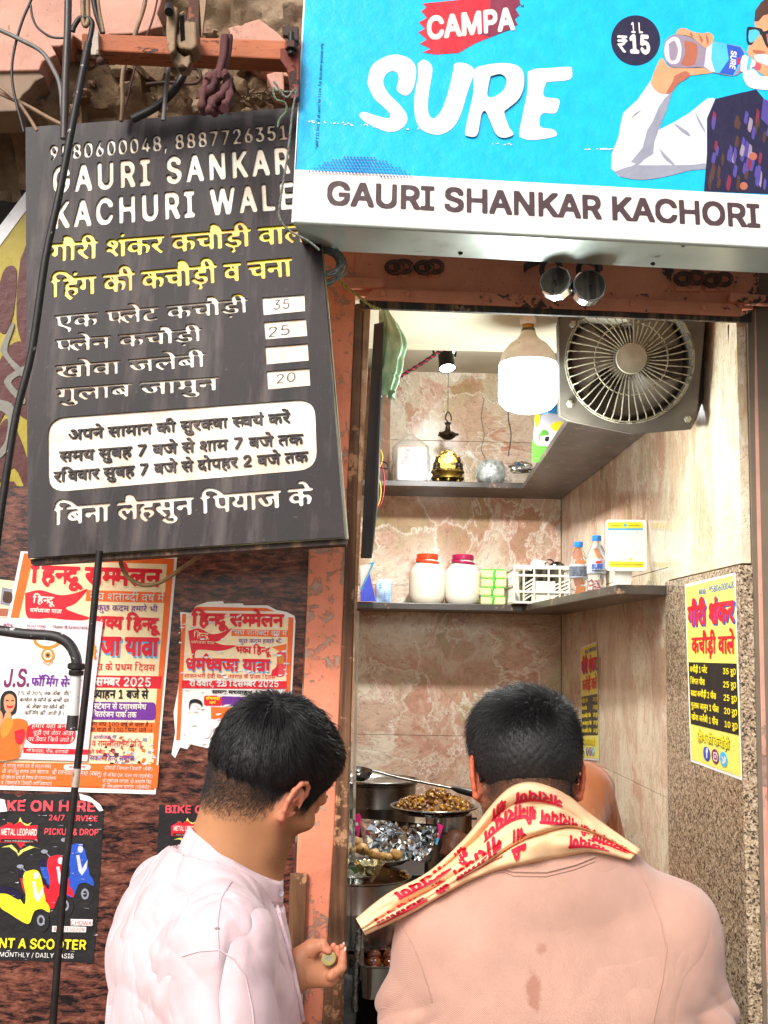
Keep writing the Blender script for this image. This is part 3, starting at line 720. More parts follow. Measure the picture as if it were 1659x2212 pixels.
P6([(880,290),(905,245),(960,238),(1010,262),(1060,275),(1120,280),(1150,272),(1195,295),(1200,340),(1175,380),(1130,402),(1100,380),(1075,360),(1020,315),(950,295)], 'skin', 0.0076, True, 'fingers')
for q in ([(1005,268),(1030,300),(1020,312),(1000,290)], [(1075,285),(1110,330),(1100,362),(1085,330)], [(1135,285),(1160,330),(1150,380),(1138,330)]): P6(q, 'skind', 0.0079, True, 'fingers')
P6([(1545,180),(1580,120),(1650,60),(1900,40),(1950,640),(1660,660),(1600,620),(1560,590),(1545,500),(1500,470),(1480,440),(1520,330),(1560,300)], 'skin', 0.0044, False, 'face_print')
P6([(1545,180),(1552,90),(1600,20),(1680,-40),(1900,-60),(1960,100),(1900,120),(1700,110),(1620,130),(1580,180)], 'brown', 0.0052, False, 'hair_print')
P6([(1450,660),(1452,590),(1500,570),(1560,600),(1600,640),(1700,640),(1900,620),(1900,760),(1700,760),(1560,752),(1490,725)], 'white', 0.0054, True, 'beard')
P6([(1540,470),(1600,455),(1700,480),(1700,560),(1620,540),(1560,510)], 'lgrey', 0.0056, True, 'moustache')
P6([(1480,245),(1500,225),(1600,240),(1625,265),(1680,250),(1800,250),(1820,400),(1680,410),(1640,380),(1605,300),(1570,290),(1530,370),(1495,375),(1478,330)], 'black', 0.0056, True, 'glasses')
P6([(1500,255),(1560,250),(1590,280),(1560,330),(1515,360),(1495,330)], 'sky', 0.0059, True, 'lens')
P6([(1645,290),(1700,275),(1700,380),(1660,370)], 'skind', 0.0059, True, 'lens')
P6([(1530,420),(1600,425),(1640,440),(1590,455),(1540,445)], 'skind', 0.0059, True, 'nose_shadow')
P6([(1548,520),(1600,545),(1590,590),(1548,580)], 'rose', 0.0057, True, 'lip')
P6([(1120,1612),(1145,1300),(1145,1000),(1215,835),(1400,790),(1560,755),(1640,850),(1760,900),(2000,900),(2000,1650)], 'navy', 0.0056, False, 'waistcoat')
random.seed(3)
for i in range(72):
    x = random.uniform(1165,1900); y = random.uniform(980,1560); c = random.choice(['purple','purple','purple','maroon','brown','mauve']); hgt = random.uniform(80,150); wd = random.uniform(16,26)
    P6([(x,y-hgt/2),(x+wd,y-hgt/4),(x+wd*0.3,y+hgt/2),(x-wd*0.7,y+hgt/4)], c, 0.0058+0.00002*i, True, 'weave_mark')
for x, y in ((1535,1320),(1455,1570)): shape(sg, S, circle(*t6(x,y), 8.5), INK['skind'], 0.0078, 0.0005, 'button')
P6([(1620,830),(1700,870),(1700,1100),(1600,1000)], 'purple', 0.0077, False, 'collar')

# ------------------------------------------------------------------ black menu board with cut-out letters
bc = quad([(55,275),(670,229.5),(745,1160),(60,1205)], 2.06)
B = three(bc[0], bc[3], bc[2]); bu = (bc[1]-bc[0]).normalized(); bv = B.n.cross(bu)
def B2(p): return ((p-bc[0]).dot(bu), (p-bc[0]).dot(bv))
mb = thing('menu_board', bc[3].lerp(bc[2], 0.5), 'tilted black menu board with cut-out white and yellow Hindi lettering', 'sign board')
t1 = xf(0, 0, 0.42991); t3 = xf(0, 548.6, 0.46298)
lines = [('\u200a'.join('9580600048, 8887726351'), (107,346), (621,299), 31, 'L', 0.036, 0), ('\u2009'.join('GAURI SANKAR'), (112,415), (627,371), 53, 'L', 0.045, 0), ('\u2009'.join('KACHURI WALE'), (115,491), (636,447), 53, 'L', 0.045, 0),
 ('गौरी शंकर कचौड़ी वाले', (106,564), (663,520), 36, 'D', 0.03, 1), ('हिंग की कचौड़ी व चना', (108,641), (633,594), 37, 'D', 0.034, 1),
 ('एक प्लेट कचौड़ी', (117,710), (538,673), 28, 'D', 0.022, 0), ('प्लेन कचौड़ी', (118,760), (438,735), 26, 'D', 0.022, 0), ('खोवा जलेबी', (118,817), (446,790), 27, 'D', 0.022, 0), ('गुलाब जामुन', (120,866), (474,841), 27, 'D', 0.022, 0),
 ('बिना लैहसुन पियाज के', (114,1133), (678,1089), 36, 'D', 0.028, 0)]
holes = []
outer = [B2(B.hit(*p)) for p in ((55,275),(60,1205),(745,1160),(670,229.5))]
ln = []
for s_, p0, p1, h, f_, b_, yel in lines:
    a, e_, u_, L, ks, lp = text_loops(B, s_, p0, p1, h, f_, b_, 64)
    for l in lp: holes.append(np.array([B2(a + e_*float(x*L) + u_*float(y*ks)) for x, y in l]))
def rr4(c, r=0.0):
    if not r: return np.array([B2(B.hit(*p)) for p in c])
    out = []; n = len(c)
    P = [Vector((*B2(B.hit(*p)), 0)) for p in c]
    for i in range(4):
        a = P[i] + (P[i-1]-P[i]).normalized()*r; b = P[i] + (P[(i+1)%4]-P[i]).normalized()*r
        for k in range(7):
            t = k/6; q = a*(1-t)**2 + P[i]*2*t*(1-t) + b*t*t; out.append((q.x, q.y))
    return np.array(out)
boxes = [[t3(1222,203),(t3(1420,188)),t3(1423,266),t3(1227,285)], [t3(1230,317),t3(1427,301),t3(1433,382),t3(1237,398)], [t3(1236,432),t3(1435,417),t3(1440,497),t3(1241,515)], [t3(1243,547),t3(1443,532),t3(1447,613),t3(1248,632)]]
panel = [t3(222,766),t3(1468,674),t3(1480,1003),t3(224,1113)]
holes += [rr4(b) for b in boxes] + [rr4(panel, 0.035)]
vs, fs = fillmesh([np.array(outer)] + holes, 0.0038)
def toB(vs, d=0.0): return [tuple(bc[0] + bu*float(a) + bv*float(b) + B.n*(float(c)+d)) for a, b, c in vs]
def board_mat():
    t = NT('board_black'); v = t.co(); n = t.noise(v, 5, 8, 0.65); n2 = t.noise(v, 60, 6, 0.7); st = t.noise(t.co((26,26,1.6), rot=(0.1,-0.08,0)), 1.0, 6, 0.6)
    c = t.ramp(n.outputs[0], [(0.3, '140d0f'), (0.55, '211619'), (0.72, '2e2124')])
    c = t.mix(t.ramp(st.outputs[0], [(0.50, (0,0,0)), (0.70, (0.6,)*3)]), c, '665a57'); c = t.mix(t.ramp(t.noise(t.co((9,9,0.8)), 1.0, 4, 0.5).outputs[0], [(0.5,(0,0,0)),(0.62,(0.5,)*3)]), c, '0d0b10')
    c = t.mix(t.ramp(t.noise(v, 130, 6, 0.75, 1.5).outputs[0], [(0.62, (0,0,0)), (0.72, (0.3,)*3)]), c, '8c8a8c')
    c = t.mix(t.ramp(n2.outputs[0], [(0.66, (0,0,0)), (0.74, (0.7,)*3)]), c, '77706f')
    return t.out(c, 0.5, 0, t.bump(n2.outputs[0], 0.12, 0.001), 0.25)
obj('front_panel', (toB(vs), fs), board_mat(), mb)
def acry(name, c, c2):
    t = NT(name); v = t.co(); n = t.noise(v, 10, 6, 0.6); n2 = t.noise(v, 45, 5, 0.7)
    cc = t.ramp(n.outputs[0], [(0.38, c2), (0.56, c)]); cc = t.mix(t.ramp(n2.outputs[0], [(0.62, (0,0,0)), (0.72, (0.5,)*3)]), cc, '9a6a34')
    return t.out(cc, 0.35, 0, None, 0.4)
MAW = acry('acrylic_white', 'f4ecd8', 'dcbba0'); MAY = acry('acrylic_yellow', 'f6e000', 'e0a400')
def onB(pts, d, th, mat, name): 
    P = [B.hit(*p) + B.n*d for p in pts]; return obj(name, G().prism(P, B.n*-th), mat, mb)
onB([(62,284),(664,238),(668,456),(70,501)], -0.0042, 0.004, MAW, 'backing'); onB([(70,502),(668,457),(690,632),(72,655)], -0.0042, 0.004, MAY, 'backing'); onB([(72,656),(690,633),(738,1152),(66,1197)], -0.0042, 0.004, MAW, 'backing')
onB([(672,240),(679,400),(700,596),(707,640),(751,1158),(745,1161),(60,1207),(57,1190),(740,1148)], -0.017, 0.010, M('board_core', 'c9c6a6', 0.7, var=0.2), 'core_sheet')
onB([(60,1205),(745,1160),(749,1163),(745,1172),(62,1215)], -0.012, 0.022, MWD, 'bottom_batten')
for s_, p0, p1, h in (('अपने सामान की सुरक्षा स्वयं करें', (147,950), (628,912), 21), ('समय सुबह 7 बजे से शाम 7 बजे तक', (127,997), (656,958), 21.5), ('रविवार सुबह 7 बजे से दोपहर 2 बजे तक', (115,1041), (667,996), 21.5)):
    write(mb, B, s_, p0, p1, h, MATS['board_black'], 'D', 0.02, 56, 0, 0.0, 0.0041)
M_PEN = flat('marker_pen', '5a4a42'); 
for s_, p0, p1, h in (('35', (590,669), (626,666), 21), ('25', (580,729), (627,722), 22), ('20', (597,829), (640,823), 20)):
    write(mb, B, s_, p0, p1, h, M_PEN, 'L', 0.0, 32, 0.12, -0.0036, 0.0005, 'handwriting')

# ------------------------------------------------------------------ posters on the granite wall
t5 = xf(0, 1152.1, 0.42991); t7 = xf(0, 1179.6, 0.4665); t7b = xf(0, 1645.9, 0.49605)  # third: view of the lower left
def poster(name, label, d, pts, mat, sheet=True):
    pl = FO(d); c = pl.hit(sum(p[0] for p in pts)/len(pts), max(p[1] for p in pts)); t = thing(name, c, label, 'poster')
    shape(t, pl, pts, mat, 0.0004, 0.0004, 'sheet')
    sh = lambda p, m, l=1, sm=False, nm='print': shape(t, pl, p, INK[m], 0.0004+0.0004*l, 0.0003, nm, sm)
    wr = lambda s, p0, p1, h, m, f='D', b=0.02, l=3, sl=0, res=36: write(t, pl, s, p0, p1, h, INK[m], f, b, res, sl, 0.0004+0.0004*l, 0.0002)
    return t, sh, wr, pl
def sh5(sh): return lambda pts, m, l=1, sm=False, nm='print': sh([t5(*p) for p in pts], m, l, sm, nm)
def wr5(wr, tr=t5, k=0.42991): return lambda s, a, b, h, m, f='D', bo=0.02, l=3, sl=0, res=36: wr(s, tr(*a), tr(*b), h*k, m, f, bo, l, sl, res)
# the large rally poster
t_, sh, wr, pl_ = poster('rally_poster', 'large orange and cream rally poster, half covered by the pink poster', 0.002, [(45,1191),(383,1201),(336,1716),(-60,1704)], INK['paper'])
s5, w5 = sh5(sh), wr5(wr)
s5([(120,100),(875,128),(775,1290),(-120,1262)], 'orange', 1); s5([(165,135),(840,155),(760,1160),(-80,1150)], 'cream', 2)
w5('हिन्दू सम्मेलन', (150,248), (815,268), 80, 'cream', 'D', 0.07, 4, 0, 48); w5('हिन्दू सम्मेलन', (150,245), (812,265), 80, 'red', 'D', 0.05, 5, 0, 48)
s5([(125,300),(200,285),(300,310),(380,300),(440,280),(380,350),(330,375),(380,400),(450,425),(380,440),(250,425),(140,425)], 'red', 4, True)
w5('हिन्दू', (163,350), (275,356), 34, 'white', 'D', 0.02, 7); w5('धर्मध्वजा यात्रा', (150,395), (310,402), 18, 'white', 'D', 0.02, 7)
s5([(435,285),(845,297),(842,350),(430,340)], 'orange', 3); w5('संघ शताब्दी वर्ष में', (450,335), (825,345), 36, 'white', 'D', 0.012, 6)
w5('कुछ कदम हमारे भी', (485,388), (792,396), 28, 'violet', 'D', 0.015, 6); w5('भव्य हिन्दू', (470,475), (805,488), 58, 'red', 'D', 0.05, 6, 0, 48)
w5('धर्मध्वजा यात्रा', (285,615), (802,622), 85, 'sky', 'D', 0.055, 5, 0, 48); w5('धर्मध्वजा यात्रा', (280,605), (797,614), 85, 'red', 'D', 0.05, 6, 0, 48)
w5('देवी यात्रा नवरात्र के प्रथम दिवस', (230,685), (778,694), 34, 'red', 'D', 0.01, 6)
s5([(-80,705),(812,718),(806,780),(-80,765)], 'red', 4); w5('रविवार, 28 दिसम्बर 2025', (150,760), (757,770), 40, 'white', 'D', 0.03, 7)
w5('समय : मध्याह्न 1 बजे से', (300,826), (745,832), 40, 'black', 'D', 0.02, 6)
sh([t5(*p) for p in rrect(60,842,782,932,18,5,0.01)], 'violet', 4); w5('मलदहिया स्टेशन से दशाश्वमेध', (330,880), (736,886), 26, 'white', 'D', 0.02, 7); w5('चितरंजन पार्क तक', (460,922), (686,926), 26, 'white', 'D', 0.02, 7)
s5([(0,940),(790,952),(785,1002),(0,992)], 'orange', 4); w5('आपके लिए संघ 100 वर्ष से चला है ।', (360,966), (762,973), 20, 'black', 'D', 0.012, 7); w5('हम धर्मध्वजा यात्रा में 100 मिनट चले ।।', (340,994), (760,1001), 20, 'black', 'D', 0.012, 7)
w5('आयोजक ::', (465,1034), (578,1034), 18, 'violet', 'D', 0.012, 7); w5('भारत व रामलीला समिति', (380,1070), (710,1075), 30, 'red', 'D', 0.015, 7)
w5('काशी क्षेत्र, उ.प्र.', (420,1108), (580,1110), 20, 'red', 'D', 0.012, 7); w5('सकल हिन्दू समाज', (450,1142), (672,1146), 26, 'violet', 'D', 0.015, 7)
random.seed(5)
for i in range(70): 
    x, y = random.uniform(480,770), random.uniform(1010,1160); s5([(x,y),(x+random.uniform(8,22),y+3),(x+random.uniform(4,16),y+random.uniform(12,26)),(x-6,y+14)], random.choice(['orange','skind','cream','grey','brown','lgrey']), 4+0.02*i, False, 'crowd_mark')
s5([(-120,1152),(800,1165),(790,1280),(-120,1262)], 'orange', 5)
for k, (s_, a, b) in enumerate((('श्री जगद्गुरु संतोष दास जी (सतुआ बाबा)', (15,1176), (255,1180)), ('श्री जगद्गुरु बालक दास महाराज', (12,1204), (243,1208)), ('श्री रामेश्वर दास श्री वैष्णव जी महामण्डलेश्वर', (8,1234), (282,1240)), ('पं. विष्णुपति त्रिपाठी ज्योतिषाचार्य', (5,1262), (260,1268)),
  ('श्री रजनीकान्त मिश्रा (बबलू)', (262,1212), (508,1220)), ('श्रीमती बिमला तिवारी (बेबी)', (525,1188), (765,1194)), ('श्री असित दास, राजन राय (एडवोकेट)', (518,1222), (765,1230)), ('श्री पुरुषोत्तम पाण्ड्या, श्री आशुतोष सिंह', (515,1252), (760,1258)), ('डॉ. रामअवतार पाण्डेय (एडवोकेट)', (512,1280), (755,1286)))): w5(s_, a, b, 17 if k != 4 else 22, 'white', 'D', 0.015, 8, 0, 28)
sh([t5(*p) for p in rrect(320,1162,455,1188,12,4)], 'paper', 7); w5(': संरक्षण :', (332,1182), (442,1184), 14, 'red', 'D', 0.012, 9)
# the torn smaller rally poster
t_, sh, wr, pl_ = poster('rally_poster', 'smaller torn rally poster peeling beside the pink pillar', 0.0015, [t5(*p) for p in ((905,395),(960,400),(985,365),(1040,345),(1120,340),(1125,352),(1220,352),(1225,362),(1345,362),(1390,385),(1440,395),(1480,415),(1485,440),(1470,740),(1462,900),(1420,1080),(1330,1100),(1200,1080),(1120,1085),(1060,1082),(1000,1070),(960,1060),(940,1085),(905,1075),(880,1130),(862,1110),(880,1000),(872,900),(895,780),(915,600))], INK['paper'])
s5, w5 = sh5(sh), wr5(wr)
s5([(915,405),(935,405),(905,1040),(885,1040)], 'orange', 1); s5([(1450,420),(1475,425),(1455,880),(1432,880)], 'orange', 1); s5([(985,368),(1340,375),(1380,392),(980,388)], 'orange', 1); s5([(940,405),(975,395),(1400,400),(1448,440),(1432,735),(920,730)], 'cream', 2)
w5('हिन्दू सम्मेलन', (960,462), (1428,468), 58, 'red', 'D', 0.045, 5, 0, 44)
s5([(945,490),(1000,478),(1060,505),(1110,500),(1165,478),(1110,535),(1080,545),(1120,560),(1188,565),(1110,590),(1030,585),(985,590),(975,640),(962,600)], 'red', 4, True)
w5('हिन्दू', (972,522), (1052,527), 24, 'cream', 'D', 0.015, 7); w5('धर्मध्वजा यात्रा', (960,553), (1078,557), 13, 'cream', 'D', 0.012, 7)
s5([(1165,480),(1470,488),(1468,522),(1162,515)], 'orange', 3); w5('संघ शताब्दी वर्ष में', (1176,510), (1442,518), 25, 'white', 'D', 0.012, 6)
w5('कुछ कदम हमारे भी', (1198,550), (1415,554), 20, 'violet', 'D', 0.012, 6); w5('भव्य हिन्दू', (1185,602), (1362,608), 34, 'red', 'D', 0.04, 6)
w5('धर्मध्वजा यात्रा', (934,694), (1362,700), 58, 'sky', 'D', 0.045, 5, 0, 44); w5('धर्मध्वजा यात्रा', (932,688), (1358,694), 58, 'red', 'D', 0.04, 6, 0, 44)
w5('शाकम्भरी देवी यात्रा नवरात्र के प्रथम दिवस', (925,726), (1382,732), 19, 'red', 'D', 0.01, 6)
s5([(915,738),(1440,742),(1440,782),(912,778)], 'red', 4); w5('रविवार, 28 दिसम्बर 2025', (950,768), (1400,772), 28, 'white', 'D', 0.022, 7); w5('समय मध्याह्न 1 बजे से', (1062,806), (1400,812), 18, 'black', 'D', 0.02, 6)
sh([t5(*p) for p in rrect(1025,815,1115,866,10,4)], 'red', 4); w5('शोभायात्रा', (1035,836), (1105,838), 14, 'yellow', 'D', 0.02, 7); w5('मार्ग', (1052,858), (1085,858), 12, 'yellow', 'D', 0.02, 7); s5([(1115,818),(1240,822),(1240,866),(1115,866)], 'violet', 4); s5([(1060,872),(1200,876),(1200,935),(1060,932)], 'orange', 4)
s5([(1390,600),(1430,590),(1438,640),(1425,715),(1380,712),(1392,650)], 'rose', 5, True, 'figure_print'); s5([(1400,612),(1422,610),(1425,650),(1402,655)], 'gold', 6, True, 'figure_print'); s5([(1365,572),(1440,555),(1432,600),(1400,590)], 'orange', 6); s5([(1366,690),(1400,660),(1396,715),(1362,715)], 'red', 6)
s5([(948,870),(955,840),(985,832),(1012,845),(1016,875),(1005,860),(975,850),(956,862),(952,890)], 'black', 5, True, 'hair_print'); s5([(1010,960),(1050,950),(1060,1000),(1040,1030),(1005,1010)], 'pink', 5, True, 'figure_print')
random.seed(11)
for i in range(120):       # torn fibre marks
    x, y = random.uniform(890,1440), random.choice([random.uniform(400,790), random.uniform(790,1060)]); l_ = random.uniform(8,40)
    s5([(x,y),(x+l_*0.5,y-random.uniform(2,6)),(x+l_,y+random.uniform(-3,3)),(x+l_*0.4,y+random.uniform(2,7))], random.choice(['paper','paper','lgrey','pink']), 8+0.02*i, True, 'torn_mark')
# the pink jeweller's poster in front
t_, sh, wr, pl_ = poster('jeweller_poster', 'pink and white jewellery poster stuck over the large rally poster', 0.008, [t5(*p) for p in ((-60,420),(500,442),(517,448),(478,760),(438,1145),(-60,1130))], INK['pink'])
s5, w5 = sh5(sh), wr5(wr)
s5([(-60,700),(0,690),(30,610),(50,560),(130,545),(180,500),(300,505),(345,530),(360,620),(372,900),(360,1085),(-60,1075)], 'paper', 1, True)
w5('सतेन्द्र', (15,466), (62,468), 13, 'magenta', 'D', 0.01, 4, 0, 28); w5('जस्सा सिंह', (14,482), (86,485), 12, 'magenta', 'D', 0.01, 4, 0, 28); w5('9634770082', (135,470), (229,473), 12, 'brown', 'L', 0.005, 4, 0, 28); w5('8937874855', (133,488), (227,491), 12, 'brown', 'L', 0.005, 4, 0, 28); w5('निशान्त जी 9690078087', (265,478), (448,483), 13, 'brown', 'D', 0.005, 4, 0, 28)
w5('J.S.', (18,770), (145,768), 88, 'magenta', 'L', 0.03, 5, 0.2, 48); w5('फॉर्मिंग सेन्टर', (155,765), (408,775), 40, 'violet', 'D', 0.028, 5, 0.1, 40)
for s_, a, b in (('1% से 20% तक ताँबा, पीतल', (88,812), (372,816)), ('बन्धेल व सोने के सभी प्रकार', (98,846), (372,850)), ('के जेवर पर सोने की', (130,880), (322,884)), ('फॉर्मिंग की जाती है ।', (122,912), (320,916))): w5(s_, a, b, 19, 'brown', 'D', 0.008, 5, 0.12, 32)
sh([t5(*p) for p in rrect(128,955,380,1058,46,6,0.01)], 'red', 3)
for s_, a, b in (('हमारे यहाँ बन्धेल,', (160,978), (372,982)), ('चूड़ी एवं जेवर ऑर्डर', (166,1012), (370,1016)), ('पर तैयार किये जाते है ।', (142,1045), (385,1050))): w5(s_, a, b, 20, 'white', 'D', 0.016, 6, 0.1, 32)
s5([(118,1076),(445,1086),(441,1112),(116,1104)], 'red', 3); w5('गोविन्दपुरा, चौक, वाराणसी', (133,1100), (343,1107), 16, 'white', 'D', 0.012, 6, 0, 32)
for k in range(26):
    a = math.pi*(0.02+0.96*k/25); cx, cy = 236-62*math.cos(a), 535+38*math.sin(a); sh([t5(*p) for p in circle(cx,cy,8,8,8)], 'gold', 4+0.02*k, False, 'jewel_print')
sh([t5(*p) for p in circle(240,612,34,36,20)], 'gold', 5, False, 'jewel_print'); sh([t5(*p) for p in circle(240,612,22,24,18)], 'paper', 6, False, 'jewel_print'); sh([t5(*p) for p in circle(240,612,16,17,16)], 'gold', 7, False, 'jewel_print'); sh([t5(*p) for p in circle(240,612,8,8,10)], 'brown', 8, False, 'jewel_print')
for k in range(7): sh([t5(*p) for p in circle(218+k*7.5,648+12-abs(k-3)*4,3.5,4,7)], 'gold', 6+0.02*k, False, 'jewel_print')
for k in range(4): sh([t5(*p) for p in circle(472+(k%2)*4,570+k*18,10-k,10,10)], 'gold', 5, False, 'jewel_print')
s5([(470,490),(474,490),(474,570),(470,570)], 'gold', 4)
# woman in an orange sari
s5([(0,870),(2,830),(20,798),(55,790),(82,812),(86,860),(80,900),(62,915),(40,940),(0,930)], 'black', 3, True, 'hair_print'); s5([(18,850),(28,815),(55,808),(75,830),(74,868),(60,895),(40,900),(24,885)], 'skin', 4, True, 'face_print')
s5([(-40,960),(10,940),(30,900),(55,905),(60,940),(100,960),(130,1000),(120,1060),(80,1130),(-60,1130)], 'skin', 4.3, True, 'body_print'); s5([(-40,1000),(20,960),(60,935),(100,930),(138,950),(130,1010),(100,1060),(90,1130),(-60,1130),(-60,1040)], 'orange', 4.8, True, 'sari_print'); s5([(72,995),(120,985),(124,1030),(108,1060),(80,1050)], 'red', 5.2, True, 'sleeve_print')
s5([(8,960),(30,930),(60,930),(66,960),(40,1010),(16,1030),(2,1000)], 'gold', 5.4, True, 'jewel_print'); s5([(30,862),(52,868),(66,862),(60,876),(40,878)], 'red', 5.4, True, 'lip_print'); s5([(28,838),(44,836),(42,842),(30,843)], 'black', 5.4); s5([(56,838),(70,838),(70,843),(58,843)], 'black', 5.4)
s5([(-60,880),(0,890),(14,930),(-8,990),(-60,1000)], 'skin', 5.6, True, 'hand_print')
# bit of a leaflet at the far left
t_, sh, wr, pl_ = poster('leaflet', 'faded scrap of leaflet at the far left edge above the pink poster', 0.001, [t5(*p) for p in ((-60,225),(80,240),(92,260),(72,422),(-60,420))], INK['cream'])
s5 = sh5(sh); s5([(10,270),(80,285),(70,370),(0,355)], 'grey', 2); s5([(20,290),(60,300),(55,350),(15,340)], 'brown', 3, True); s5([(-40,375),(66,380),(62,418),(-40,412)], 'skind', 2)
# scooter hire posters
def bike(pl, t_, sh, wr, T, K, full=True):
    s7 = lambda pts, m, l=1, sm=False, nm='print': sh([T(*p) for p in pts], m, l, sm, nm)
    w7 = lambda s, a, b, h, m, f='L', bo=0.03, l=3, sl=0: wr(s, T(*a), T(*b), h*K, m, f, bo, l, sl, 32)
    w7('BIKE ON HIRE', (-45,212), (415,216), 45, 'rose', bo=0.035); w7('24/7 SERVICE', (212,254), (425,259), 24, 'rose', bo=0.03); w7('PICKUP & DROP', (193,316), (428,320), 27, 'rose', bo=0.03)
    s7([(-10,290),(45,262),(60,275),(88,258),(112,278),(165,275),(160,320),(165,350),(110,352),(92,378),(72,352),(-10,350)], 'red', 2); w7('METAL LEOPARD', (4,318), (160,321), 28, 'white', bo=0.03, l=4); s7([(2,335),(160,338),(158,350),(2,347)], 'black', 4); w7('www.metalleopard.in', (20,346), (142,349), 7, 'white', bo=0.0, l=5)
    for q in ([(30,262),(60,275),(80,262),(88,240),(98,262),(120,272),(140,262),(118,284),(60,286)],[(5,372),(50,360),(75,385),(80,410),(88,385),(130,365),(180,380),(150,372),(100,392),(90,402),(70,392),(40,370)]): s7(q, 'paleyellow', 1.6)
    if not full: return
    for (ox, oy, c) in ((192,-55,'bluev'), (105,-5,'red'), (0,60,'yellow')):
        q = lambda pts: [(x+ox, y+oy) for x, y in pts]; L0 = 2 + (0 if c == 'bluev' else 2 if c == 'red' else 4)
        s7(q([(140,605),(170,590),(208,605),(215,640),(200,672),(170,680),(145,655)]), 'black', L0, True, 'tyre_print'); sh([T(x+ox,y+oy) for x, y in circle(178,630,17,24,14)], 'grey', L0+0.3, False, 'rim_print'); sh([T(x+ox,y+oy) for x, y in circle(178,630,9,14,12)], 'black', L0+0.5, False, 'rim_print')
        s7(q([(-20,500),(40,500),(75,520),(105,560),(112,520),(100,450),(120,420),(150,410),(175,430),(190,500),(196,560),(150,590),(130,640),(105,640),(40,600),(0,570)]), c, L0+0.8, True, 'scooter_print')
        s7(q([(140,590),(150,560),(190,545),(212,565),(215,595),(180,580)]), c, L0+1.0, True, 'mudguard_print'); s7(q([(140,460),(152,455),(165,520),(190,480),(185,520),(165,550),(150,530)]), 'lgrey', L0+1.2, False, 'trim_print')
        s7(q([(100,440),(112,418),(160,412),(172,436),(150,460),(115,455)]), c, L0+1.3, True, 'scooter_print'); sh([T(x+ox,y+oy) for x, y in circle(158,435,12,16,12)], 'lgrey', L0+1.5, False, 'lamp_print')
        sh([T(x+ox,y+oy) for x, y in circle(88,395,15,9,12)], 'grey', L0+1.1, False, 'mirror_print'); s7(q([(95,402),(100,402),(122,425),(115,425)]), 'grey', L0+1.1); s7(q([(-20,480),(50,490),(95,520),(80,540),(30,515),(-20,510)]), 'navy', L0+1.2, True, 'saddle_print')
    s7([(308,684),(404,686),(402,714),(308,712)], 'paper', 9); w7('CHOWK', (308,710), (398,712), 20, 'rose', bo=0.02, l=11); s7([(228,714),(376,718),(374,742),(226,740)], 'paper', 9); w7('8400130209', (232,736), (366,740), 18, 'rose', bo=0.015, l=11)
    w7('RENT A SCOOTER', (-70,808), (373,818), 42, 'yellow', bo=0.03, l=9); w7('MONTHLY / DAILY BASIS', (-2,848), (320,856), 21, 'paper', bo=0.02, l=9)
T7 = xf(0, 1645.9, 0.49605)
t_, sh, wr, pl_ = poster('scooter_poster', 'black scooter hire poster with yellow, red and blue scooters', 0.0012, [T7(*p) for p in ((-60,135),(60,138),(80,155),(110,138),(230,140),(345,142),(380,170),(420,190),(452,210),(440,400),(420,720),(405,878),(340,872),(200,868),(-60,862))], INK['black'])
bike(pl_, t_, sh, wr, T7, 0.49605)
sh([T7(*p) for p in ((345,138),(390,150),(436,185),(450,212),(432,215),(400,175),(350,165))], 'paper', 12, False, 'torn_edge'); sh([T7(*p) for p in ((-40,150),(20,165),(32,215),(0,218),(-40,190))], 'paper', 12, False, 'torn_edge')
random.seed(8)
for i in range(60):
    x, y = random.uniform(0,430), random.uniform(150,860); l_ = random.uniform(6,26); sh([T7(x,y), T7(x+l_,y+random.uniform(-3,3)), T7(x+l_,y+random.uniform(0,2)+1.0)], 'lgrey', 13, False, 'crease_mark')
T8 = xf(340, 1738, 0.34)
t_, sh, wr, pl_ = poster('scooter_poster', 'black scooter hire poster mostly hidden behind the man in white', 0.0012, [(344,1739),(560,1742),(540,2060),(330,2050)], INK['black'])
bike(pl_, t_, sh, wr, lambda x, y: (357+(x+45)*0.36, 1739+(y-165)*0.36), 0.36, False)
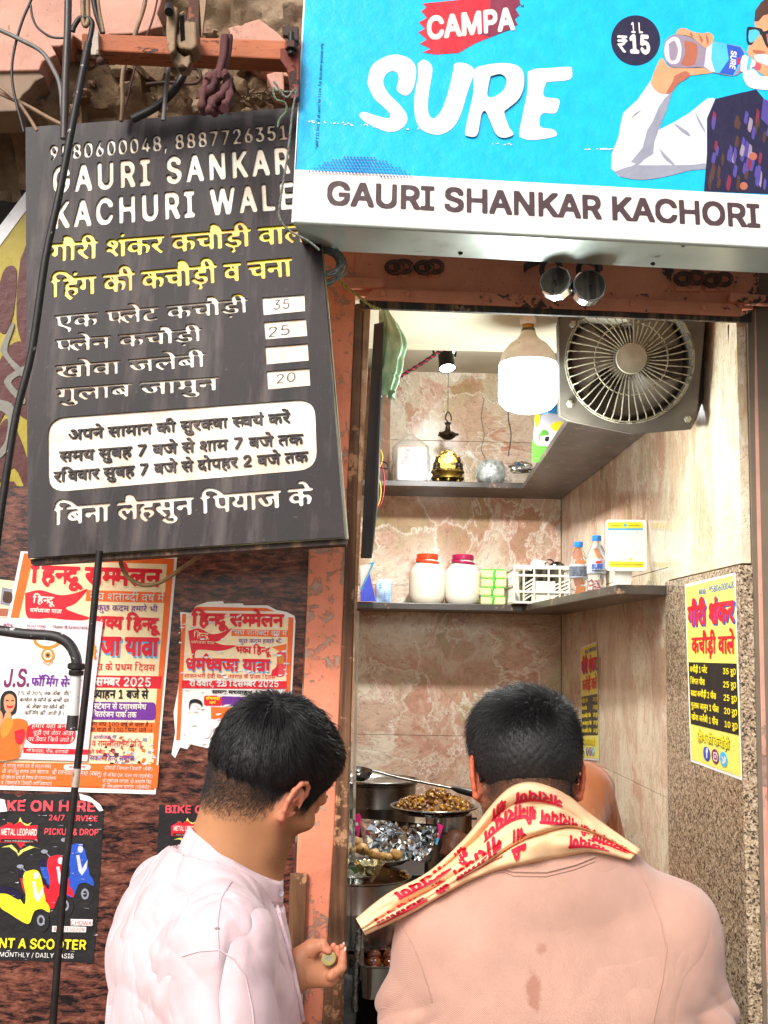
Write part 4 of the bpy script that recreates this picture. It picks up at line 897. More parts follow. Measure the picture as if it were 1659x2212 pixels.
# ------------------------------------------------------------------ price posters on the right wall
def price(pl, X, Y, label, ink='ink_dark'):
    """X(u), Y(u,v): u 0..1 across, v 0..1 down"""
    p = lambda u, v: Y(u, v); t = thing('price_poster', pl.hit(*p(0.5,1)), label, 'poster'); 
    sh = lambda pts, m, l, sm=False, nm='print': shape(t, pl, [p(*q) for q in pts], INK[m], 0.0005+0.0006*l, 0.0004, nm, sm)
    def wr(s, u0, u1, v, hv, m, f='D', b=0.02, l=3, sl=0):
        hh = (p(0.5,1)[1]-p(0.5,0)[1])*hv; write(t, pl, s, p(u0,v), p(u1,v), hh, INK[m], f, b, 40, sl, 0.0005+0.0006*l, 0.0003)
    sh([(0,0),(1,0),(1,1),(0,1)], 'paper', 0, nm='sheet'); sh([(0.02,0.015),(0.98,0.01),(0.98,0.985),(0.02,0.985)], 'paleyellow', 1)
    wr('Mob.: 9580600048', 0.3, 0.96, 0.075, 0.035, 'bluev', 'L', 0.01)
    wr('गौरी शंकर', 0.05, 0.98, 0.245, 0.10, 'bluev', 'D', 0.05, 3); wr('गौरी शंकर', 0.03, 0.96, 0.24, 0.10, 'red', 'D', 0.045, 4); wr('कचौड़ी वाले', 0.10, 0.95, 0.395, 0.085, 'red', 'D', 0.04, 4)
    sh([(0.03,0.445),(0.97,0.445),(0.97,0.79),(0.03,0.79)], 'black', 2)
    for k, (a, b) in enumerate((('कचौड़ी 1 प्लेट', '35 रू0'), ('सिंगल पीस', '25 रू0'), ('सादा कचौड़ी 2 पीस', '25 रू0'), ('गुलाब जामुन 1 पीस', '20 रू0'), ('खोवा जलेबी 1 पीस', '10 रू0'))):
        wr(a, 0.05, (0.42,0.36,0.58,0.62,0.6)[k], 0.50+0.066*k, 0.028, 'yellow', 'D', 0.02, 4); wr(b, 0.72, 0.95, 0.50+0.066*k, 0.028, 'yellow', 'D', 0.02, 4)
    wr('हींग की कचौड़ी', 0.17, 0.80, 0.872, 0.042, 'black', 'D', 0.055, 3); wr('हींग की कचौड़ी', 0.18, 0.79, 0.871, 0.042, 'yellow', 'D', 0.018, 4)
    for u, c in ((0.35,'bluev'),(0.52,'magenta'),(0.68,'sky')):
        pts = [(u+0.07*math.cos(a*0.3), 0.928+0.038*math.sin(a*0.3)) for a in range(21)]; sh(pts, c, 3, nm='round_icon')
    wr('f', 0.33, 0.375, 0.948, 0.045, 'white', 'L', 0.05, 5)
    sh([(0.485,0.908),(0.555,0.908),(0.555,0.948),(0.485,0.948)], 'white', 4, True); sh([(0.497,0.915),(0.543,0.915),(0.543,0.941),(0.497,0.941)], 'magenta', 5, True); sh([(0.51,0.921),(0.53,0.921),(0.53,0.935),(0.51,0.935)], 'white', 6, True)
    sh([(0.645,0.915),(0.68,0.925),(0.70,0.912),(0.72,0.92),(0.715,0.94),(0.68,0.952),(0.645,0.946),(0.665,0.938)], 'white', 4, True)
PR = PX(XR-0.0095)
def lerp4(tl, tr, br, bl):
    def f(u, v):
        # keep the sheet straight on its wall: interpolate in the world, then go back to the picture
        return None
    return f
def wallquad(pl, q):
    P = [pl.hit(*c) for c in q]
    def f(u, v):
        w = P[0]*(1-u)*(1-v) + P[1]*u*(1-v) + P[2]*u*v + P[3]*(1-u)*v; d = w-CAMP
        return (CX + FPX*d.dot(CR)/d.dot(CF), CY - FPX*d.dot(CU)/d.dot(CF))
    return f
price(PR, None, wallquad(PR, [(1479,1263),(1588,1237),(1603,1686),(1492,1645)]), 'yellow price poster on the speckled granite panel, the nearer of two')
PR2 = PX(XR-0.0005)
price(PR2, None, wallquad(PR2, [(1254,1399),(1289,1385),(1294,1643),(1256,1640)]), 'yellow price poster on the marble wall behind the man in pink')
# ------------------------------------------------------------------ lamps of the shop
def emis(name, col, st):
    t = NT(name); t.b.inputs['Base Color'].default_value = (0.8,0.8,0.8,1); t.b.inputs['Emission Color'].default_value = (*rgb(col), 1); t.b.inputs['Emission Strength'].default_value = st; return t.m
c = at(1141, 722, 2.55); k = 2.55/2404
lb = thing('light_bulb', c + Vector((0,0,0.04)), 'big glowing white LED bulb hanging in front of the shelves', 'light bulb')
obj('housing', G().lathe([(0.017,0.006),(0.019,-0.002),(0.026,-0.012),(0.045,-0.026),(0.060,-0.045),(0.0665,-0.066),(0.067,-0.072),(0.05,-0.0725)], c, n=40), M('bulb_plastic', 'f5f0e6', 0.45, var=0.12, scale=25, spots=('8b7a66', 30, 0.63)), lb, smooth=50)
obj('diffuser', G().lathe([(0.066,-0.0722),(0.069,-0.076),(0.0695,-0.15),(0.067,-0.165),(0.055,-0.178),(0.03,-0.187),(0.0,-0.190)], c, n=40), emis('bulb_glow', 'f1fffb', 5.0), lb, smooth=60)
obj('screw_cap', G().lathe([(0.0135,0.026),(0.0135,0.006),(0.016,0.0055)], c, n=20), M('brass_cap', 'b07c3c', 0.35, 0.9), lb, smooth=40)
obj('collar', G().lathe([(0.015,0.0135),(0.0165,0.010),(0.0165,0.004),(0.018,0.002)], c, n=20), M_SSD, lb, smooth=40)
hd = thing('lamp_holder', c + Vector((0,0,0.045)), 'white plastic lamp holder above the glowing bulb', 'lamp holder')
obj('socket', G().lathe([(0.016,0.045),(0.020,0.040),(0.0185,0.022),(0.012,0.022)], c, n=24), M_WHITEM, hd, smooth=40)
obj('base', G().box(c + Vector((0.004,0,0.055)), (0.052,0.034,0.016)), M_WHITEM, hd, bevel=0.003)
obj('stem', G().tube([c+Vector((0,0.01,0.06)), c+Vector((0,0.01,2.50-c.z))], 0.008, 8), M_WHITEM, hd, smooth=60)
for s_ in (-1,1): obj('screw', G().ell(c + Vector((0.004+s_*0.017,-0.0175,0.056)), (0.0028,0.002,0.0028), None, 8, 5), M_IRON, hd)
pl = bpy.data.lights.new('bulb_light', 'POINT'); pl.energy = 9.5; pl.shadow_soft_size = 0.07; pl.color = (0.93, 1.0, 0.97)
plo = bpy.data.objects.new('bulb_light', pl); COL.objects.link(plo); plo.location = c + Vector((0,0,-0.30))
# spotlight on the ceiling
d = 3.55; a = at(959, 742, d); b = at(968, 806, d-0.04)
sp = thing('spotlight', a, 'small black ceiling spotlight with its lamp lit, left of the bulb', 'spotlight')
ax = (b-a).normalized()
obj('mount', G().lathe([(0.026,0.0),(0.028,0.01),(0.028,0.035),(0.0,0.035)], a+Vector((0,0,0.005)), n=20), M_IRON, sp, smooth=40)
obj('stem', G().tube([a+Vector((0,0,0.03)), Vector((a.x,a.y,2.86))], 0.006, 6), M_IRON, sp)
obj('bracket', G().tube([a+Vector((-0.02,0,0.0)), a+Vector((-0.036,0,-0.02)), a+Vector((-0.03,0,-0.045))], 0.004, 6).tube([a+Vector((0.02,0,0.0)), a+Vector((0.04,0,-0.02)), a+Vector((0.036,0,-0.045))], 0.004, 6), M_IRON, sp)
obj('barrel', G().lathe([(0.0,0.018),(0.020,0.020),(0.024,0.03),(0.026,0.075),(0.029,0.10),(0.026,0.10),(0.024,0.09)], a, ax, 24), M_IRON, sp, smooth=40)
obj('lens', G().lathe([(0.0,0.102),(0.012,0.104),(0.025,0.096)], a, ax, 24), emis('spot_glow', 'ffffff', 14), sp, smooth=180)
s2 = bpy.data.lights.new('spot_beam', 'SPOT'); s2.energy = 44; s2.spot_size = R(150); s2.spot_blend = 0.8; s2.shadow_soft_size = 0.03
so = bpy.data.objects.new('spot_beam', s2); COL.objects.link(so); so.location = a + ax*0.125; so.rotation_euler = (-Vector((0.05,0.35,-1))).to_track_quat('Z','Y').to_euler()
# tube light on the ceiling
pa, pb2 = PZ(2.835).hit(985,703), PZ(2.835).hit(981,757)
tb = thing('tube_light', (pa+pb2)/2, 'short glowing white tube light on the ceiling beside the spotlight', 'tube light')
obj('tube', G().tube([pa, pb2], 0.011, 12), emis('tube_glow', 'f6fff8', 7), tb, smooth=60)
obj('fitting', G().box((pa+pb2)/2 + Vector((0,0,0.017)), (0.02, abs(pa.y-pb2.y)+0.02, 0.012)), M_WHITEM, tb, bevel=0.002)
tl_ = bpy.data.lights.new('tube_glow_light', 'POINT'); tl_.energy = 6; tl_.shadow_soft_size = 0.12; tl_.color = (0.95,1,0.97); tlo = bpy.data.objects.new('tube_glow_light', tl_); COL.objects.link(tlo); tlo.location = (pa+pb2)/2 - Vector((0,0.05,0.16))
# ceiling rose and the wires
cr = thing('ceiling_rose', PZ(2.855).hit(1075, 742), 'round white ceiling rose left of the fan', 'ceiling rose')
obj('cover', G().lathe([(0.05,0.0),(0.045,-0.012),(0.0,-0.016)], PZ(2.857).hit(1075,742), n=24), M_CEIL, cr, smooth=50)
def cable(name, label, cat, pts, r, mat, d=None, n=7, group=None, sm=8):
    w3 = [at(x, y, (d if d is not None else z[0])) for x, y, *z in pts]; w3 = spline(w3, sm)
    return tag(obj(name, G().tube(w3, r, n), mat, smooth=70), label, cat, group)
def twisted(name, label, cat, pts, r, mats, d, turns):
    w3 = spline([at(x, y, d) for x, y in pts], 14); L = len(w3); t = thing(name, w3[0], label, cat)
    for j, m in enumerate(mats):
        out = []
        for i, p in enumerate(w3):
            tg = (w3[min(i+1,L-1)]-w3[max(i-1,0)]).normalized(); u = tg.cross(Vector((0,1,0))).normalized(); v = tg.cross(u); a_ = 2*math.pi*(turns*i/L + j/len(mats))
            out.append(p + (u*math.cos(a_)+v*math.sin(a_))*r)
        obj('strand', G().tube(out, r, 6), m, t, smooth=70)
    return t
M_RED = M('wire_red', 'a3263a', 0.45); M_BLK = M('wire_black', '1b1a1c', 0.45); M_YEL = M('wire_yellow', 'c9a52c', 0.5); M_GRN = M('wire_green', '6f8a5c', 0.6)
twisted('electric_wire', 'red and black twisted wire crossing the ceiling behind the bulb', 'wire', [(1094,672),(1060,696),(1010,722),(960,752),(910,786),(856,818)], 0.0035, (M_RED, M_BLK), 3.0, 26)
wl = thing('loose_wires', at(822, 1040, 2.75), 'loose red and yellow wires hanging beside the dark door leaf', 'wire')
obj('wire', G().tube(spline([at(x,y,2.75) for x,y in ((818,965),(826,985),(822,1005),(814,1020),(822,1050),(820,1080),(808,1110))], 6), 0.0022, 6), M_YEL, wl, smooth=70); obj('wire', G().tube(spline([at(x,y,2.75) for x,y in ((818,990),(828,1020),(830,1050),(824,1085),(808,1106))], 6), 0.002, 6), M_RED, wl, smooth=70)
obj('wire', G().tube(spline([at(x,y,2.75) for x,y in ((818,996),(834,1000),(838,1012),(820,1010))], 6), 0.002, 6), M_BLK, wl, smooth=70)
M_DUST = M('dusty_plastic', '544c42', 0.7, var=0.35, scale=7, bump=0.4, bscale=90); M_DUSTL = M('dusty_wire', '8f8874', 0.65, var=0.25, scale=30, bump=0.4, bscale=150, spots=('5b5346', 40, 0.56))
M_BLADE = M('fan_blade', '6f6457', 0.55, var=0.2, scale=8, streak=('6c6254', 8, 0.55)); M_TUN = M('fan_tunnel', '5b5348', 0.8, var=0.3, scale=10)
# ------------------------------------------------------------------ exhaust fan
fc = at(1361, 776, 2.52); FK = 0.913; fn = Vector((-0.10,-1.0,-0.20)).normalized(); FP = Plane(fc, fn)
fu = Vector((0,0,1)).cross(-fn).normalized()*-1.0; fu = Vector((-fn.y*1.0, fn.x, 0)).normalized(); fv = fn.cross(fu); fv = -fv if fv.z < 0 else fv
def fx(a_, r_, dpt=0.0): r_ = r_*FK; return fc + fu*(math.cos(a_)*r_) + fv*(math.sin(a_)*r_) + fn*dpt
fan = thing('exhaust_fan', fc - Vector((0,0,0.17)), 'dusty round exhaust fan with a wire guard in a square frame, above the right shelf', 'fan')
sq = [(1208,655),(1212,898),(1234,909),(1372,937),(1494,927),(1506,905),(1524,700),(1524,655)]
P_ = [FP.hit(*p) for p in sq]; RO = 0.160*FK
l0 = np.array([((p-fc).dot(fu), (p-fc).dot(fv)) for p in P_]); l1 = np.array([(RO*math.cos(2*math.pi*i/48), RO*math.sin(2*math.pi*i/48)) for i in range(48)])
vs, fs = fillmesh([l0, l1], 0.003)
obj('frame', ([tuple(fc + fu*float(a_) + fv*float(b_) + fn*(float(c_)-0.012)) for a_, b_, c_ in vs], fs), M_DUST, fan)
g = G()
for i in range(len(P_)):
    p, q = P_[i], P_[(i+1)%len(P_)]; g.add([p-fn*0.012, q-fn*0.012, q-fn*0.10, p-fn*0.10], [(0,1,2,3)])
obj('casing', g, M_DUST, fan, solid=0.002)
g = G(); n = 48; g.add([fx(2*math.pi*i/n, 0.160, -0.013) for i in range(n)]+[fx(2*math.pi*i/n, 0.157, -0.11) for i in range(n)], [(i,(i+1)%n,n+(i+1)%n,n+i) for i in range(n)])
obj('tunnel', g, M_TUN, fan, smooth=60, solid=0.003)
obj('back_plate', G().prism([fx(2*math.pi*i/n, 0.159, -0.112) for i in range(n)], fn*-0.003), M_BLADE, fan)
for k in range(3):
    a0 = k*2*math.pi/3 + 0.75; g = G()
    def bl_(u, v):
        a_ = a0 + (v-0.5)*1.25*(0.75+0.5*u)+u*0.28; r_ = 0.035 + u*0.112; return fx(a_, r_, -0.058 + (v-0.5)*0.05*(1-0.3*u) + 0.01*math.sin(u*3))
    g.grid(bl_, 12, 10); obj('blade', g, M_BLADE, fan, smooth=60, solid=0.0015)
obj('motor', G().lathe([(0.0,-0.028),(0.034,-0.03),(0.036,-0.05),(0.045,-0.06),(0.045,-0.105)], fc, fn, 32), M_TUN, fan, smooth=40)
g = G(); n = 44
for i in range(n):
    a_ = 2*math.pi*i/n; w_ = 0.09*0; sweep = -0.10
    pts = [fx(a_+sweep, 0.034, 0.020), fx(a_+sweep*0.8, 0.06, 0.021), fx(a_+sweep*0.4, 0.10, 0.019), fx(a_, 0.145, 0.010), fx(a_, 0.156, 0.002), fx(a_+0.035, 0.160, -0.010)]
    obj('guard_wire', G().tube(spline(pts, 3), 0.00155, 5), M_DUSTL, fan, smooth=70)
for r_, dp in ((0.0915,0.0185),(0.1585,-0.006),(0.163,-0.010),(0.036,0.0185)):
    obj('guard_ring', G().tube([fx(2*math.pi*i/56, r_, dp) for i in range(57)], 0.0019, 6, False), M_DUSTL, fan, smooth=70)
obj('badge', G().lathe([(0.034,0.016),(0.036,0.022),(0.034,0.026),(0.0,0.028)], fc, fn, 32), M('fan_badge', '8d8673', 0.6, var=0.2, scale=30, bump=0.3), fan, smooth=40)
for p in ((1232,872),(1487,905),(1238,700)): obj('bolt', G().lathe([(0.009,0),(0.009,0.006),(0.004,0.010),(0,0.010)], FP.hit(*p)-fn*0.012, fn, 6), M_DUSTL, fan)
obj('side_post', G().prism([at(x, y, 2.58) for x, y in ((1505,650),(1526,650),(1520,860),(1505,905),(1496,900))], (0,0.03,0)), MWD, fan)
obj('hanger', G().bar(at(1230,650,2.56), at(1230,560,2.56), 0.02, 0.02), MWD, fan)

# ------------------------------------------------------------------ padlocks and hasps on the lintel
def hasp(px, py, w_, h_, seed, label, grp='hasps on the lintel'):
    c = FO(0.03).hit(px, py); t = thing('hasp', c - Vector((0,0,0.01)), label, 'hasp'); k = 2.25/2404; X = Vector((1,0.06,0)).normalized()
    obj('plate', G().prism([FO(0.036).hit(px+a_, py+b_) for a_, b_ in ((-w_*.5,-h_*.5),(w_*.1,-h_*.5),(w_*.12,h_*.05),(w_*.5,h_*.05),(w_*.5,h_*.5),(-w_*.5,h_*.5))], F.n*-0.009), ML, t, bevel=0.002)
    for s_ in (0,1):
        cc = FO(0.04).hit(px - w_*0.25 + s_*w_*0.5, py - h_*0.1 - s_*2); g = G()
        for i in range(9): pass
        g.tube([cc + X*(math.cos(a_)*0.017) + Vector((0,-0.006-0.006*math.sin(a_),math.sin(a_)*0.010)) for a_ in [2*math.pi*i/14 for i in range(15)]], 0.0055, 7, False); obj('eye', g, M_RUST, t, smooth=70)
M_RUST = M('rusty_iron', '4a3128', 0.75, 0.2, var=0.45, scale=22, bump=0.6, bscale=90, spots=('8a5040', 26, 0.6))
hasp(862,583,40,32,1,'rusty flat hasp at the left of the lintel'); hasp(927,583,44,28,2,'rusty hasp with a raised eye, second from the left on the lintel'); hasp(1488,608,54,40,3,'rusty hasp right of the two padlocks on the lintel'); hasp(1549,611,50,34,4,'rusty hasp nearest the right end of the lintel')
st = thing('hasp_strap', FO(0.04).hit(1200,590), 'curved rusty iron strap holding the two round padlocks', 'hasp')
obj('strap', G().grid(lambda u, v: FO(0.05+0.03*math.sin(u*3.1)).hit(1132+u*168, 580-26*math.sin(u*3.1)**0.7+ (v-0.5)*16), 18, 2), M_RUST, st, smooth=60, solid=0.006)
M_LKF = M('padlock_face', '6e6963', 0.5, 0.15, var=0.35, scale=25, bump=0.2, streak=('2e2a28', 30, 0.5)); M_CHR = M('padlock_chrome', 'c6cccd', 0.18, 1.0, var=0.08, scale=20, spots=('8b8a86', 45, 0.66))
M_KEY = flat('keyhole_black','0c0a0a')
def padlock(px, py, ax, r_, sides, label, tilt):
    c = at(px, py, 2.17); t = thing('padlock', c - Vector((0,0,r_)), label, 'padlock', None); a_ = Vector(ax).normalized(); th = 0.030
    obj('body', G().lathe([(r_*0.93,-th/2),(r_,-th/2+0.003),(r_,th/2-0.003),(r_*0.93,th/2),(r_*0.9,th/2)], c, a_, sides), M_CHR, t, smooth=30 if sides > 12 else 0)
    fp0 = obj('face_plate', G().lathe([(r_*0.9,th/2-0.001),(r_*0.88,th/2+0.002),(0,th/2+0.002)], c, a_, sides), M_LKF, t, smooth=30 if sides > 12 else 0)
    X = a_.cross(Vector((0,0,1))).normalized(); Z = X.cross(a_); Z = -Z if Z.z < 0 else Z; X = Matrix.Rotation(tilt, 3, a_) @ X; Z = Matrix.Rotation(tilt, 3, a_) @ Z
    k0 = c + a_*(th/2+0.0025) - Z*r_*0.15
    obj('keyhole', G().prism([k0 + X*p + Z*q for p, q in ((-.0015,-.009),(.0015,-.009),(.0015,-.001),(.0032,.002),(.002,.005),(-.002,.005),(-.0032,.002),(-.0015,-.001))], a_*0.0005), M_KEY, fp0)
    g = G().tube(spline([c - X*r_*0.55 + Z*r_*0.6, c - X*r_*0.55 + Z*r_*1.35, c - X*r_*0.2 + Z*r_*1.75, c + X*r_*0.2 + Z*r_*1.75, c + X*r_*0.55 + Z*r_*1.35, c + X*r_*0.55 + Z*r_*0.6], 5), 0.0058, 9)
    obj('shackle', g, M_IRON, t, smooth=70)
padlock(1202, 613, (-0.45,-1,0.16), 0.033, 10, 'tilted round steel padlock, the left one of the pair on the lintel', 0.35)
padlock(1271, 622, (0.03,-1,0.05), 0.034, 36, 'round steel padlock with a keyhole, the right one of the pair on the lintel', 0.0)

# ------------------------------------------------------------------ things hanging at the left of the opening
dl_ = thing('door_leaf', at(792,1200,2.42), 'dark metal door leaf seen edge-on just inside the left of the opening', 'door')
obj('stile', G().add([at(808,700,2.40),at(829,695,2.41),at(817,1080,2.41),at(803,1206,2.41),at(779,1206,2.40),at(790,1000,2.40)]+[at(808,700,2.44),at(829,695,2.45),at(817,1080,2.45),at(803,1206,2.45),at(779,1206,2.44),at(790,1000,2.44)], [(0,1,2,3,4,5),(11,10,9,8,7,6),(0,6,7,1),(1,7,8,2),(2,8,9,3),(3,9,10,4),(4,10,11,5),(5,11,6,0)]), M('dark_metal', '2b2320', 0.5, 0.1, var=0.3, scale=20, bump=0.3, bscale=60, streak=('8d8a84', 30, 0.66)), dl_, bevel=0.002)
obj('glass_edge', G().tube([at(830,700,2.46),at(816,1080,2.46),at(803,1195,2.46)], 0.0022, 6), M('glass_edge', '46665a', 0.15), dl_); obj('glass_edge', G().tube([at(825,700,2.44),at(811,1080,2.44),at(797,1195,2.44)], 0.0016, 6), MATS['glass_edge'], dl_)
def cloth_bag(u, v):
    a_ = v*2*math.pi; y = 668+u*185; w_ = (8+30*min(1,u*3))*(1.0 if u < 0.75 else 1-1.3*(u-0.75)) ; cx = 828+14*min(1,u*2.5)+6*math.sin(u*5)
    p = at(cx + w_*0.72*math.cos(a_), y+ (8*math.sin(a_*2) if u > 0.8 else 0), 2.44) + Vector((0, 0.02*math.sin(a_), 0)); n_ = mnoise.noise(p*38)*0.006 + 0.004*math.sin(a_*7+u*4)
    return p + Vector((math.cos(a_)*n_, math.sin(a_)*n_, 0))
t = NT('green_film'); v = t.co(); n_ = t.noise(v, 30, 6, 0.6); t.out(t.ramp(n_.outputs[0], [(0.35,'8fc096'),(0.65,'bfe2c0')]), 0.3, 0, t.bump(n_.outputs[0], 0.6, 0.01), 0.5, Transmission_Weight=0.25)
tag(obj('plastic_bag', G().grid(cloth_bag, 46, 44), MATS['green_film'], smooth=180), 'crumpled pale green plastic bag hanging in the top left corner of the opening', 'plastic bag')
twisted('binding_wire', 'thin green and yellow wire running from the coil to the plastic bag', 'wire', [(728,598),(745,618),(775,640),(800,660),(822,668)], 0.0016, (M_YEL, M_GRN), 2.2, 10)
# clear acrylic counter screen, seen nearly edge-on
def clear(name, tint, tr=0.85, rough=0.05):
    t = NT(name); g_ = t.n('BsdfGlass'); g_.inputs['IOR'].default_value = 1.3; t.out(tint, rough, 0, None, 0.5, Transmission_Weight=tr, IOR=1.35); return t.m
M_ACR = clear('clear_acrylic', 'dfe6e2', 0.88, 0.08)
scn = thing('acrylic_screen', at(740,2100,2.36), 'clear acrylic counter screen standing at the left edge of the counter', 'screen')
obj('sheet', G().add([at(760,1320,2.38),at(772,1320,2.62),at(741,3000,2.62),at(700,3000,2.38)]+[at(764,1320,2.38),at(776,1320,2.62),at(745,3000,2.62),at(704,3000,2.38)], [(0,1,2,3),(7,6,5,4),(0,4,5,1),(1,5,6,2),(2,6,7,3),(3,7,4,0)]), M_ACR, scn)
obj('edge_strip', G().tube([at(762,1330,2.37),at(736,2212,2.37),at(700,3000,2.37)], 0.005, 8), M_ACR, scn, smooth=60)

# ------------------------------------------------------------------ top left: beam, clamp, ropes, cables, rods
bm = thing('steel_beam', at(420,100,1.98), 'rust streaked orange painted steel beam above the menu board', 'beam')
def prism_px(pts, d, th): return G().prism([at(x, y, d) for x, y in pts], (0, th, 0))
a_, b_, c_, e_ = at(176,71,1.97), at(648,88,1.97), at(648,130,1.97), at(176,108,1.97)
obj('channel', G().add([a_,b_,c_,e_]+[p+Vector((0,0.05,0)) for p in (a_,b_,c_,e_)], [(0,1,2,3),(7,6,5,4),(0,4,5,1),(1,5,6,2),(2,6,7,3),(3,7,4,0)]), MO, bm, bevel=0.003)
obj('end_plate', prism_px([(196,64),(212,66),(213,118),(196,118)], 1.955, 0.015), M('worn_white', 'b5a596', 0.6, var=0.3, scale=30, spots=('6e5a4c', 30, 0.55)), bm, bevel=0.001)
obj('bolt', G().ell(at(217,132,1.96), (0.008,0.008,0.008), None, 10, 6), M_RUST, bm, smooth=180)
M_CL = M('clamp_iron', '8d7459', 0.65, 0.3, var=0.35, scale=30, bump=0.5, bscale=100, spots=('4d3a2c', 30, 0.56))
cl = thing('clamp', at(390,60,1.93), 'rusty beige iron clamp gripping the orange beam', 'clamp')
obj('jaw', prism_px([(360,22),(372,10),(384,16),(380,60),(378,108),(366,118),(360,96),(358,60)], 1.90, 0.03), M_CL, cl, bevel=0.003); obj('body', prism_px([(384,28),(398,20),(404,44),(424,46),(426,98),(414,108),(388,104),(376,92),(378,76),(386,70)], 1.91, 0.05), M_CL, cl, bevel=0.004)
obj('slot', prism_px([(388,34),(397,32),(399,84),(390,88)], 1.908, 0.003), M_BLACK, cl)
obj('arm', prism_px([(364,108),(378,104),(398,122),(411,116),(412,134),(404,148),(386,146),(370,126)], 1.92, 0.03), M_CL, cl, bevel=0.003); obj('screw', G().tube([at(365,14,1.90), at(365,26,1.88)], 0.008, 10), M_IRON, cl, smooth=50); obj('bolt', G().ell(at(393,147,1.92), (0.009,0.009,0.006), None, 8, 5), M_RUST, cl)
ub = thing('upright_bracket', at(415,20,1.97), 'brown rusty upright iron rising behind the clamp', 'bracket'); obj('bar', prism_px([(408,-60),(432,-60),(430,98),(406,98)], 2.04, 0.03), M_RUST, ub, bevel=0.002); obj('bar', prism_px([(431,0),(444,-60),(452,-60),(436,80)], 2.03, 0.01), M_CL, ub)
rb = thing('angle_bracket', at(625,215,1.99), 'rusty angle bracket bolted to the right end of the orange beam', 'bracket')
obj('top_plate', prism_px([(609,55),(645,56),(645,88),(632,88),(628,78),(611,76)], 1.96, 0.012), M_RUST, rb, bevel=0.002); obj('leg', prism_px([(605,104),(648,100),(646,210),(628,214),(620,150),(606,130)], 1.95, 0.02), old_paint('rust_red','6e3022','3a2a22','24150f',0.57), rb, bevel=0.002); obj('bolt', G().tube([at(629,72,1.95), at(629,118,1.94)], 0.006, 8), M_IRON, rb, smooth=60); obj('nut', G().lathe([(0.012,-0.006),(0.012,0.006)], at(629,100,1.94), (0,0,1), 6), M_RUST, rb)
# cloth rope, knotted
M_ROPE = M('maroon_cloth', '5b3434', 0.9, var=0.35, scale=30, bump=0.8, bscale=120)
rp = thing('cloth_rope', at(470,240,1.93), 'knotted maroon cloth tied round the beam and holding up the menu board', 'rope')
for dx, dd in ((-5,0),(0,-0.01),(5,0.005),(9,0)): obj('strand', G().tube(spline([at(x+dx*k_, y, 1.93+dd) for x, y, k_ in ((488,76,1),(487,88,1.1),(484,120,1),(476,150,0.9),(472,170,0.7))], 5), 0.0052, 7), M_ROPE, rp, smooth=70)
for q in (((472,160),(452,170),(440,195),(436,225),(440,240),(446,225),(454,195),(466,176)), ((474,160),(490,172),(496,200),(490,222),(478,236),(466,240),(458,228),(466,214),(482,216),(496,226),(484,234)), ((470,162),(462,190),(460,215),(452,236),(462,243),(476,238)), ((480,158),(494,166),(488,190),(476,206),(470,220)), ((448,174),(470,156),(490,168))):
    obj('strand', G().tube(spline([at(x, y, 1.92+0.012*math.sin(i*1.7)) for i, (x, y) in enumerate(q)], 5), [0.0075+0.002*math.sin(j*1.3) for j in range((len(q)-1)*5+1)], 8), M_ROPE, rp, smooth=70)
M_CBG = M('cable_grey', '6e6a68', 0.5, var=0.2, scale=40); M_CBB = M('cable_brown', '8a6d54', 0.6, var=0.3, scale=40, bump=0.4); M_CBK = M('cable_black', '25201f', 0.45, var=0.3, scale=40)
cable('conduit', 'thick black vertical conduit at the top left', 'pipe', [(148,-60),(146,60),(141,180),(138,300)], 0.0068, M('conduit','3c3230',0.45,var=0.4,scale=40,bump=0.5), 1.92, 10)
cable('cable', 'grey cable sagging from the left edge down behind the conduit', 'cable', [(-40,50),(0,65),(48,88),(90,112),(117,153),(131,191),(136,262),(138,300)], 0.0042, M_CBG, 1.94)
cable('cable', 'thin black cable hanging down the far left of the broken wall', 'cable', [(74,-30),(67,0),(50,40),(36,85),(27,130),(26,170),(33,213),(52,285)], 0.0026, M_CBK, 1.95)
cable('cable', 'thin black cable looping over the pink plaster to the conduit', 'cable', [(66,10),(70,36),(82,60),(109,79),(134,82),(142,80)], 0.0023, M_CBK, 1.95)
cable('cable', 'thin brown cable slanting down to the board corner, the upper of two', 'cable', [(-30,165),(0,188),(36,218),(60,250),(80,282)], 0.0034, M_CBB, 1.96)
cable('cable', 'thicker brown cable slanting down to the board top, the lower of two', 'cable', [(-30,190),(0,202),(55,227),(100,252),(138,272)], 0.0040, M_CBB, 1.97)
cable('cable', 'brown upright cable left of the clamp below the beam', 'cable', [(316,-30),(312,10),(296,60),(284,100),(272,130),(264,170),(265,220),(262,262)], 0.0046, M_CBB, 2.10)
cable('cable', 'thin maroon cable slanting below the beam', 'cable', [(344,-20),(330,40),(305,110),(288,160),(272,230)], 0.0020, M_ROPE, 2.09)
cable('cable', 'dark cable hanging straight down under the clamp', 'cable', [(366,110),(364,150),(358,200),(353,260)], 0.0045, M_CBG, 2.05)
cable('hose', 'thick black hose curving down behind the menu board', 'hose', [(404,140),(392,170),(372,200),(335,232),(285,258)], 0.0085, M_CBK, 2.07, 10)
cable('iron_hook', 'bent rusty iron rod sticking out of the broken wall', 'rod', [(315,182),(360,178),(405,181),(426,178),(434,165),(428,150),(414,147)], 0.0036, M_RUST, 2.14)
cable('iron_rod', 'dark twin iron rod at the top beside the chain link', 'rod', [(196,-40),(206,20),(222,72)], 0.0055, M_IRON, 1.99); 
cable('iron_strap', 'pale iron strap running down beside the chain link', 'rod', [(209,-40),(214,20),(224,70)], 0.0032, M_CL, 1.97)
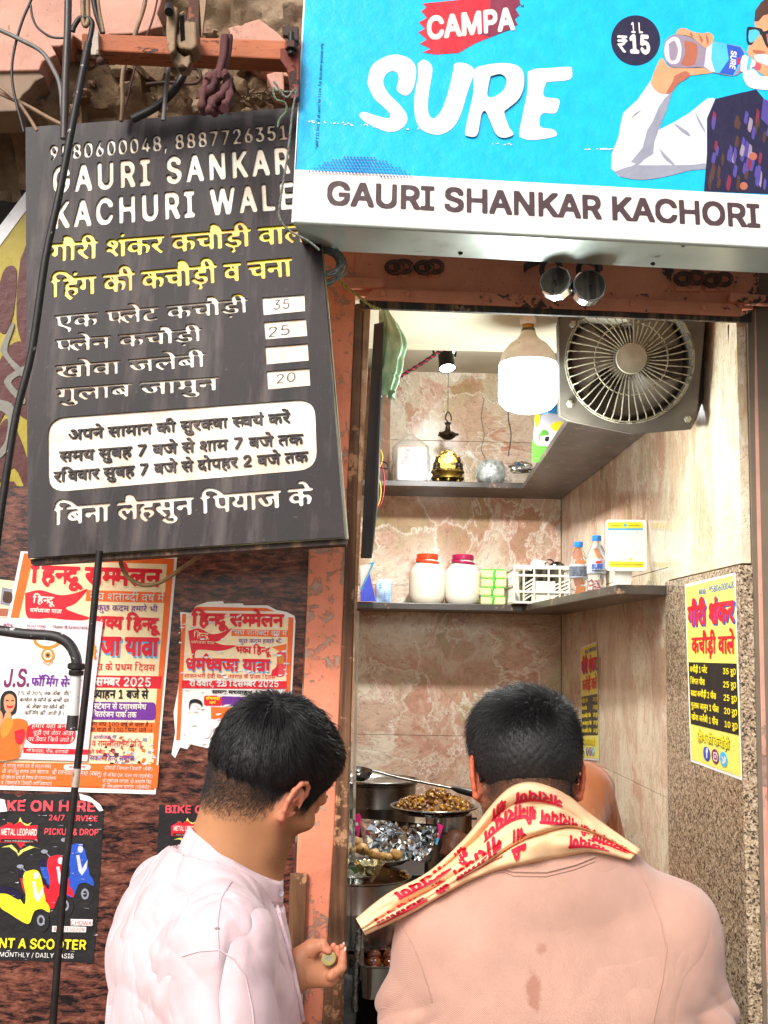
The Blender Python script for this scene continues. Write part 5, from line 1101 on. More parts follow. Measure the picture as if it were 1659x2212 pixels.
cable('chain_link', 'grey iron chain link from which the long rod hangs', 'chain link', [(180,-40),(179,20),(180,46),(185,56),(190,46),(190,20),(189,-40)], 0.0045, M_CL, 1.85)
rod = thing('iron_rod', at(93,604,1.83), 'long black iron rod with chipped paint hanging in front of the menu board', 'rod')
obj('hook', G().tube(spline([at(x,y,1.85) for x,y in ((157,68),(160,58),(170,42),(180,38),(192,40),(199,50),(197,70),(190,100))], 6), 0.0046, 9), M_IRON, rod, smooth=70)
obj('shaft', G().tube(spline([at(x,y,1.83) for x,y in ((191,92),(160,250),(128,420),(98,560),(69,757),(35,896),(9,1058),(-8,1180),(-30,1400))], 4), 0.0066, 10), M_IRON, rod, smooth=70)
lr = thing('iron_rod', at(114,2212,1.95), 'black iron rod leaning below the menu board in front of the posters', 'rod')
obj('shaft', G().tube([at(x,y,1.95) for x,y in ((215,1190),(187,1480),(163,1693),(140,1879),(114,2212),(60,2900),(20,3400))], 0.0062, 10), M_IRON, lr, smooth=70)
obj('paint_band', G().tube([at(166.5,1660,1.95), at(162.5,1700,1.95)], 0.0065, 10), MATS['worn_white'], lr, smooth=70)
cable('cable', 'brown cable looping down from under the menu board', 'cable', [(258,1196),(264,1226),(280,1250),(312,1264),(350,1256),(400,1222),(450,1188)], 0.0040, M('cable_tan','8f6f45',0.55,var=0.3,scale=40,bump=0.5), 2.08)
hp = thing('bent_pipe', at(155,1575,1.75), 'bent metal pipe with flaking black and white paint entering from the left', 'pipe')
M_FLK = M('flaked_paint', 'd8d4cf', 0.5, var=0.08, scale=20, spots=('231f20', 60, 0.60), bump=0.3)
M_FLK2 = M('flaked_black', '2a2626', 0.5, var=0.2, scale=20, spots=('cfcac4', 50, 0.62), bump=0.3)
obj('pipe', G().tube(spline([at(x,y,1.75) for x,y in ((-60,1352),(0,1362),(60,1370),(115,1374),(145,1388),(162,1414),(167,1440))], 7), 0.0082, 12), M_FLK2, hp, smooth=70)
obj('pipe', G().tube([at(x,y,1.75) for x,y in ((165,1440),(163,1475),(158,1545))], 0.0085, 12), M_FLK, hp, smooth=70); obj('tip', G().tube([at(158,1545,1.75), at(155,1578,1.75)], 0.0088, 12), M_FLK2, hp, smooth=70)
obj('collar', G().lathe([(0.011,-0.004),(0.0135,-0.002),(0.0135,0.004),(0.011,0.006)], at(165,1441,1.75), (0.03,0,1), 20), M_IRON, hp, smooth=40); obj('collar', G().lathe([(0.0105,-0.008),(0.0115,-0.006),(0.0115,0.0),(0.0105,0.0)], at(165,1448,1.75), (0.03,0,1), 20), M_IRON, hp, smooth=40)
# coil of wire under the sign corner
ck = thing('wire_coil', at(700,600,2.12), 'tangled coil of old twisted wire hanging under the left corner of the blue sign', 'wire'); random.seed(21)
M_W1 = M('wire_old_grey','76797a',0.6,var=0.3,scale=60); M_W2 = M('wire_old_brown','6d5243',0.6,var=0.3,scale=60); M_W3 = M('wire_old_green','5f7a70',0.6,var=0.3,scale=60)
for i in range(34):
    rx, ry = random.uniform(26,44), random.uniform(20,42); cx, cy = 700+random.uniform(-5,5), 548+ry*0.75+random.uniform(-6,6); ph = random.uniform(0,6); d0 = 2.10+random.uniform(-0.025,0.025)
    obj('strand', G().tube(spline([at(cx+rx*math.cos(ph+k*0.7)*(1+random.uniform(-.06,.06)), cy+ry*math.sin(ph+k*0.7)*(1+random.uniform(-.06,.06)), d0+random.uniform(-.006,.006)) for k in range(random.randint(5,9))], 4), 0.0013, 5), random.choice((M_W1,M_W1,M_W2,M_W3)), ck, smooth=70)
obj('strand', G().tube(spline([at(x,y,2.1) for x,y in ((666,560),(660,590),(664,612),(668,622))], 5), 0.0014, 5), M_W2, ck, smooth=70)
twisted('electric_wire', 'thin twisted wire trailing along the left edge of the blue sign', 'wire', [(592,176),(618,210),(640,192),(632,240),(622,330),(606,430),(604,470),(625,498),(665,520),(690,540)], 0.0013, (M_W1, M_W2, M_W3), 1.93, 30)
twisted('electric_wire', 'pale green wire tangled above the right end of the menu board', 'wire', [(640,200),(600,196),(590,190),(596,214),(616,222),(618,240),(604,258),(600,275)], 0.0012, (M_GRN, M_W1), 1.95, 14)
random.seed(4); g = G()
for i in range(120):
    x, y = random.uniform(470,612), 0; y = 222-(x-470)*0.08 + random.uniform(-16,4); a_ = random.uniform(-0.6,0.6); l_ = random.uniform(6,20); p = at(x,y,2.10+random.uniform(-.04,.04)); g.tube([p, p+Vector((math.cos(a_)*l_*.0009, random.uniform(-.01,.01), math.sin(a_)*l_*.0009))], 0.0011, 3)
tag(obj('straw', g, M('straw','6e5a40',0.9)), 'heap of straw and dirt on top of the menu board', 'straw', kind='stuff')
# banner in the gap at the far left
bn = thing('shop_banner', FO(-0.16).hit(20,1100), 'yellow and dark red shop banner seen past the left edge of the menu board', 'banner'); BP = FO(-0.16)
def bsh(pts, m, l, sm=False, nm='print'): shape(bn, BP, pts, m, 0.002*l, 0.001, nm, sm)
M_BY = flat('banner_yellow','a3922e'); M_BR = flat('banner_red','4f1c1a'); M_BG = flat('banner_grey','7c7a72')
bsh([(-200,780),(95,392),(95,1190),(-200,1200)], M_BY, 0, nm='sheet'); bsh([(-200,750),(95,362),(95,402),(-200,800)], flat('banner_white','e9e9ec'), 1, nm='edge_strip')
for q in ([(-10,650),(8,585),(30,575),(36,600),(28,680),(10,720),(-10,700)], [(44,560),(70,520),(70,760),(40,720),(36,640)], [(-10,790),(30,740),(60,760),(62,900),(20,880),(-10,920)], [(-20,950),(20,905),(64,1010),(70,1100),(30,1010),(-20,1060)], [(-20,1090),(30,1040),(60,1150),(-20,1180)]): bsh(q, M_BR, 1, True)
for q in ([(2,748),(24,700),(30,706),(16,760),(50,800),(44,812),(4,764)], [(16,812),(52,790),(56,802),(24,826),(54,860),(46,872),(10,830)], [(-10,860),(30,880),(20,960),(0,990),(-6,980),(12,950),(16,900),(-10,880)]): bsh(q, M_BG, 2, True)
# ------------------------------------------------------------------ things on the upper shelf
ZU, ZL = 2.3575, 1.8855
M_BAG = clear('clear_bag', 'e8ebe8', 0.75, 0.25); M_BAG.node_tree.nodes['Principled BSDF'].inputs['Alpha'].default_value = 0.45
M_BOXW = M('white_board', 'dfdcd6', 0.6, var=0.05)
M_BRASS = M('old_brass', '8f7436', 0.38, 0.85, var=0.4, scale=18, bump=0.7, bscale=110, spots=('2f2718', 30, 0.55))
p0 = Vector((at(848,1030,4.28).x, 1.98, ZU)); wv = at(925,1030,4.28).x - p0.x
gb = thing('gift_box', p0 + Vector((wv*0.55,0.05,0)), 'white cardboard box printed Dazy, wrapped in a clear bag on the upper shelf', 'box')
cx = p0.x + wv*0.56; rotb = Matrix.Rotation(-0.06, 3, 'Z') @ Matrix.Rotation(-0.10, 3, 'X')
obj('carton', G().box((cx, 2.045, ZU+0.074), (0.122, 0.07, 0.142), rotb), M_BOXW, gb, bevel=0.012)
fpl = Plane(Vector((cx, 2.045, ZU+0.074)) + rotb @ Vector((0,-0.036,0)), rotb @ Vector((0,-1,0)))
write(gb, fpl, 'Dazy', (878,1004), (884,968), 10, INK['rose'], 'L', 0.0, 32, 0.1)
fr_ = [(866,962),(908,966),(904,1019),(864,1014)]
for i in range(4): 
    a_, b_ = fr_[i], fr_[(i+1)%4]; obj('printed_line', G().bar(fpl.hit(*a_, 0.001), fpl.hit(*b_, 0.001), 0.0012, 0.0006, fpl.n), INK['rose'], gb)
def bagf(u, v):
    a_ = 2*math.pi*v; z = u*0.20; k_ = 1.0 if u < 0.72 else max(0.12, 1-(u-0.72)*3.0); p = Vector((cx - 0.008*u, 2.045, ZU+0.001+z)) + Vector((0.074*k_*math.copysign(abs(math.cos(a_))**0.6, math.cos(a_)), 0.055*k_*math.copysign(abs(math.sin(a_))**0.6, math.sin(a_)), 0))
    n_ = mnoise.noise(p*34)*0.006*min(1, u*4+0.2); return p + Vector((math.cos(a_)*n_, math.sin(a_)*n_, 0))
obj('plastic_wrap', G().grid(bagf, 26, 44), M_BAG, gb, smooth=180)
# brass idol: curved stand on feet, tall embossed back plate with the Om, two small seated figures
ix, iy = at(970,1030,4.25).x, 2.03
idl = thing('brass_idol', (ix, iy, ZU), 'small old brass shrine with a raised Om on its back plate, on the upper shelf', 'idol')
obj('base', G().lathe([(0.060,0.016),(0.066,0.020),(0.064,0.028),(0.056,0.032),(0.060,0.040),(0.067,0.046),(0.064,0.054),(0.0,0.056)], (ix,iy,ZU), n=36, sx=1.0), M_BRASS, idl, smooth=50)
for a_ in (-2.4,-1.57,-0.75,0.6,1.57,2.5): obj('foot', G().lathe([(0.006,0.0),(0.011,0.008),(0.008,0.018)], (ix+0.054*math.cos(a_), iy+0.054*math.sin(a_), ZU), n=10), M_BRASS, idl, smooth=60)
out = []
for k_ in range(25):
    a_ = math.pi*k_/24; r_ = 0.052*(1+0.05*math.sin(a_*13)); out.append((ix - r_*math.cos(a_)*0.95, iy+0.012, ZU+0.085+r_*math.sin(a_)*1.05))
out += [(ix+0.038, iy+0.012, ZU+0.05), (ix-0.038, iy+0.012, ZU+0.05)]
obj('back_plate', G().prism([Vector(p) for p in out], (0,0.008,0)), M_BRASS, idl, bevel=0.002)
ip = PY(iy+0.011); 
for k_ in range(15):
    a_ = math.pi*(k_+0.5)/15; obj('boss', G().ell((ix-0.043*math.cos(a_), iy+0.011, ZU+0.086+0.045*math.sin(a_)), (0.005,0.004,0.005), None, 8, 5), M_BRASS, idl, smooth=180)
write(idl, ip, 'ॐ', (959,1003), (981,1003), 20, M('brass_bright','c9a85a',0.3,0.9), 'D', 0.03, 48, 0, 0.003, 0.004, 'emblem')
for s_ in (-1,1):
    bx = ix + s_*0.044; obj('figure', G().ell((bx,iy-0.012,ZU+0.062),(0.017,0.012,0.010)).ell((bx,iy-0.010,ZU+0.076),(0.011,0.009,0.014)).ell((bx,iy-0.012,ZU+0.094),(0.007,0.007,0.008)).ell((bx,iy-0.012,ZU+0.103),(0.004,0.004,0.006)).ell((bx-0.011,iy-0.016,ZU+0.074),(0.004,0.004,0.010)).ell((bx+0.011,iy-0.016,ZU+0.074),(0.004,0.004,0.010)), M('dark_bronze','3b3020',0.45,0.7,var=0.4,scale=40,bump=0.5), idl, smooth=180)
bl2 = thing('hanging_lamp', (ix, 2.12, 2.57), 'small dark brass bell lamp hanging above the shrine', 'lamp')
bz = at(966,935,4.35).z
obj('lamp_body', G().lathe([(0.0,-0.03),(0.02,-0.025),(0.035,-0.012),(0.03,0.0),(0.012,0.008),(0.008,0.03),(0.014,0.04),(0.0,0.048)], (ix,2.05,bz), n=20), MATS['dark_bronze'], bl2, smooth=60)
for k_ in range(5): a_ = k_*1.257; obj('wick_cup', G().ell((ix+0.034*math.cos(a_), 2.05+0.034*math.sin(a_), bz-0.006), (0.010,0.010,0.006)), MATS['dark_bronze'], bl2, smooth=180)
obj('hook', G().tube(spline([(ix,2.05,bz+0.045),(ix-0.010,2.05,bz+0.06),(ix,2.05,bz+0.085),(ix+0.012,2.05,bz+0.07),(ix+0.014,2.05,bz+0.05)],6), 0.0028, 6), MATS['dark_bronze'], bl2, smooth=70)
obj('wire', G().tube([(ix,2.05,bz+0.085),(ix,2.05,2.858)], 0.0012, 5), M_BLK, bl2)
# wrapped round jar, foil, crumpled bag
jx = at(1066,1030,4.25).x
wj = thing('wrapped_jar', (jx,2.04,ZU), 'round glass jar wrapped in crinkled clear film on the upper shelf', 'jar')
M_FILM = M('crinkled_film', 'b9bdb8', 0.18, 0.35, var=0.5, scale=35, bump=1.0, bscale=70, dist=0.006)
obj('jar', G().lathe([(0.02,0.0),(0.045,0.004),(0.058,0.03),(0.058,0.07),(0.045,0.096),(0.0,0.10)], (jx,2.04,ZU), n=28), M_FILM, wj, smooth=60)
obj('wrap', G().grid(lambda u, v: Vector((jx,2.03,ZU+0.052)) + Vector((math.cos(2*math.pi*v)*(0.060+0.004*math.sin(v*40)), -0.02-0.012*math.sin(u*3.1), math.sin(2*math.pi*v)*(0.048+0.003*math.sin(v*31))))*u + Vector((0,-0.035*(1-u*u),0)), 10, 44), M_BAG, wj, smooth=180)
obj('twist', G().tube(spline([(jx-0.03,1.99,ZU+0.075),(jx-0.07,1.97,ZU+0.095),(jx-0.105,1.98,ZU+0.125)],5), [0.010,0.007,0.005,0.004,0.005,0.007,0.010,0.012,0.014,0.013,0.012], 8), M_BAG, wj, smooth=70)
M_FOIL = M('aluminium_foil', 'd0d2d2', 0.16, 1.0, var=0.08, scale=10, bump=0.5, bscale=40, dist=0.003)
def crumple(name, label, cat, c, s, mat, seed, kind=None, lobes=8):
    g = G(); m_, n_ = 22, 30; vs = []; fs = []
    for i in range(m_+1):
        th = math.pi*i/m_
        for k_ in range(n_):
            ph = 2*math.pi*k_/n_; q = Vector((math.sin(th)*math.cos(ph), math.sin(th)*math.sin(ph), math.cos(th))); f_ = 1+0.35*mnoise.noise(q*1.6+Vector((seed,0,0)))+0.22*mnoise.cell(q*3.1+Vector((seed,)*3))*0.6
            vs.append(Vector(c)+Vector((q.x*s[0]*f_, q.y*s[1]*f_, max(-s[2]*0.98, q.z*s[2]*f_))))
    for i in range(m_):
        for k_ in range(n_): a_ = i*n_+k_; b_ = i*n_+(k_+1)%n_; fs.append((a_, a_+n_, b_+n_, b_))
    g.add(vs, fs); return tag(obj(name, g, mat, smooth=30), label, cat)
crumple('foil_ball', 'crumpled sheet of silver foil on the corner of the upper shelf', 'foil', (at(1135,995,4.1).x,1.93,ZU+0.055), (0.05,0.03,0.022), M_FOIL, 3)
crumple('plastic_bag', 'grey crumpled plastic bag under the foil on the upper shelf', 'plastic bag', (at(1128,1012,4.2).x,2.0,ZU+0.028), (0.05,0.04,0.028), M_BAG, 9)
ca = thing('milk_carton', (0.655,1.45,ZU), 'tall drink carton printed with blue sky, mangoes and a green meadow beside the bulb', 'carton')
obj('carton', G().box((0.665,1.46,ZU+0.17), (0.12,0.12,0.34)), flat('carton_blue','3f8fd0'), ca, bevel=0.002)
cp = PY(1.3995); tc_ = xf(1250/1.8227, 1050/1.8227, 1.0693/1.8227)
def cs(pts, m, l, sm=True): shape(ca, cp, [tc_(*p) for p in pts], INK[m], 0.0005*l, 0.0004, 'print', sm)
cs([(790,640),(910,560),(910,720),(790,720)], 'green', 1, False); cs([(800,560),(850,540),(905,560),(905,640),(860,655),(800,650)], 'lgrey', 2); cs([(815,620),(830,600),(850,610),(845,640),(818,645)], 'green', 3); cs([(820,625),(880,618),(885,650),(860,640),(850,660),(826,655)], 'white', 4); cs([(838,628),(852,626),(850,642),(838,642)], 'black', 5)
cs([(855,585),(880,570),(908,575),(905,600),(875,605)], 'yellow', 4); cs([(798,560),(812,530),(820,560),(806,590)], 'yellow', 4)
tag(obj('wooden_post', G().box(((at(805,950,4.3).x+at(846,950,4.3).x)/2-0.01, 2.16, 2.60), (0.085,0.10,0.48)), old_wood('post_wood','8f6a58','5e4438','a5806c',0.6), bevel=0.004), 'reddish brown wooden post at the left end of the upper shelf', 'post')
cable('cable', 'thin dark cable hanging down the wall right of the shrine', 'cable', [(1046,860),(1040,900),(1046,940),(1040,970),(1048,990)], 0.0022, M_CBG, 4.4)
cable('cable', 'thin dark cable hanging behind the drink carton', 'cable', [(1102,860),(1098,900),(1104,940),(1098,985)], 0.0022, M_CBK, 4.4)
# ------------------------------------------------------------------ things on the lower shelf
M_JAR = M('milky_plastic', 'e3dcc6', 0.4, var=0.06, scale=8, spots=('d9c778', 11, 0.68)); M_JAR2 = M('milky_plastic_clean', 'e0dccb', 0.38, var=0.06, scale=8)
def jar(px, lidm, label, stain):
    x = at(px,1300,4.28).x; y = 2.06; t = thing('plastic_jar', (x,y,ZL), label, 'jar', 'big white plastic jars on the lower shelf')
    obj('body', G().lathe([(0.0,0.0),(0.058,0.0),(0.066,0.010),(0.0705,0.03),(0.0715,0.06),(0.0705,0.115),(0.069,0.125),(0.058,0.145),(0.046,0.158),(0.040,0.165),(0.037,0.178),(0.0,0.180)], (x,y,ZL), n=40), M_JAR if stain else M_JAR2, t, smooth=40)
    ld_ = obj('lid', G().lathe([(0.041,0.176),(0.0425,0.178),(0.0425,0.194),(0.039,0.197),(0.0,0.197)], (x,y,ZL), n=44), lidm, t, smooth=30)
    pts = [(x+0.045*math.cos(a_), y+0.045*math.sin(a_)-0.002, ZL+0.166-0.006*math.cos(a_+0.2)) for a_ in [math.pi+math.pi*i/18 for i in range(19)]]
    g = G()
    g.add([Vector(p)+Vector((0,0,dz)) for p in pts for dz in (-0.006,0.006)], [(2*i,2*i+2,2*i+3,2*i+1) for i in range(18)]); obj('handle', g, lidm, ld_, smooth=60, solid=0.003)
    for s_ in (-1,1): obj('lug', G().ell((x+s_*0.045,y,ZL+0.168),(0.005,0.006,0.006),None,8,6), M_WHITEM, t, smooth=180)
    return t
j1 = jar(924.5, flat('lid_orange','e2401c',0.3), 'white plastic jar with an orange lid and yellow stained side', True); j2 = jar(1003, flat('lid_maroon','9c1747',0.3), 'white plastic jar with a dark crimson lid', False)
sx_ = at(1070,1300,4.22).x; spk = 'soap bars tied with green string'; M_SOAP = M('pale_wrapper', 'dcd79a', 0.3, var=0.15, scale=20, bump=0.5, bscale=60); M_GR = M('green_string', '3ccb34', 0.5)
for k_ in range(4):
    t = thing('soap_bar', (sx_,2.02,ZL+k_*0.0345), ('pale yellow wrapped bar at the bottom of the green tied stack', 'pale yellow wrapped bar second from the bottom of the green tied stack', 'pale yellow wrapped bar third from the bottom of the green tied stack', 'pale yellow wrapped bar on top of the green tied stack')[k_], 'soap bar', spk)
    ox = (0.0,-0.004,0.003,0.004)[k_]; obj('bar', G().box((sx_+ox-0.0245,2.02,ZL+k_*0.0345+0.0165), (0.047,0.06,0.032)).box((sx_+ox+0.0245,2.02,ZL+k_*0.0345+0.0165), (0.047,0.06,0.032)), M_SOAP, t, bevel=0.006)
    obj('string', G().tube(spline([(sx_+ox+0.002,1.987,ZL+k_*0.0345+0.001),(sx_+ox-0.003,1.984,ZL+k_*0.0345+0.016),(sx_+ox+0.003,1.987,ZL+k_*0.0345+0.033)],4), 0.0035, 6), M_GR, t, smooth=70)
    obj('string', G().tube(spline([(sx_-0.05,1.99,ZL+k_*0.0345+0.033),(sx_,1.986,ZL+k_*0.0345+0.0335),(sx_+0.05,1.99,ZL+k_*0.0345+0.033)],4), 0.0016, 5), M_GR, t, smooth=70)
# crate with utensils
qx0, qx1 = at(1113,1300,4.13).x, at(1234,1300,4.13).x; cz0, cz1 = ZL+0.001, ZL+0.142; cy0, cy1 = 1.86, 2.17
crt = thing('crate', ((qx0+qx1)/2, 2.0, ZL), 'white slotted plastic crate of steel utensils in the shelf corner', 'crate'); M_CR = M('crate_plastic', 'd9d6c6', 0.45, var=0.1, scale=10, streak=('a9a68e',14,0.6))
qx1 = min(qx1, XR-0.004)
def framebar(a_, b_, w_=0.008, t_=0.006): return G().bar(a_, b_, w_, t_)
xs = [qx0 + (qx1-qx0)*f_ for f_ in (0,0.17,0.36,0.62,0.82,1.0)]
for x in xs: obj('rib', G().box((x,cy0,(cz0+cz1)/2), (0.007,0.008,cz1-cz0)), M_CR, crt, bevel=0.001)
for z in (cz0+0.005, cz0+0.045, cz1-0.035, cz1-0.004): obj('rail', G().box(((qx0+qx1)/2,cy0-0.001,z), (qx1-qx0+0.007,0.009,0.009 if z < cz1-0.01 else 0.014)), M_CR, crt, bevel=0.001)
obj('panel', G().box(((xs[2]+xs[3])/2+0.01,cy0+0.003,cz0+0.045), (xs[3]-xs[2]+0.03,0.003,0.082)), M_CR, crt)
for (xa, xb) in ((xs[1],xs[2]),(xs[3]+0.02,xs[5])):
    n_ = 5
    for k_ in range(n_): 
        f_ = (k_+0.3)/n_; obj('slat', G().bar((xa, cy0+0.002, cz0+0.01+f_*0.07), (xb, cy0+0.002, cz0+0.035+f_*0.07), 0.006, 0.003), M_CR, crt)
for x in (qx0, qx1-0.002):
    for k_ in range(9): obj('rib', G().box((x, cy0+0.03+k_*0.033, (cz0+cz1)/2), (0.004,0.010,cz1-cz0)), M_CR, crt)
    for z in (cz0+0.005, (cz0+cz1)/2, cz1-0.006): obj('rail', G().box((x-0.001,(cy0+cy1)/2,z), (0.006,cy1-cy0,0.010)), M_CR, crt)
obj('back', G().box(((qx0+qx1)/2,cy1,(cz0+cz1)/2), (qx1-qx0,0.004,cz1-cz0)), M_CR, crt); obj('bottom', G().box(((qx0+qx1)/2,(cy0+cy1)/2,cz0+0.003), (qx1-qx0,cy1-cy0,0.004)), M_CR, crt)
mid = (qx0+qx1)/2
for i, (dx, dy, h_, r_, lab) in enumerate(((-0.05,0.08,0.12,0.028,'steel tumbler at the left inside the white crate'),(0.0,0.06,0.13,0.03,'steel tumbler in the middle of the white crate'),(0.055,0.08,0.125,0.028,'steel tumbler at the right inside the white crate'))):
    tag(obj('tumbler', G().lathe([(0.0,0.0),(r_*0.75,0.0),(r_,h_),(r_*1.06,h_+0.002),(r_*0.94,h_-0.001),(r_*0.7,0.004),(0,0.004)], (mid+dx,cy0+dy,cz0+0.007), n=24), M_SS, smooth=40), lab, 'tumbler', 'steel tumblers in the crate')
cu_ = thing('enamel_mug', (mid+0.0,cy0+0.13,cz0+0.05), 'upturned white mug sticking out of the crate', 'mug')
obj('body', G().lathe([(0.045,0.0),(0.043,0.06),(0.036,0.085),(0.0,0.088)], (mid,cy0+0.13,cz0+0.085), (0.25,0.1,1), 24), M_WHITEM, cu_, smooth=50)
kt = thing('steel_ladle', (mid+0.06,cy0+0.12,cz0+0.08), 'dark steel ladle and ring handle sticking out of the crate', 'ladle')
obj('bowl', G().ell((mid+0.075,cy0+0.11,cz0+0.150),(0.03,0.022,0.020)), M_SSD, kt, smooth=180); obj('handle', G().tube([(mid+0.045+0.018*math.cos(a_),cy0+0.1,cz0+0.158+0.018*math.sin(a_)) for a_ in [i*0.5 for i in range(13)]], 0.003, 6), M_SSD, kt, smooth=70)
# bottles
M_PET = clear('clear_pet', 'eef2f4', 0.93, 0.04); M_CAP = flat('cap_blue','1f78d8',0.3); M_LAB = flat('bottle_label','aab6c4',0.3)
def bottle(px, d, label, fill, sure):
    x = at(px,1200,d).x; y = CAMP.y+d; t = thing('water_bottle', (x,y,ZL), label, 'bottle', 'water bottles on the right arm of the lower shelf'); o = (x,y,ZL)
    prof = [(0.0,0.004),(0.024,0.0),(0.031,0.006),(0.032,0.02),(0.0295,0.028),(0.032,0.036),(0.0295,0.046),(0.032,0.056),(0.0295,0.066),(0.032,0.076),(0.032,0.13),(0.030,0.145),(0.020,0.172),(0.0125,0.185),(0.0125,0.197)]
    bb_ = obj('body', G().lathe(prof, o, n=36), M_PET, t, smooth=60)
    obj('cap', G().lathe([(0.0145,0.19),(0.0152,0.192),(0.0152,0.207),(0.0135,0.209),(0,0.209)], o, n=28), M_CAP, t, smooth=30)
    lb0 = obj('label', G().lathe([(0.0325,0.082),(0.0328,0.083),(0.0328,0.127),(0.0325,0.128)], o, n=36), M_LAB, t, smooth=60)
    if sure:
        pl_ = PY(y-0.0332); zz = lambda z: None
        def wp(q): dd = q-CAMP; return (CX+FPX*dd.dot(CR)/dd.dot(CF), CY-FPX*dd.dot(CU)/dd.dot(CF))
        a_, b_ = wp(Vector((x-0.024,y-0.0332,ZL+0.096))), wp(Vector((x+0.016,y-0.0332,ZL+0.098))); write(t, pl_, 'SURE', a_, b_, 9, INK['bluev'], 'L', 0.05, 40, 0.2)
        a_, b_ = wp(Vector((x-0.022,y-0.0332,ZL+0.087))), wp(Vector((x+0.018,y-0.0332,ZL+0.088))); write(t, pl_, 'PREMIUM', a_, b_, 3, INK['black'], 'L', 0.03, 24)
        shape(t, pl_, [wp(Vector((x+a_*0.01,y-0.0332,ZL+0.118+b_*0.004))) for a_, b_ in ((-1,-1),(1,-.6),(1,1),(-1,.6))], INK['red'], 0.001, 0.0004, 'print')
    else: obj('print', G().lathe([(0.0331,0.086),(0.0332,0.087),(0.0332,0.120),(0.0331,0.121)], o, n=36), M('label_dark','5c6470',0.35,var=0.5,scale=120), lb0, smooth=60)
    random.seed(int(px))
    if fill == 'o':
        for k_ in range(4): z0 = 0.012+k_*0.045; obj('slip', G().bar((x+0.004*math.sin(k_*2),y+0.004,ZL+z0), (x+0.006*math.cos(k_*3),y-0.004,ZL+z0+0.042), 0.026, 0.002), flat('slip_orange','f0861c'), t)
    else:
        for k_ in range(26): a_ = random.uniform(0,6.3); r_ = random.uniform(0,0.02); q = Vector((x+r_*math.cos(a_),y+r_*math.sin(a_),ZL+0.008+random.uniform(0,0.05))); v_ = Vector((random.uniform(-1,1),random.uniform(-1,1),random.uniform(-.6,.6)))*0.009; obj('straw_piece', G().bar(q-v_, q+v_, 0.004, 0.002), random.choice((flat('slip_red','c92a40'), flat('slip_pink','ef9aa4'))), t)
        obj('slip', G().bar((x+0.006,y,ZL+0.135), (x-0.004,y,ZL+0.165), 0.010, 0.002), flat('slip_orange','f0861c'), t)
bottle(1250, 3.88, 'water bottle with blue cap filled with orange slips, the left of two', 'o', False); bottle(1289, 3.66, 'water bottle with blue cap and a SURE label, filled with red bits', 'r', True)
# payment stand (its code is left out)
qp = at(1352,1233,3.12); qn = Vector((-0.12,-1,0.12)).normalized(); QP = Plane(qp, qn)
qs = thing('payment_stand', (qp.x, qp.y+0.02, ZL), 'white and yellow payment stand on the right arm of the lower shelf', 'sign'); TQ = xf(1097.1,1097.1,0.23145)
def qsx(pts, m, l, nm='print', th=0.0005): shape(qs, QP, pts, m, 0.0006*l, th, nm)
qsx([TQ(*p) for p in rrect(912,108,1296,586,28,5,0.012)], M('stand_white','e9e7e0',0.3,var=0.03), 0, 'plate', 0.006)
qsx([TQ(*p) for p in ((935,135),(1240,132),(1258,150),(1260,190),(935,188))], INK['yellow'], 2); qsx([TQ(*p) for p in ((935,190),(1262,192),(1262,208),(935,206))], INK['sky'], 2); qsx([TQ(*p) for p in ((938,498),(1272,503),(1272,540),(1258,555),(955,552),(940,540))], INK['yellow'], 2)
qsx([TQ(*p) for p in rrect(1080,150,1110,174,6,4)], INK['sky'], 3); qsx([TQ(*p) for p in ((1135,470),(1158,470),(1166,490),(1135,490))], INK['yellow'], 3)
for s_, a_, b_, h_, m_ in (('GATEWAY TO DIGITAL PAYMENT', (955,534), (1255,536), 12, 'brown'), ('SCAN AND PAY', (968,168), (1060,168), 9, 'brown'), ('LOTUS NAME', (1120,168), (1228,168), 9, 'brown'), ('Powered by', (1042,488), (1112,488), 10, 'grey')): write(qs, QP, s_, TQ(*a_), TQ(*b_), h_*0.23145, INK[m_], 'L', 0.0, 24, 0, 0.0026, 0.0003)
for q in (((988,232),(988,222),(1010,222)), ((1190,222),(1215,224),(1215,240)), ((988,385),(988,402),(1008,402)), ((1195,404),(1216,404),(1216,388))): obj('corner_mark', G().tube([QP.hit(*TQ(*p), 0.0015) for p in q], 0.0005, 4), INK['grey'], qs)
obj('foot', G().box((qp.x, qp.y+0.03, ZL+0.003), (0.08,0.06,0.006)).bar((qp.x,qp.y+0.05,ZL+0.004), (qp.x,qp.y+0.012,ZL+0.09), 0.05, 0.003), MATS['stand_white'], qs, bevel=0.001)
crumple('paper_ball', 'scrap of clear wrapping beside the payment stand', 'wrapping', (at(1406,1228,3.1).x, 0.80, ZL+0.012), (0.012,0.012,0.012), M_BAG, 5)
# blue card, leaflet, pouch at the left end
bcx = Plane(at(795,1290,4.2), (0.2,-1,0.1))
bcd = thing('blue_card', bcx.hit(793,1300), 'dark blue card standing at the left end of the lower shelf', 'card'); shape(bcd, bcx, [(778,1226),(796,1228),(812,1299),(779,1299)], flat('card_blue','1c2f9c'), 0, 0.002, 'card')
lf = Plane(at(790,1240,2.62), (0.1,-1,0.25)); lft = thing('code_leaflet', lf.hit(785,1270), 'white leaflet with a blue edge stuck at the left jamb', 'leaflet')
shape(lft, lf, [(778,1222),(810,1213),(800,1230),(779,1278)], INK['paper'], 0, 0.001, 'sheet'); shape(lft, lf, [(794,1218),(810,1213),(780,1278),(781,1270),(805,1217)], INK['sky'], 0.0012, 0.0004, 'print')
px_ = PY(2.06); pch = thing('foil_pouch', px_.hit(827,1300), 'pale blue printed pouch left of the big jars', 'pouch')
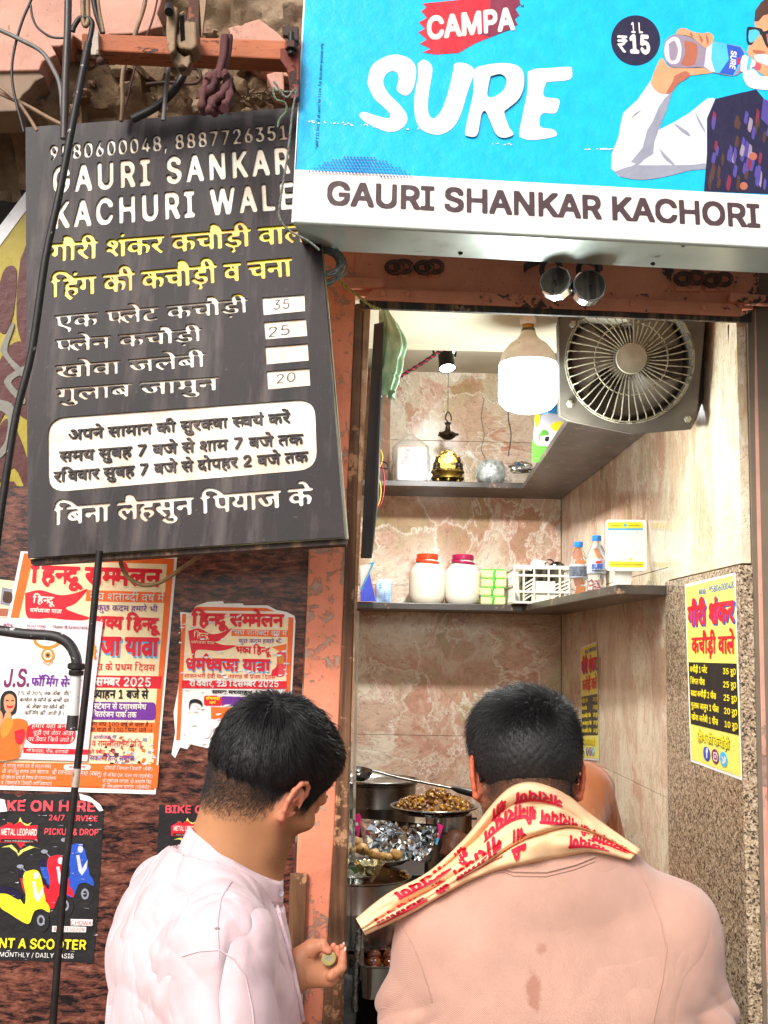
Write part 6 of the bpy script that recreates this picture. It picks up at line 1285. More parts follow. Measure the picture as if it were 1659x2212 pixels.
def pf(u, v): p = px_.hit(813+u*32+ (2 if v > 0.8 else 0), 1302-v*50); return Vector((p.x, 2.06-0.018*math.sin(math.pi*min(1,v*1.05))*math.sin(math.pi*u)+0.003*mnoise.noise(p*60), p.z))
g = G().grid(pf, 14, 18); obj('pouch', g, flat('pouch_blue','a9c4e6',0.25), pch, smooth=180, solid=0.01)
for k_ in range(9): y = 1262+k_*4.2; obj('print', G().bar(pf(0.5 if k_ > 2 else 0.2, (1302-y)/50)+Vector((0,-0.006,0)), pf(0.88 if k_ > 2 else 0.36, (1302-y)/50)+Vector((0,-0.006,0)), 0.0035, 0.001), flat('print_blue','4468a8'), pch)
# ------------------------------------------------------------------ counter with pots and food
ct = thing('counter', (0.1,0.8,0.12), 'dark stone counter behind the opening carrying the pots', 'counter')
obj('top', G().box((0.03,0.86,0.865), (0.68,1.22,0.03)), M_SHELF, ct, bevel=0.003); obj('body', G().box((0.03,0.88,0.485), (0.64,1.14,0.73)), M('counter_side','2b2522',0.7,var=0.3), ct)
stp = thing('counter_step', (0.15,1.05,0.88), 'raised dark ledge at the back of the counter', 'ledge'); obj('block', G().box((0.02,1.20,0.98), (0.62,0.5,0.19)), M('ledge_dark','3a3430',0.6,var=0.3), stp, bevel=0.003)
TP = xf(713.2, 1618.4, 0.26455)
def pot(name, label, cat, px, py, d, r, h, lid=False, mat=None, open_=True):
    """px,py = centre of the rim ellipse"""
    c = at(px, py, d); zb = c.z-h; t = thing(name, (c.x,c.y,zb), label, cat); o = (c.x,c.y,zb); mat = mat or M_SS
    prof = [(0.0,0.0),(r*0.9,0.0),(r*0.97,0.008),(r,0.02),(r,h*0.55),(r*1.004,h*0.56),(r,h*0.57),(r,h-0.004),(r*1.05,h),(r*1.05,h+0.002),(r*0.985,h-0.001),(r*0.985,0.01),(0,0.01)]
    obj('body', G().lathe(prof, o, n=56), mat, t, smooth=40)
    if lid: obj('lid', G().lathe([(r*0.9,h+0.004),(r*1.07,h+0.005),(r*1.09,h+0.010),(r*1.05,h+0.012),(r*0.92,h+0.005),(r*0.86,h-0.004),(0,h-0.005)], o, n=56), M_SS, t, smooth=40)
    return t, c
pA, cA = pot('cooking_pot', 'large covered steel pot with a ladle on its lid behind the curry plate', 'pot', 815, 1690, 3.25, 0.110, 0.14, True, M_SSD)
ld = thing('ladle', at(783,1668,3.15), 'long handled dark steel ladle lying on the pot lid', 'ladle'); lc = at(778,1664,3.20)
obj('bowl', G().lathe([(0.0,-0.030),(0.018,-0.027),(0.032,-0.012),(0.036,0.004),(0.034,0.004),(0.030,-0.011),(0.0,-0.026)], lc, (0.12,-0.1,1), 28), M_SSD, ld, smooth=60); obj('handle', G().tube([lc+Vector((0.034,0,0.0)), at(860,1680,3.2), at(976,1703,3.15)], 0.0032, 7), M_SSD, ld, smooth=70)
pan = thing('pan_handle', at(1000,1710,3.1), 'black pan handle pointing at the man in pink', 'handle'); obj('grip', G().tube([at(975,1702,3.15), at(990,1706,3.14), at(1020,1714,3.12), at(1050,1724,3.1)], [0.004,0.009,0.010,0.010], 10), M_BLK, pan, smooth=70)
# curry plate on an upturned pot
cP = at(937,1748,2.95); zp = cP.z
pB = thing('cooking_pot', (at(975,1800,2.98).x,0.70,0.88), 'narrow steel pot holding up the curry plate', 'pot'); xB, yB = at(968,1800,2.98).x, 0.66
obj('body', G().lathe([(0.0,0.0),(0.055,0.0),(0.062,0.01),(0.062,zp-0.88-0.07),(0.066,zp-0.88-0.06),(0.066,zp-0.88-0.055),(0.060,zp-0.88-0.05),(0.060,zp-0.88-0.012),(0.0,zp-0.88-0.012)], (xB,yB,0.88), n=40), M_SS, pB, smooth=40)
plt_ = thing('steel_plate', (cP.x,cP.y,zp-0.012), 'round steel plate piled with yellow brown curry', 'plate')
obj('dish', G().lathe([(0.0,-0.010),(0.085,-0.010),(0.104,0.004),(0.113,0.006),(0.115,0.008),(0.113,0.010),(0.103,0.008),(0.083,-0.006),(0,-0.006)], cP, n=60), M_SS, plt_, smooth=40)
random.seed(12); g1 = G(); g2 = G(); t = NT('curry_gravy'); v = t.co(); n_ = t.noise(v, 60, 6, 0.7); t.out(t.ramp(n_.outputs[0], [(0.3,'3a1c08'),(0.5,'6f3f10'),(0.7,'9c6418')]), 0.35, 0, t.bump(n_.outputs[0], 0.8, 0.004), 0.5)
t = NT('curry_piece'); v = t.co(); n_ = t.noise(v, 45, 5, 0.6); t.out(t.ramp(n_.outputs[0], [(0.3,'6a400e'),(0.5,'a06c1a'),(0.68,'d0a034')]), 0.3, 0, t.bump(n_.outputs[0], 0.5, 0.003), 0.5)
def heap(x, y): return 0.034*max(0, 1-((x+0.03)/0.072)**2-(y/0.075)**2)**0.7 + 0.034*max(0, 1-((x-0.04)/0.062)**2-(y/0.075)**2)**0.7
g0 = G().grid(lambda u, v: cP + Vector(((r_:=u*0.100)*math.cos(a_:=v*2*math.pi), r_*math.sin(a_), -0.002 + heap(r_*math.cos(a_), r_*math.sin(a_))*0.85+0.004*mnoise.noise(Vector((r_*math.cos(a_)*90, r_*math.sin(a_)*90, 1))))), 22, 60)
cy = thing('curry', cP, 'heap of yellow brown potato and chickpea curry on the steel plate', 'food'); obj('gravy', g0, MATS['curry_gravy'], cy, smooth=60)
for i in range(620):
    a_ = random.uniform(0,6.283); r_ = 0.098*math.sqrt(random.random()); x, y = r_*math.cos(a_), r_*math.sin(a_); c = cP + Vector((x, y, heap(x,y)*0.88+0.002)); s_ = random.uniform(0.0025,0.0062); rot = Matrix.Rotation(random.uniform(0,3), 3, Vector((random.random(), random.random(), random.random())).normalized())
    (g1 if random.random() < 0.62 else g2).ell(c, (s_*random.uniform(1,1.6), s_, s_*random.uniform(0.6,1)), rot, 7, 5, 0.5, i)
tag(obj('potato_pieces', g1, MATS['curry_piece'], cy, smooth=50), kind='stuff'); tag(obj('spice_lumps', g2, MATS['curry_gravy'], cy, smooth=50), kind='stuff')
# foil sheet behind the snacks
fb, ft = [(774,1770),(950,1784)], [(790,1855),(930,1862)]
def foil(u, v):
    x = (776+u*176)*(1-v)+(790+u*140)*v; y = (1768+u*14)*(1-v)+(1856+u*6)*v; p = at(x, y, 2.93 - 0.03*v); q = Vector((u*6, v*1.5, 0)); f_ = abs(mnoise.noise(q*1.1+Vector((u*5*v,0,3))))*0.07 + mnoise.noise(Vector((u*11+v*2,v*4,5)))*0.018 + mnoise.cell(Vector((u*9+v*3, v*5, 1)))*0.008; return p + Vector((0,-f_,0))
foilg = G(); fr2 = random.Random(6); nu_, nv_ = 15, 7; fp_ = {}
for i in range(nu_+1):
    for j in range(nv_+1):
        u, v = min(1,max(0,(i+fr2.uniform(-.35,.35)*(0<i<nu_))/nu_)), min(1,max(0,(j+fr2.uniform(-.3,.3)*(0<j<nv_))/nv_)); x = (776+u*176)*(1-v)+(790+u*140)*v; y = (1768+u*14)*(1-v)+(1856+u*6)*v
        foilg.v.append(tuple(at(x, y, 2.93-0.03*v-abs(math.sin(u*7+v*2))*0.05-fr2.uniform(0,0.022))))
for i in range(nu_):
    for j in range(nv_):
        a_ = i*(nv_+1)+j; b_ = a_+nv_+1; foilg.f += [(a_,b_,b_+1),(a_,b_+1,a_+1)] if fr2.random() < 0.5 else [(a_,b_,a_+1),(b_,b_+1,a_+1)]
fs_ = tag(obj('foil_sheet', foilg, M('foil_shiny','dcdedf',0.10,1.0,var=0.03,scale=4,bump=0.35,bscale=14,dist=0.006), smooth=12, solid=0.0006), 'crinkled silver foil sheet standing under the curry plate', 'foil')
pc = Plane(at(766,1790,2.84), (0.1,-1,0.1)); pk = thing('pink_packet', pc.hit(768,1815), 'bright pink printed packet with windows left of the foil', 'packet')
shape(pk, pc, [(753,1766),(777,1757),(780,1764),(778,1790),(773,1822),(753,1808)], flat('packet_pink','dc1c78'), 0, 0.003, 'packet'); shape(pk, pc, circle(771,1780,3,4), INK['white'], 0.001, 0.0004, 'window'); shape(pk, pc, circle(762,1781,3,4), INK['yellow'], 0.001, 0.0004, 'window'); shape(pk, pc, [(758,1793),(766,1787),(772,1798),(770,1806)], INK['brown'], 0.001, 0.0004, 'picture'); shape(pk, pc, [(753,1800),(762,1797),(766,1812),(754,1810)], INK['sky'], 0.001, 0.0004, 'print')
pc2 = Plane(at(950,1800,2.84), (0.1,-1,0.1)); pk2 = thing('pink_packet', pc2.hit(950,1818), 'narrow pink strip with a blue tip right of the foil', 'packet'); shape(pk2, pc2, [(945,1778),(958,1783),(953,1800),(944,1826),(941,1822),(948,1800)], MATS['packet_pink'], 0, 0.002, 'packet'); shape(pk2, pc2, [(944,1808),(949,1812),(943,1826),(940,1822)], INK['sky'], 0.001, 0.0004, 'tip')
# fried kachoris, one by one
M_KA = M('fried_dough', 'c99a52', 0.5, var=0.22, scale=30, bump=0.5, bscale=80, spots=('a0682c', 34, 0.6))
kl = [(150,740,'topmost at the far left',48,2.80),(168,818,'lowest at the far left',44,2.74),(205,760,'upper one left of the foil',46,2.80),(262,818,'plump one in front of the foil',52,2.76),(360,856,'one right of the metal clip',50,2.75),(425,875,'low one behind the bowl rim',38,2.78),(472,882,'flat one beside the low one',34,2.78),(540,862,'one at the foot of the foil',48,2.80)]
for i, (x, y, lab, r_, d_) in enumerate(kl):
    c = at(*TP(x, y), d_); rr = r_*0.26455*d_/2404
    tag(obj('fried_snack', G().ell(c, (rr*1.05, rr, rr*0.86), None, 18, 12, 0.25, i*3), M_KA, smooth=180), 'round golden fried snack, ' + lab, 'fried snack', 'fried snacks on the counter')
tag(obj('snack_tray', G().lathe([(0.0,-0.006),(0.085,-0.006),(0.10,0.006),(0.102,0.008),(0.098,0.008),(0.083,-0.002),(0.0,-0.002)], at(*TP(330,905),2.80)+Vector((0,0.02,0)), n=40), M_SS, smooth=40), 'steel tray under the fried snacks', 'tray')
tag(obj('metal_clip', G().tube([at(*TP(255,850),2.73), at(*TP(268,808),2.73), at(*TP(285,855),2.73)], 0.003, 6), M_SSD, smooth=60), 'small bent metal clip among the fried snacks', 'clip')
# big open pot in front, with plate and leaf-shaped foil bowls over it
pC, cC = pot('cooking_pot', 'large open steel pot in front with dark gravy inside', 'pot', 778, 1890, 2.66, 0.115, 0.15, False, M_SS)
obj('gravy', G().lathe([(0.112,0.0),(0.0,0.002)], cC+Vector((0,0,-0.035)), n=40), MATS['curry_gravy'], pC, smooth=60)
c = at(*TP(270,960), 2.56); pD = thing('steel_plate', c, 'steel plate with foil bowls resting on the big open pot', 'plate'); obj('dish', G().lathe([(0.0,-0.010),(0.042,-0.010),(0.052,0.004),(0.055,0.006),(0.051,0.007),(0.041,-0.006),(0,-0.006)], c+Vector((-0.02,0,-0.02)), n=40), M_SS, pD, smooth=40)
M_GF = M('gold_foil', 'c9bc8c', 0.18, 1.0, var=0.2, scale=30, bump=0.6, bscale=60, dist=0.004)
def leafbowl(px, py, d, r_, label, fillm):
    c = at(px, py, d); t = thing('foil_bowl', c, label, 'bowl', 'crinkled foil bowls on the steel plate'); 
    def f(u, v): a_ = v*6.2832; ru = r_*(0.55+0.45*u); w_ = 1+0.05*math.sin(a_*9)*u; return c + Vector((ru*w_*math.cos(a_), ru*w_*math.sin(a_), -0.020+0.026*u**1.3+0.002*math.sin(a_*11)*u))
    obj('bowl', G().grid(f, 8, 48), M_GF, t, smooth=60, solid=0.0006); obj('bottom', G().lathe([(r_*0.56,0.0),(0,0.0)], c+Vector((0,0,-0.0195)), n=30), M_GF, t); obj('filling', G().lathe([(r_*0.72,0.0),(r_*0.3,0.003),(0,0.002)], c+Vector((0,0,-0.010)), n=30), fillm, t, smooth=60)
leafbowl(*TP(318,945), 2.55, 0.036, 'gold crinkled foil bowl with dark gravy on the steel plate', MATS['curry_gravy'])
M_LF = M('green_leaf','56703c',0.5,var=0.3,scale=30); lp_ = thing('leaf_scraps', at(*TP(165,960),2.53), 'green leaf scraps and pale sauce at the left of the steel plate', 'leaves')
for k_, q in enumerate(([(150,870),(168,880),(158,960),(140,990)], [(150,950),(215,965),(232,1010),(190,1020)], [(130,985),(190,1000),(200,1035),(135,1035)])): obj('leaf', G().prism([at(*TP(*p), 2.53-0.004*k_) for p in q], (0,0.002,0)), M_LF if k_ < 2 else flat('pale_sauce','d5d8b4'), lp_)
for k_ in range(24):
    a_ = random.uniform(-0.5,1.2); tag(obj('herb_bit', G().ell(cC+Vector((0.112*math.cos(a_),0.112*math.sin(a_),random.uniform(-0.02,0.0))), (0.003,0.003,0.0025), None, 6, 4), MATS['curry_piece'], pC, smooth=60))
# gulab jamun tray
dk = at(*(805,2060), 2.50); TJ = xf(713.2,1920.2,0.13227)
tz = dk.z; tp = lambda x, y: PZ(tz).hit(*TJ(x,y))
tr_ = thing('sweet_tray', (dk.x,dk.y,tz-0.05), 'deep steel tray of syrupy round sweets beside the man in pink', 'tray')
x0, x1, y0_, y1_ = tp(470,1200).x, tp(470,1200).x+0.17, tp(600,1280).y, tp(560,760).y
def rr3(x0,y0,x1,y1,r,z,n=6):
    return [Vector((p[0],p[1],z)) for p in rrect(x0,y0,x1,y1,r,n)]
def ringwall(la, lb):
    g = G(); n_ = len(la); g.add(la+lb, [(i,(i+1)%n_,n_+(i+1)%n_,n_+i) for i in range(n_)]); return g
R0 = rr3(x0,y0_,x1,y1_,0.028,tz); R1 = rr3(x0+0.010,y0_+0.010,x1-0.010,y1_-0.010,0.02,tz-0.001); R2 = rr3(x0+0.014,y0_+0.014,x1-0.014,y1_-0.014,0.018,tz-0.06); R3 = rr3(x0+0.008,y0_+0.008,x1-0.008,y1_-0.008,0.02,tz-0.066); R4 = rr3(x0+0.002,y0_+0.002,x1-0.002,y1_-0.002,0.028,tz-0.004)
g = ringwall(R0,R1); g2 = ringwall(R1,R2); g.add(g2.v,g2.f); g2 = ringwall(R3,R4); g.add(g2.v,g2.f); g2 = ringwall(R4,R0); g.add(g2.v,g2.f); g.add(R2,[tuple(range(len(R2)))]); g.add(R3,[tuple(range(len(R3)))])
obj('tray', g, M_SS, tr_, smooth=40)
obj('syrup', G().add(rr3(x0+0.012,y0_+0.012,x1-0.012,y1_-0.012,0.018,tz-0.022),[tuple(range(28))]), M('syrup','3a1c0a',0.05,var=0.3,scale=20,bump=0), tr_)
t = NT('syrup_ball'); v = t.co(); n_ = t.noise(v, 25, 5, 0.6); t.out(t.ramp(n_.outputs[0], [(0.3,'3c1206'),(0.5,'7a3208'),(0.7,'c47a14')]), 0.08, 0, t.bump(n_.outputs[0], 0.2, 0.003), 0.6)
wd_ = x1-x0; k_ = 0
names = ('front left','front second','front third','front right','second row left','second row second','second row third','second row right','third row left','third row second','third row third','third row right','back left','back second','back third','back right')
for j in range(4):
    for i in range(4):
        c = Vector((x0+0.032+i*(wd_-0.062)/3, y0_+0.030+j*(y1_-y0_-0.058)/3, tz-0.020+random.uniform(-.003,.003)))
        tag(obj('round_sweet', G().ell(c, (0.0165,0.0165,0.0150), None, 18, 12, 0.08, k_), MATS['syrup_ball'], smooth=180), 'brown syrupy round sweet, ' + names[k_] + ' of the deep tray', 'sweet', 'round sweets in syrup'); k_ += 1
M_HAM = M('hammered_foil','8f8c84',0.3,0.9,var=0.5,scale=70,bump=1.0,bscale=90,dist=0.008)
rl_ = thing('foil_covered_rail', at(770,2180,2.45), 'foil covered bumpy rail left of the sweet tray', 'rail'); 
def rlf(u, v): a_ = v*6.2832; p = at(775-u*9+7.5*math.cos(a_), 2010+u*172, 2.47-0.03*u) + Vector((0,0.014*math.sin(a_),0)); return p + Vector((1,0,0))*0.002*mnoise.noise(p*160)
obj('rail', G().grid(rlf, 50, 18), M_HAM, rl_, smooth=180)
bt = thing('stove', at(800,2190,2.5), 'dark ribbed steel stand under the sweet tray', 'stand')
for k_ in range(6): obj('slat', G().bar(at(782,2128+k_*10,2.50), at(900,2134+k_*10,2.50), 0.006, 0.010), M_SSD, bt)
obj('base', G().box((at(830,2190,2.5).x,0.24,0.92), (0.25,0.12,0.10)), M_BLACK, bt)
tm = thing('plastic_tumblers', at(744,2206,2.42), 'stack of cloudy clear plastic tumblers behind the acrylic screen', 'tumbler'); c0 = at(745,2190,2.47)
for k_ in range(6): obj('tumbler', G().lathe([(0.018,0.0),(0.026,0.06),(0.027,0.062),(0.024,0.06)], c0+Vector((0,0,-0.06+k_*0.014)), n=20), M_BAG, tm, smooth=50)
crumple('plastic_bag', 'shiny crumpled clear bag between the screen and the foil covered rail', 'plastic bag', at(757,2100,2.6), (0.012,0.02,0.03), M_FILM, 14)
cable('wire_stand', 'black bent wire loops beside the curry plate', 'wire', [(990,1780),(996,1810),(1002,1840),(1006,1800),(1012,1772),(1030,1768)], 0.003, M_BLK, 2.95)
cable('wire_stand', 'second black wire loop nearer the vendor hand', 'wire', [(1008,1765),(1012,1800),(1022,1825)], 0.003, M_BLK, 2.93)
# ------------------------------------------------------------------ people: smooth distance fields turned into one skin each
import openvdb
import bmesh
class SDF:
    def __init__(s, lo, hi, h):
        s.lo = np.array(lo, float); s.h = h; s.n = np.ceil((np.array(hi)-s.lo)/h).astype(int)+1
        s.d = np.full(tuple(s.n), 0.08, np.float32)
    def _box(s, lo, hi):
        a = np.clip(np.floor((np.array(lo)-s.lo)/s.h).astype(int), 0, s.n); b = np.clip(np.ceil((np.array(hi)-s.lo)/s.h).astype(int)+1, 0, s.n)
        if (b <= a).any(): return None
        sl = tuple(slice(int(i), int(j)) for i, j in zip(a, b))
        X = [s.lo[i] + s.h*np.arange(a[i], b[i], dtype=np.float32) for i in range(3)]
        return sl, X[0][:,None,None], X[1][None,:,None], X[2][None,None,:]
    def _put(s, sl, v, k, op):
        d = s.d[sl]
        if op == 'u':
            if k > 0:
                hh = np.maximum(k-np.abs(d-v), 0)/k; s.d[sl] = np.minimum(d, v) - hh*hh*k*0.25
            else: s.d[sl] = np.minimum(d, v)
        else:
            v = -v; hh = np.maximum(k-np.abs(d-v), 0)/max(k,1e-6); s.d[sl] = np.maximum(d, v) + hh*hh*k*0.25
    def cone(s, a, b, ra, rb, k=0.01, op='u', pad=0.05, sq=None):
        a, b = np.array(a, float), np.array(b, float); m = max(ra, rb)+pad
        q = s._box(np.minimum(a,b)-m, np.maximum(a,b)+m)
        if q is None: return
        sl, X, Y, Z = q; ab = b-a; L = max(float(ab@ab), 1e-12)
        t = np.clip(((X-a[0])*ab[0]+(Y-a[1])*ab[1]+(Z-a[2])*ab[2])/L, 0, 1)
        dx, dy, dz = X-a[0]-t*ab[0], Y-a[1]-t*ab[1], Z-a[2]-t*ab[2]
        if sq is not None:                       # squash along a direction by a factor
            ax, f_ = np.array(Vector(sq[0]).normalized()), sq[1]; pr = dx*ax[0]+dy*ax[1]+dz*ax[2]; e = (1/f_-1)*pr; dx, dy, dz = dx+e*ax[0], dy+e*ax[1], dz+e*ax[2]
        s._put(sl, (np.sqrt(dx*dx+dy*dy+dz*dz) - (ra+(rb-ra)*t)).astype(np.float32), k, op)
    def chain(s, pts, k=0.01, **kw):
        for (a, ra), (b, rb) in zip(pts[:-1], pts[1:]): s.cone(a, b, ra, rb, k, **kw)
    def ell(s, c, r, M3=None, k=0.01, op='u', pad=0.05):
        c = np.array(c, float); m = max(r)+pad; q = s._box(c-m, c+m)
        if q is None: return
        sl, X, Y, Z = q; A = np.array(M3) if M3 is not None else np.eye(3)
        x, y, z = X-c[0], Y-c[1], Z-c[2]; l = [A[0,i]*x+A[1,i]*y+A[2,i]*z for i in range(3)]
        k0 = np.sqrt(sum((l[i]/r[i])**2 for i in range(3))); k1 = np.sqrt(sum((l[i]/r[i]**2)**2 for i in range(3)))+1e-9
        s._put(sl, (k0*(k0-1)/k1).astype(np.float32), k, op)
    def coords(s): return [s.lo[0]+s.h*np.arange(s.n[0],dtype=np.float32)[:,None,None], s.lo[1]+s.h*np.arange(s.n[1],dtype=np.float32)[None,:,None], s.lo[2]+s.h*np.arange(s.n[2],dtype=np.float32)[None,None,:]]
    def cut(s, p, n, keep_pos=True):             # keep the half space on the +n side of p
        X, Y, Z = s.coords(); n = np.array(Vector(n).normalized()); v = -((X-p[0])*n[0]+(Y-p[1])*n[1]+(Z-p[2])*n[2]); s.d = np.maximum(s.d, v.astype(np.float32))
    def mesh(s):
        a = s.d.copy(); a[0]=a[-1]=0.05; a[:,0]=a[:,-1]=0.05; a[:,:,0]=a[:,:,-1]=0.05
        np.clip(a, -4*s.h, 4*s.h, out=a)
        g = openvdb.FloatGrid(float(4*s.h)); g.copyFromArray(a, tolerance=0.0)
        res = g.convertToPolygons(isovalue=0.0, adaptivity=0.0); pts = res[0]; quads = next(q for q in res[1:] if len(q) and np.asarray(q).shape[1] == 4)
        return np.asarray(pts, float)*s.h + s.lo, np.asarray(quads)
def join(*ms):
    vs, fs, o = [], [], 0
    for v, f in ms: vs.append(v); fs.append(f+o); o += len(v)
    return np.vstack(vs), np.vstack(fs)
def mobj(name, vf, mat, parent, attrs=None):
    v, f = vf; base = np.array(wloc(parent)); me = bpy.data.meshes.new(name)
    me.vertices.add(len(v)); me.vertices.foreach_set('co', (v-base).ravel()); k = f.shape[1]
    me.loops.add(len(f)*k); me.loops.foreach_set('vertex_index', f.ravel().astype(np.int32)); me.polygons.add(len(f)); me.polygons.foreach_set('loop_start', np.arange(0, len(f)*k, k, dtype=np.int32)); me.polygons.foreach_set('loop_total', np.full(len(f), k, np.int32))
    me.polygons.foreach_set('use_smooth', [True]*len(f)); me.update(calc_edges=True); me.validate()
    for nm, a in (attrs or {}).items():
        at_ = me.attributes.new(nm, 'FLOAT', 'POINT'); at_.data.foreach_set('value', a.astype(np.float32))
    me.materials.append(mat); o = bpy.data.objects.new(name, me); COL.objects.link(o); o.parent = parent
    return o
def skinmat(name, base, red, dark):
    t = NT(name); v = t.co(); n = t.noise(v, 40, 6, 0.6); n2 = t.noise(v, 260, 3, 0.6); n3 = t.noise(v, 9, 4, 0.5)
    c = rgb(base); cc = t.ramp(n3.outputs[0], [(0.3, tuple(x*0.86 for x in c)), (0.7, tuple(min(1,x*1.1) for x in c))])
    cc = t.mix(0.25, cc, t.ramp(n.outputs[0], [(0.3,(0.7,0.6,0.55)),(0.7,(1,1,1))]), 'MULTIPLY')
    a = t.n('Attribute'); a.attribute_name = 'red'; cc = t.mix(a.outputs['Fac'], cc, red)
    b = t.n('Attribute'); b.attribute_name = 'beard'; st = t.noise(v, 420, 2, 0.5); m = t.math('MULTIPLY', b.outputs['Fac'], t.ramp(st.outputs[0], [(0.38,(0.6,)*3),(0.62,(1,)*3)]))
    cc = t.mix(m, cc, dark)
    return t.out(cc, 0.48, 0, t.bump(n2.outputs[0], 0.12, 0.001), 0.35, Subsurface_Weight=0.12, Subsurface_Radius=(0.008,0.003,0.0015), Subsurface_Scale=1.0)
def basis(f, roll=0.0):
    f = Vector(f).normalized(); r = f.cross(Vector((0,0,1))).normalized(); u = r.cross(f)
    if roll: m = Matrix.Rotation(roll, 3, f); r = m @ r; u = m @ u
    return np.array([[r.x,f.x,u.x],[r.y,f.y,u.y],[r.z,f.z,u.z]])       # columns: right, forward, up
def head(s, O, B_, k=1.0, ear=1.0, earout=0.5):
    P = lambda x, y, z: tuple(np.array(O) + B_ @ (np.array([x,y,z])*k))
    E_ = lambda c, r, kk=0.012, op='u', M_=B_: s.ell(P(*c), [a*k for a in r], M_, kk*k, op)
    C_ = lambda a, b, ra, rb, kk=0.010, op='u': s.cone(P(*a), P(*b), ra*k, rb*k, kk*k, op)
    E_((0,-0.020,0.045), (0.076,0.095,0.086)); E_((0,-0.045,0.030), (0.066,0.066,0.068), 0.02); E_((0,0.030,0.050), (0.066,0.060,0.066), 0.02)
    E_((0,0.035,-0.020), (0.060,0.062,0.078), 0.02); 
    for s_ in (-1,1):
        C_((s_*0.060,0.000,-0.035), (s_*0.050,0.030,-0.075), 0.016, 0.015, 0.02); C_((s_*0.050,0.030,-0.075), (s_*0.012,0.082,-0.100), 0.015, 0.016, 0.02)
        E_((s_*0.044,0.068,-0.015), (0.020,0.020,0.016), 0.02); C_((s_*0.012,0.090,0.030), (s_*0.045,0.078,0.028), 0.009, 0.008, 0.015)
    E_((0,0.050,-0.075), (0.045,0.045,0.035), 0.02)
    for s_ in (-1,1): E_((s_*0.031,0.098,0.010), (0.016,0.014,0.011), 0.012, 'c')
    for s_ in (-1,1): E_((s_*0.031,0.080,0.010), (0.0135,0.0125,0.0115), 0.004)
    C_((0,0.088,0.018), (0,0.108,-0.022), 0.007, 0.011, 0.012); E_((0.010,0.098,-0.026), (0.008,0.009,0.007), 0.006); E_((-0.010,0.098,-0.026), (0.008,0.009,0.007), 0.006)
    E_((0,0.093,-0.050), (0.024,0.010,0.006), 0.006); E_((0,0.091,-0.062), (0.021,0.010,0.007), 0.006); E_((0,0.102,-0.0555), (0.024,0.006,0.0015), 0.003, 'c')
    for s_ in (-1,1):                                   # ears: concha plate, rim, lobe
        def Q(a, b, o=0.0):                             # a back-forward (+ = forward), b up, o outward
            out = earout; return (s_*(0.074 + (0.026-a)*math.sin(out)*0.62 + o), -0.002 + a*math.cos(out), b)
        m2 = B_ @ np.array(Matrix.Rotation(-s_*earout, 3, 'Z')); e = ear
        s.ell(P(*Q(-0.004,0.000*e,-0.003)), [0.0055*k, 0.016*k*e, 0.026*k*e], m2, 0.005*k)
        rim = [(0.012,0.006),(0.014,0.020),(0.008,0.030),(-0.004,0.034),(-0.015,0.029),(-0.021,0.016),(-0.020,0.000),(-0.014,-0.014),(-0.006,-0.026)]
        for (a, b), (c, d) in zip(rim[:-1], rim[1:]): C_(Q(a*e,b*e,0.002), Q(c*e,d*e,0.002), 0.0042, 0.0042, 0.003)
        C_(Q(-0.006*e,-0.026*e,0.0), Q(0.004*e,-0.029*e,-0.002), 0.0062, 0.0050, 0.004)
        C_(Q(0.004*e,0.018*e,0.003), Q(-0.010*e,0.004*e,0.004), 0.0028, 0.0030, 0.003); C_(Q(-0.010*e,0.004*e,0.004), Q(-0.003*e,-0.016*e,0.003), 0.0030, 0.0028, 0.003)
        E_(Q(0.002,-0.004,0.006), (0.006,0.008,0.010), 0.004, 'c')
    return P
def sm(x, a, b): t = np.clip((x-a)/(b-a), 0, 1); return t*t*(3-2*t)
def loc(v, O, B_, k): return ((v - np.array(O)) @ B_)/k
def nrm(v, f):
    n = np.zeros_like(v); a, b, c = v[f[:,0]], v[f[:,1]], v[f[:,2]]; fn = np.cross(b-a, c-a)
    for i in range(f.shape[1]): np.add.at(n, f[:,i], fn)
    return n/(np.linalg.norm(n, axis=1, keepdims=True)+1e-12)
def strands(pts, dirs, lens, rad, bend, seg=4, jit=0.25, seed=1):
    r = np.random.default_rng(seed); N = len(pts); d = dirs/np.linalg.norm(dirs, axis=1, keepdims=True)
    d = d + r.normal(0, jit, d.shape); d /= np.linalg.norm(d, axis=1, keepdims=True)
    side = np.cross(d, r.normal(0,1,d.shape)); side /= np.linalg.norm(side, axis=1, keepdims=True); up = np.cross(d, side)
    V = []; p = pts.copy(); dd = d.copy()
    for i in range(seg+1):
        w_ = rad*(1-0.85*(i/seg)**1.5)
        for k_ in range(3):
            a_ = 2*math.pi*k_/3; V.append(p + (side*math.cos(a_)+up*math.sin(a_))*w_)
        p = p + dd*(lens/seg)[:,None]; dd = dd + bend/seg; dd /= np.linalg.norm(dd, axis=1, keepdims=True)
    V = np.stack(V, 1); m = V.shape[1]; F = []
    for i in range(seg):
        for k_ in range(3): a_ = i*3+k_; b_ = i*3+(k_+1)%3; F.append((a_, b_, b_+3, a_+3))
    F = np.array(F)[None] + (np.arange(N)*m)[:,None,None]
    return V.reshape(-1,3), F.reshape(-1,4)
t = NT('black_hair'); v = t.co(); n_ = t.noise(v, 60, 4, 0.6); M_HAIR = t.out(t.ramp(n_.outputs[0], [(0.3,'0b0a0b'),(0.7,'1d191a')]), 0.42, 0, None, 0.5)
M_SCALP = M('hair_underlayer', '120f10', 0.7, bump=0.6, bscale=220, dist=0.002)
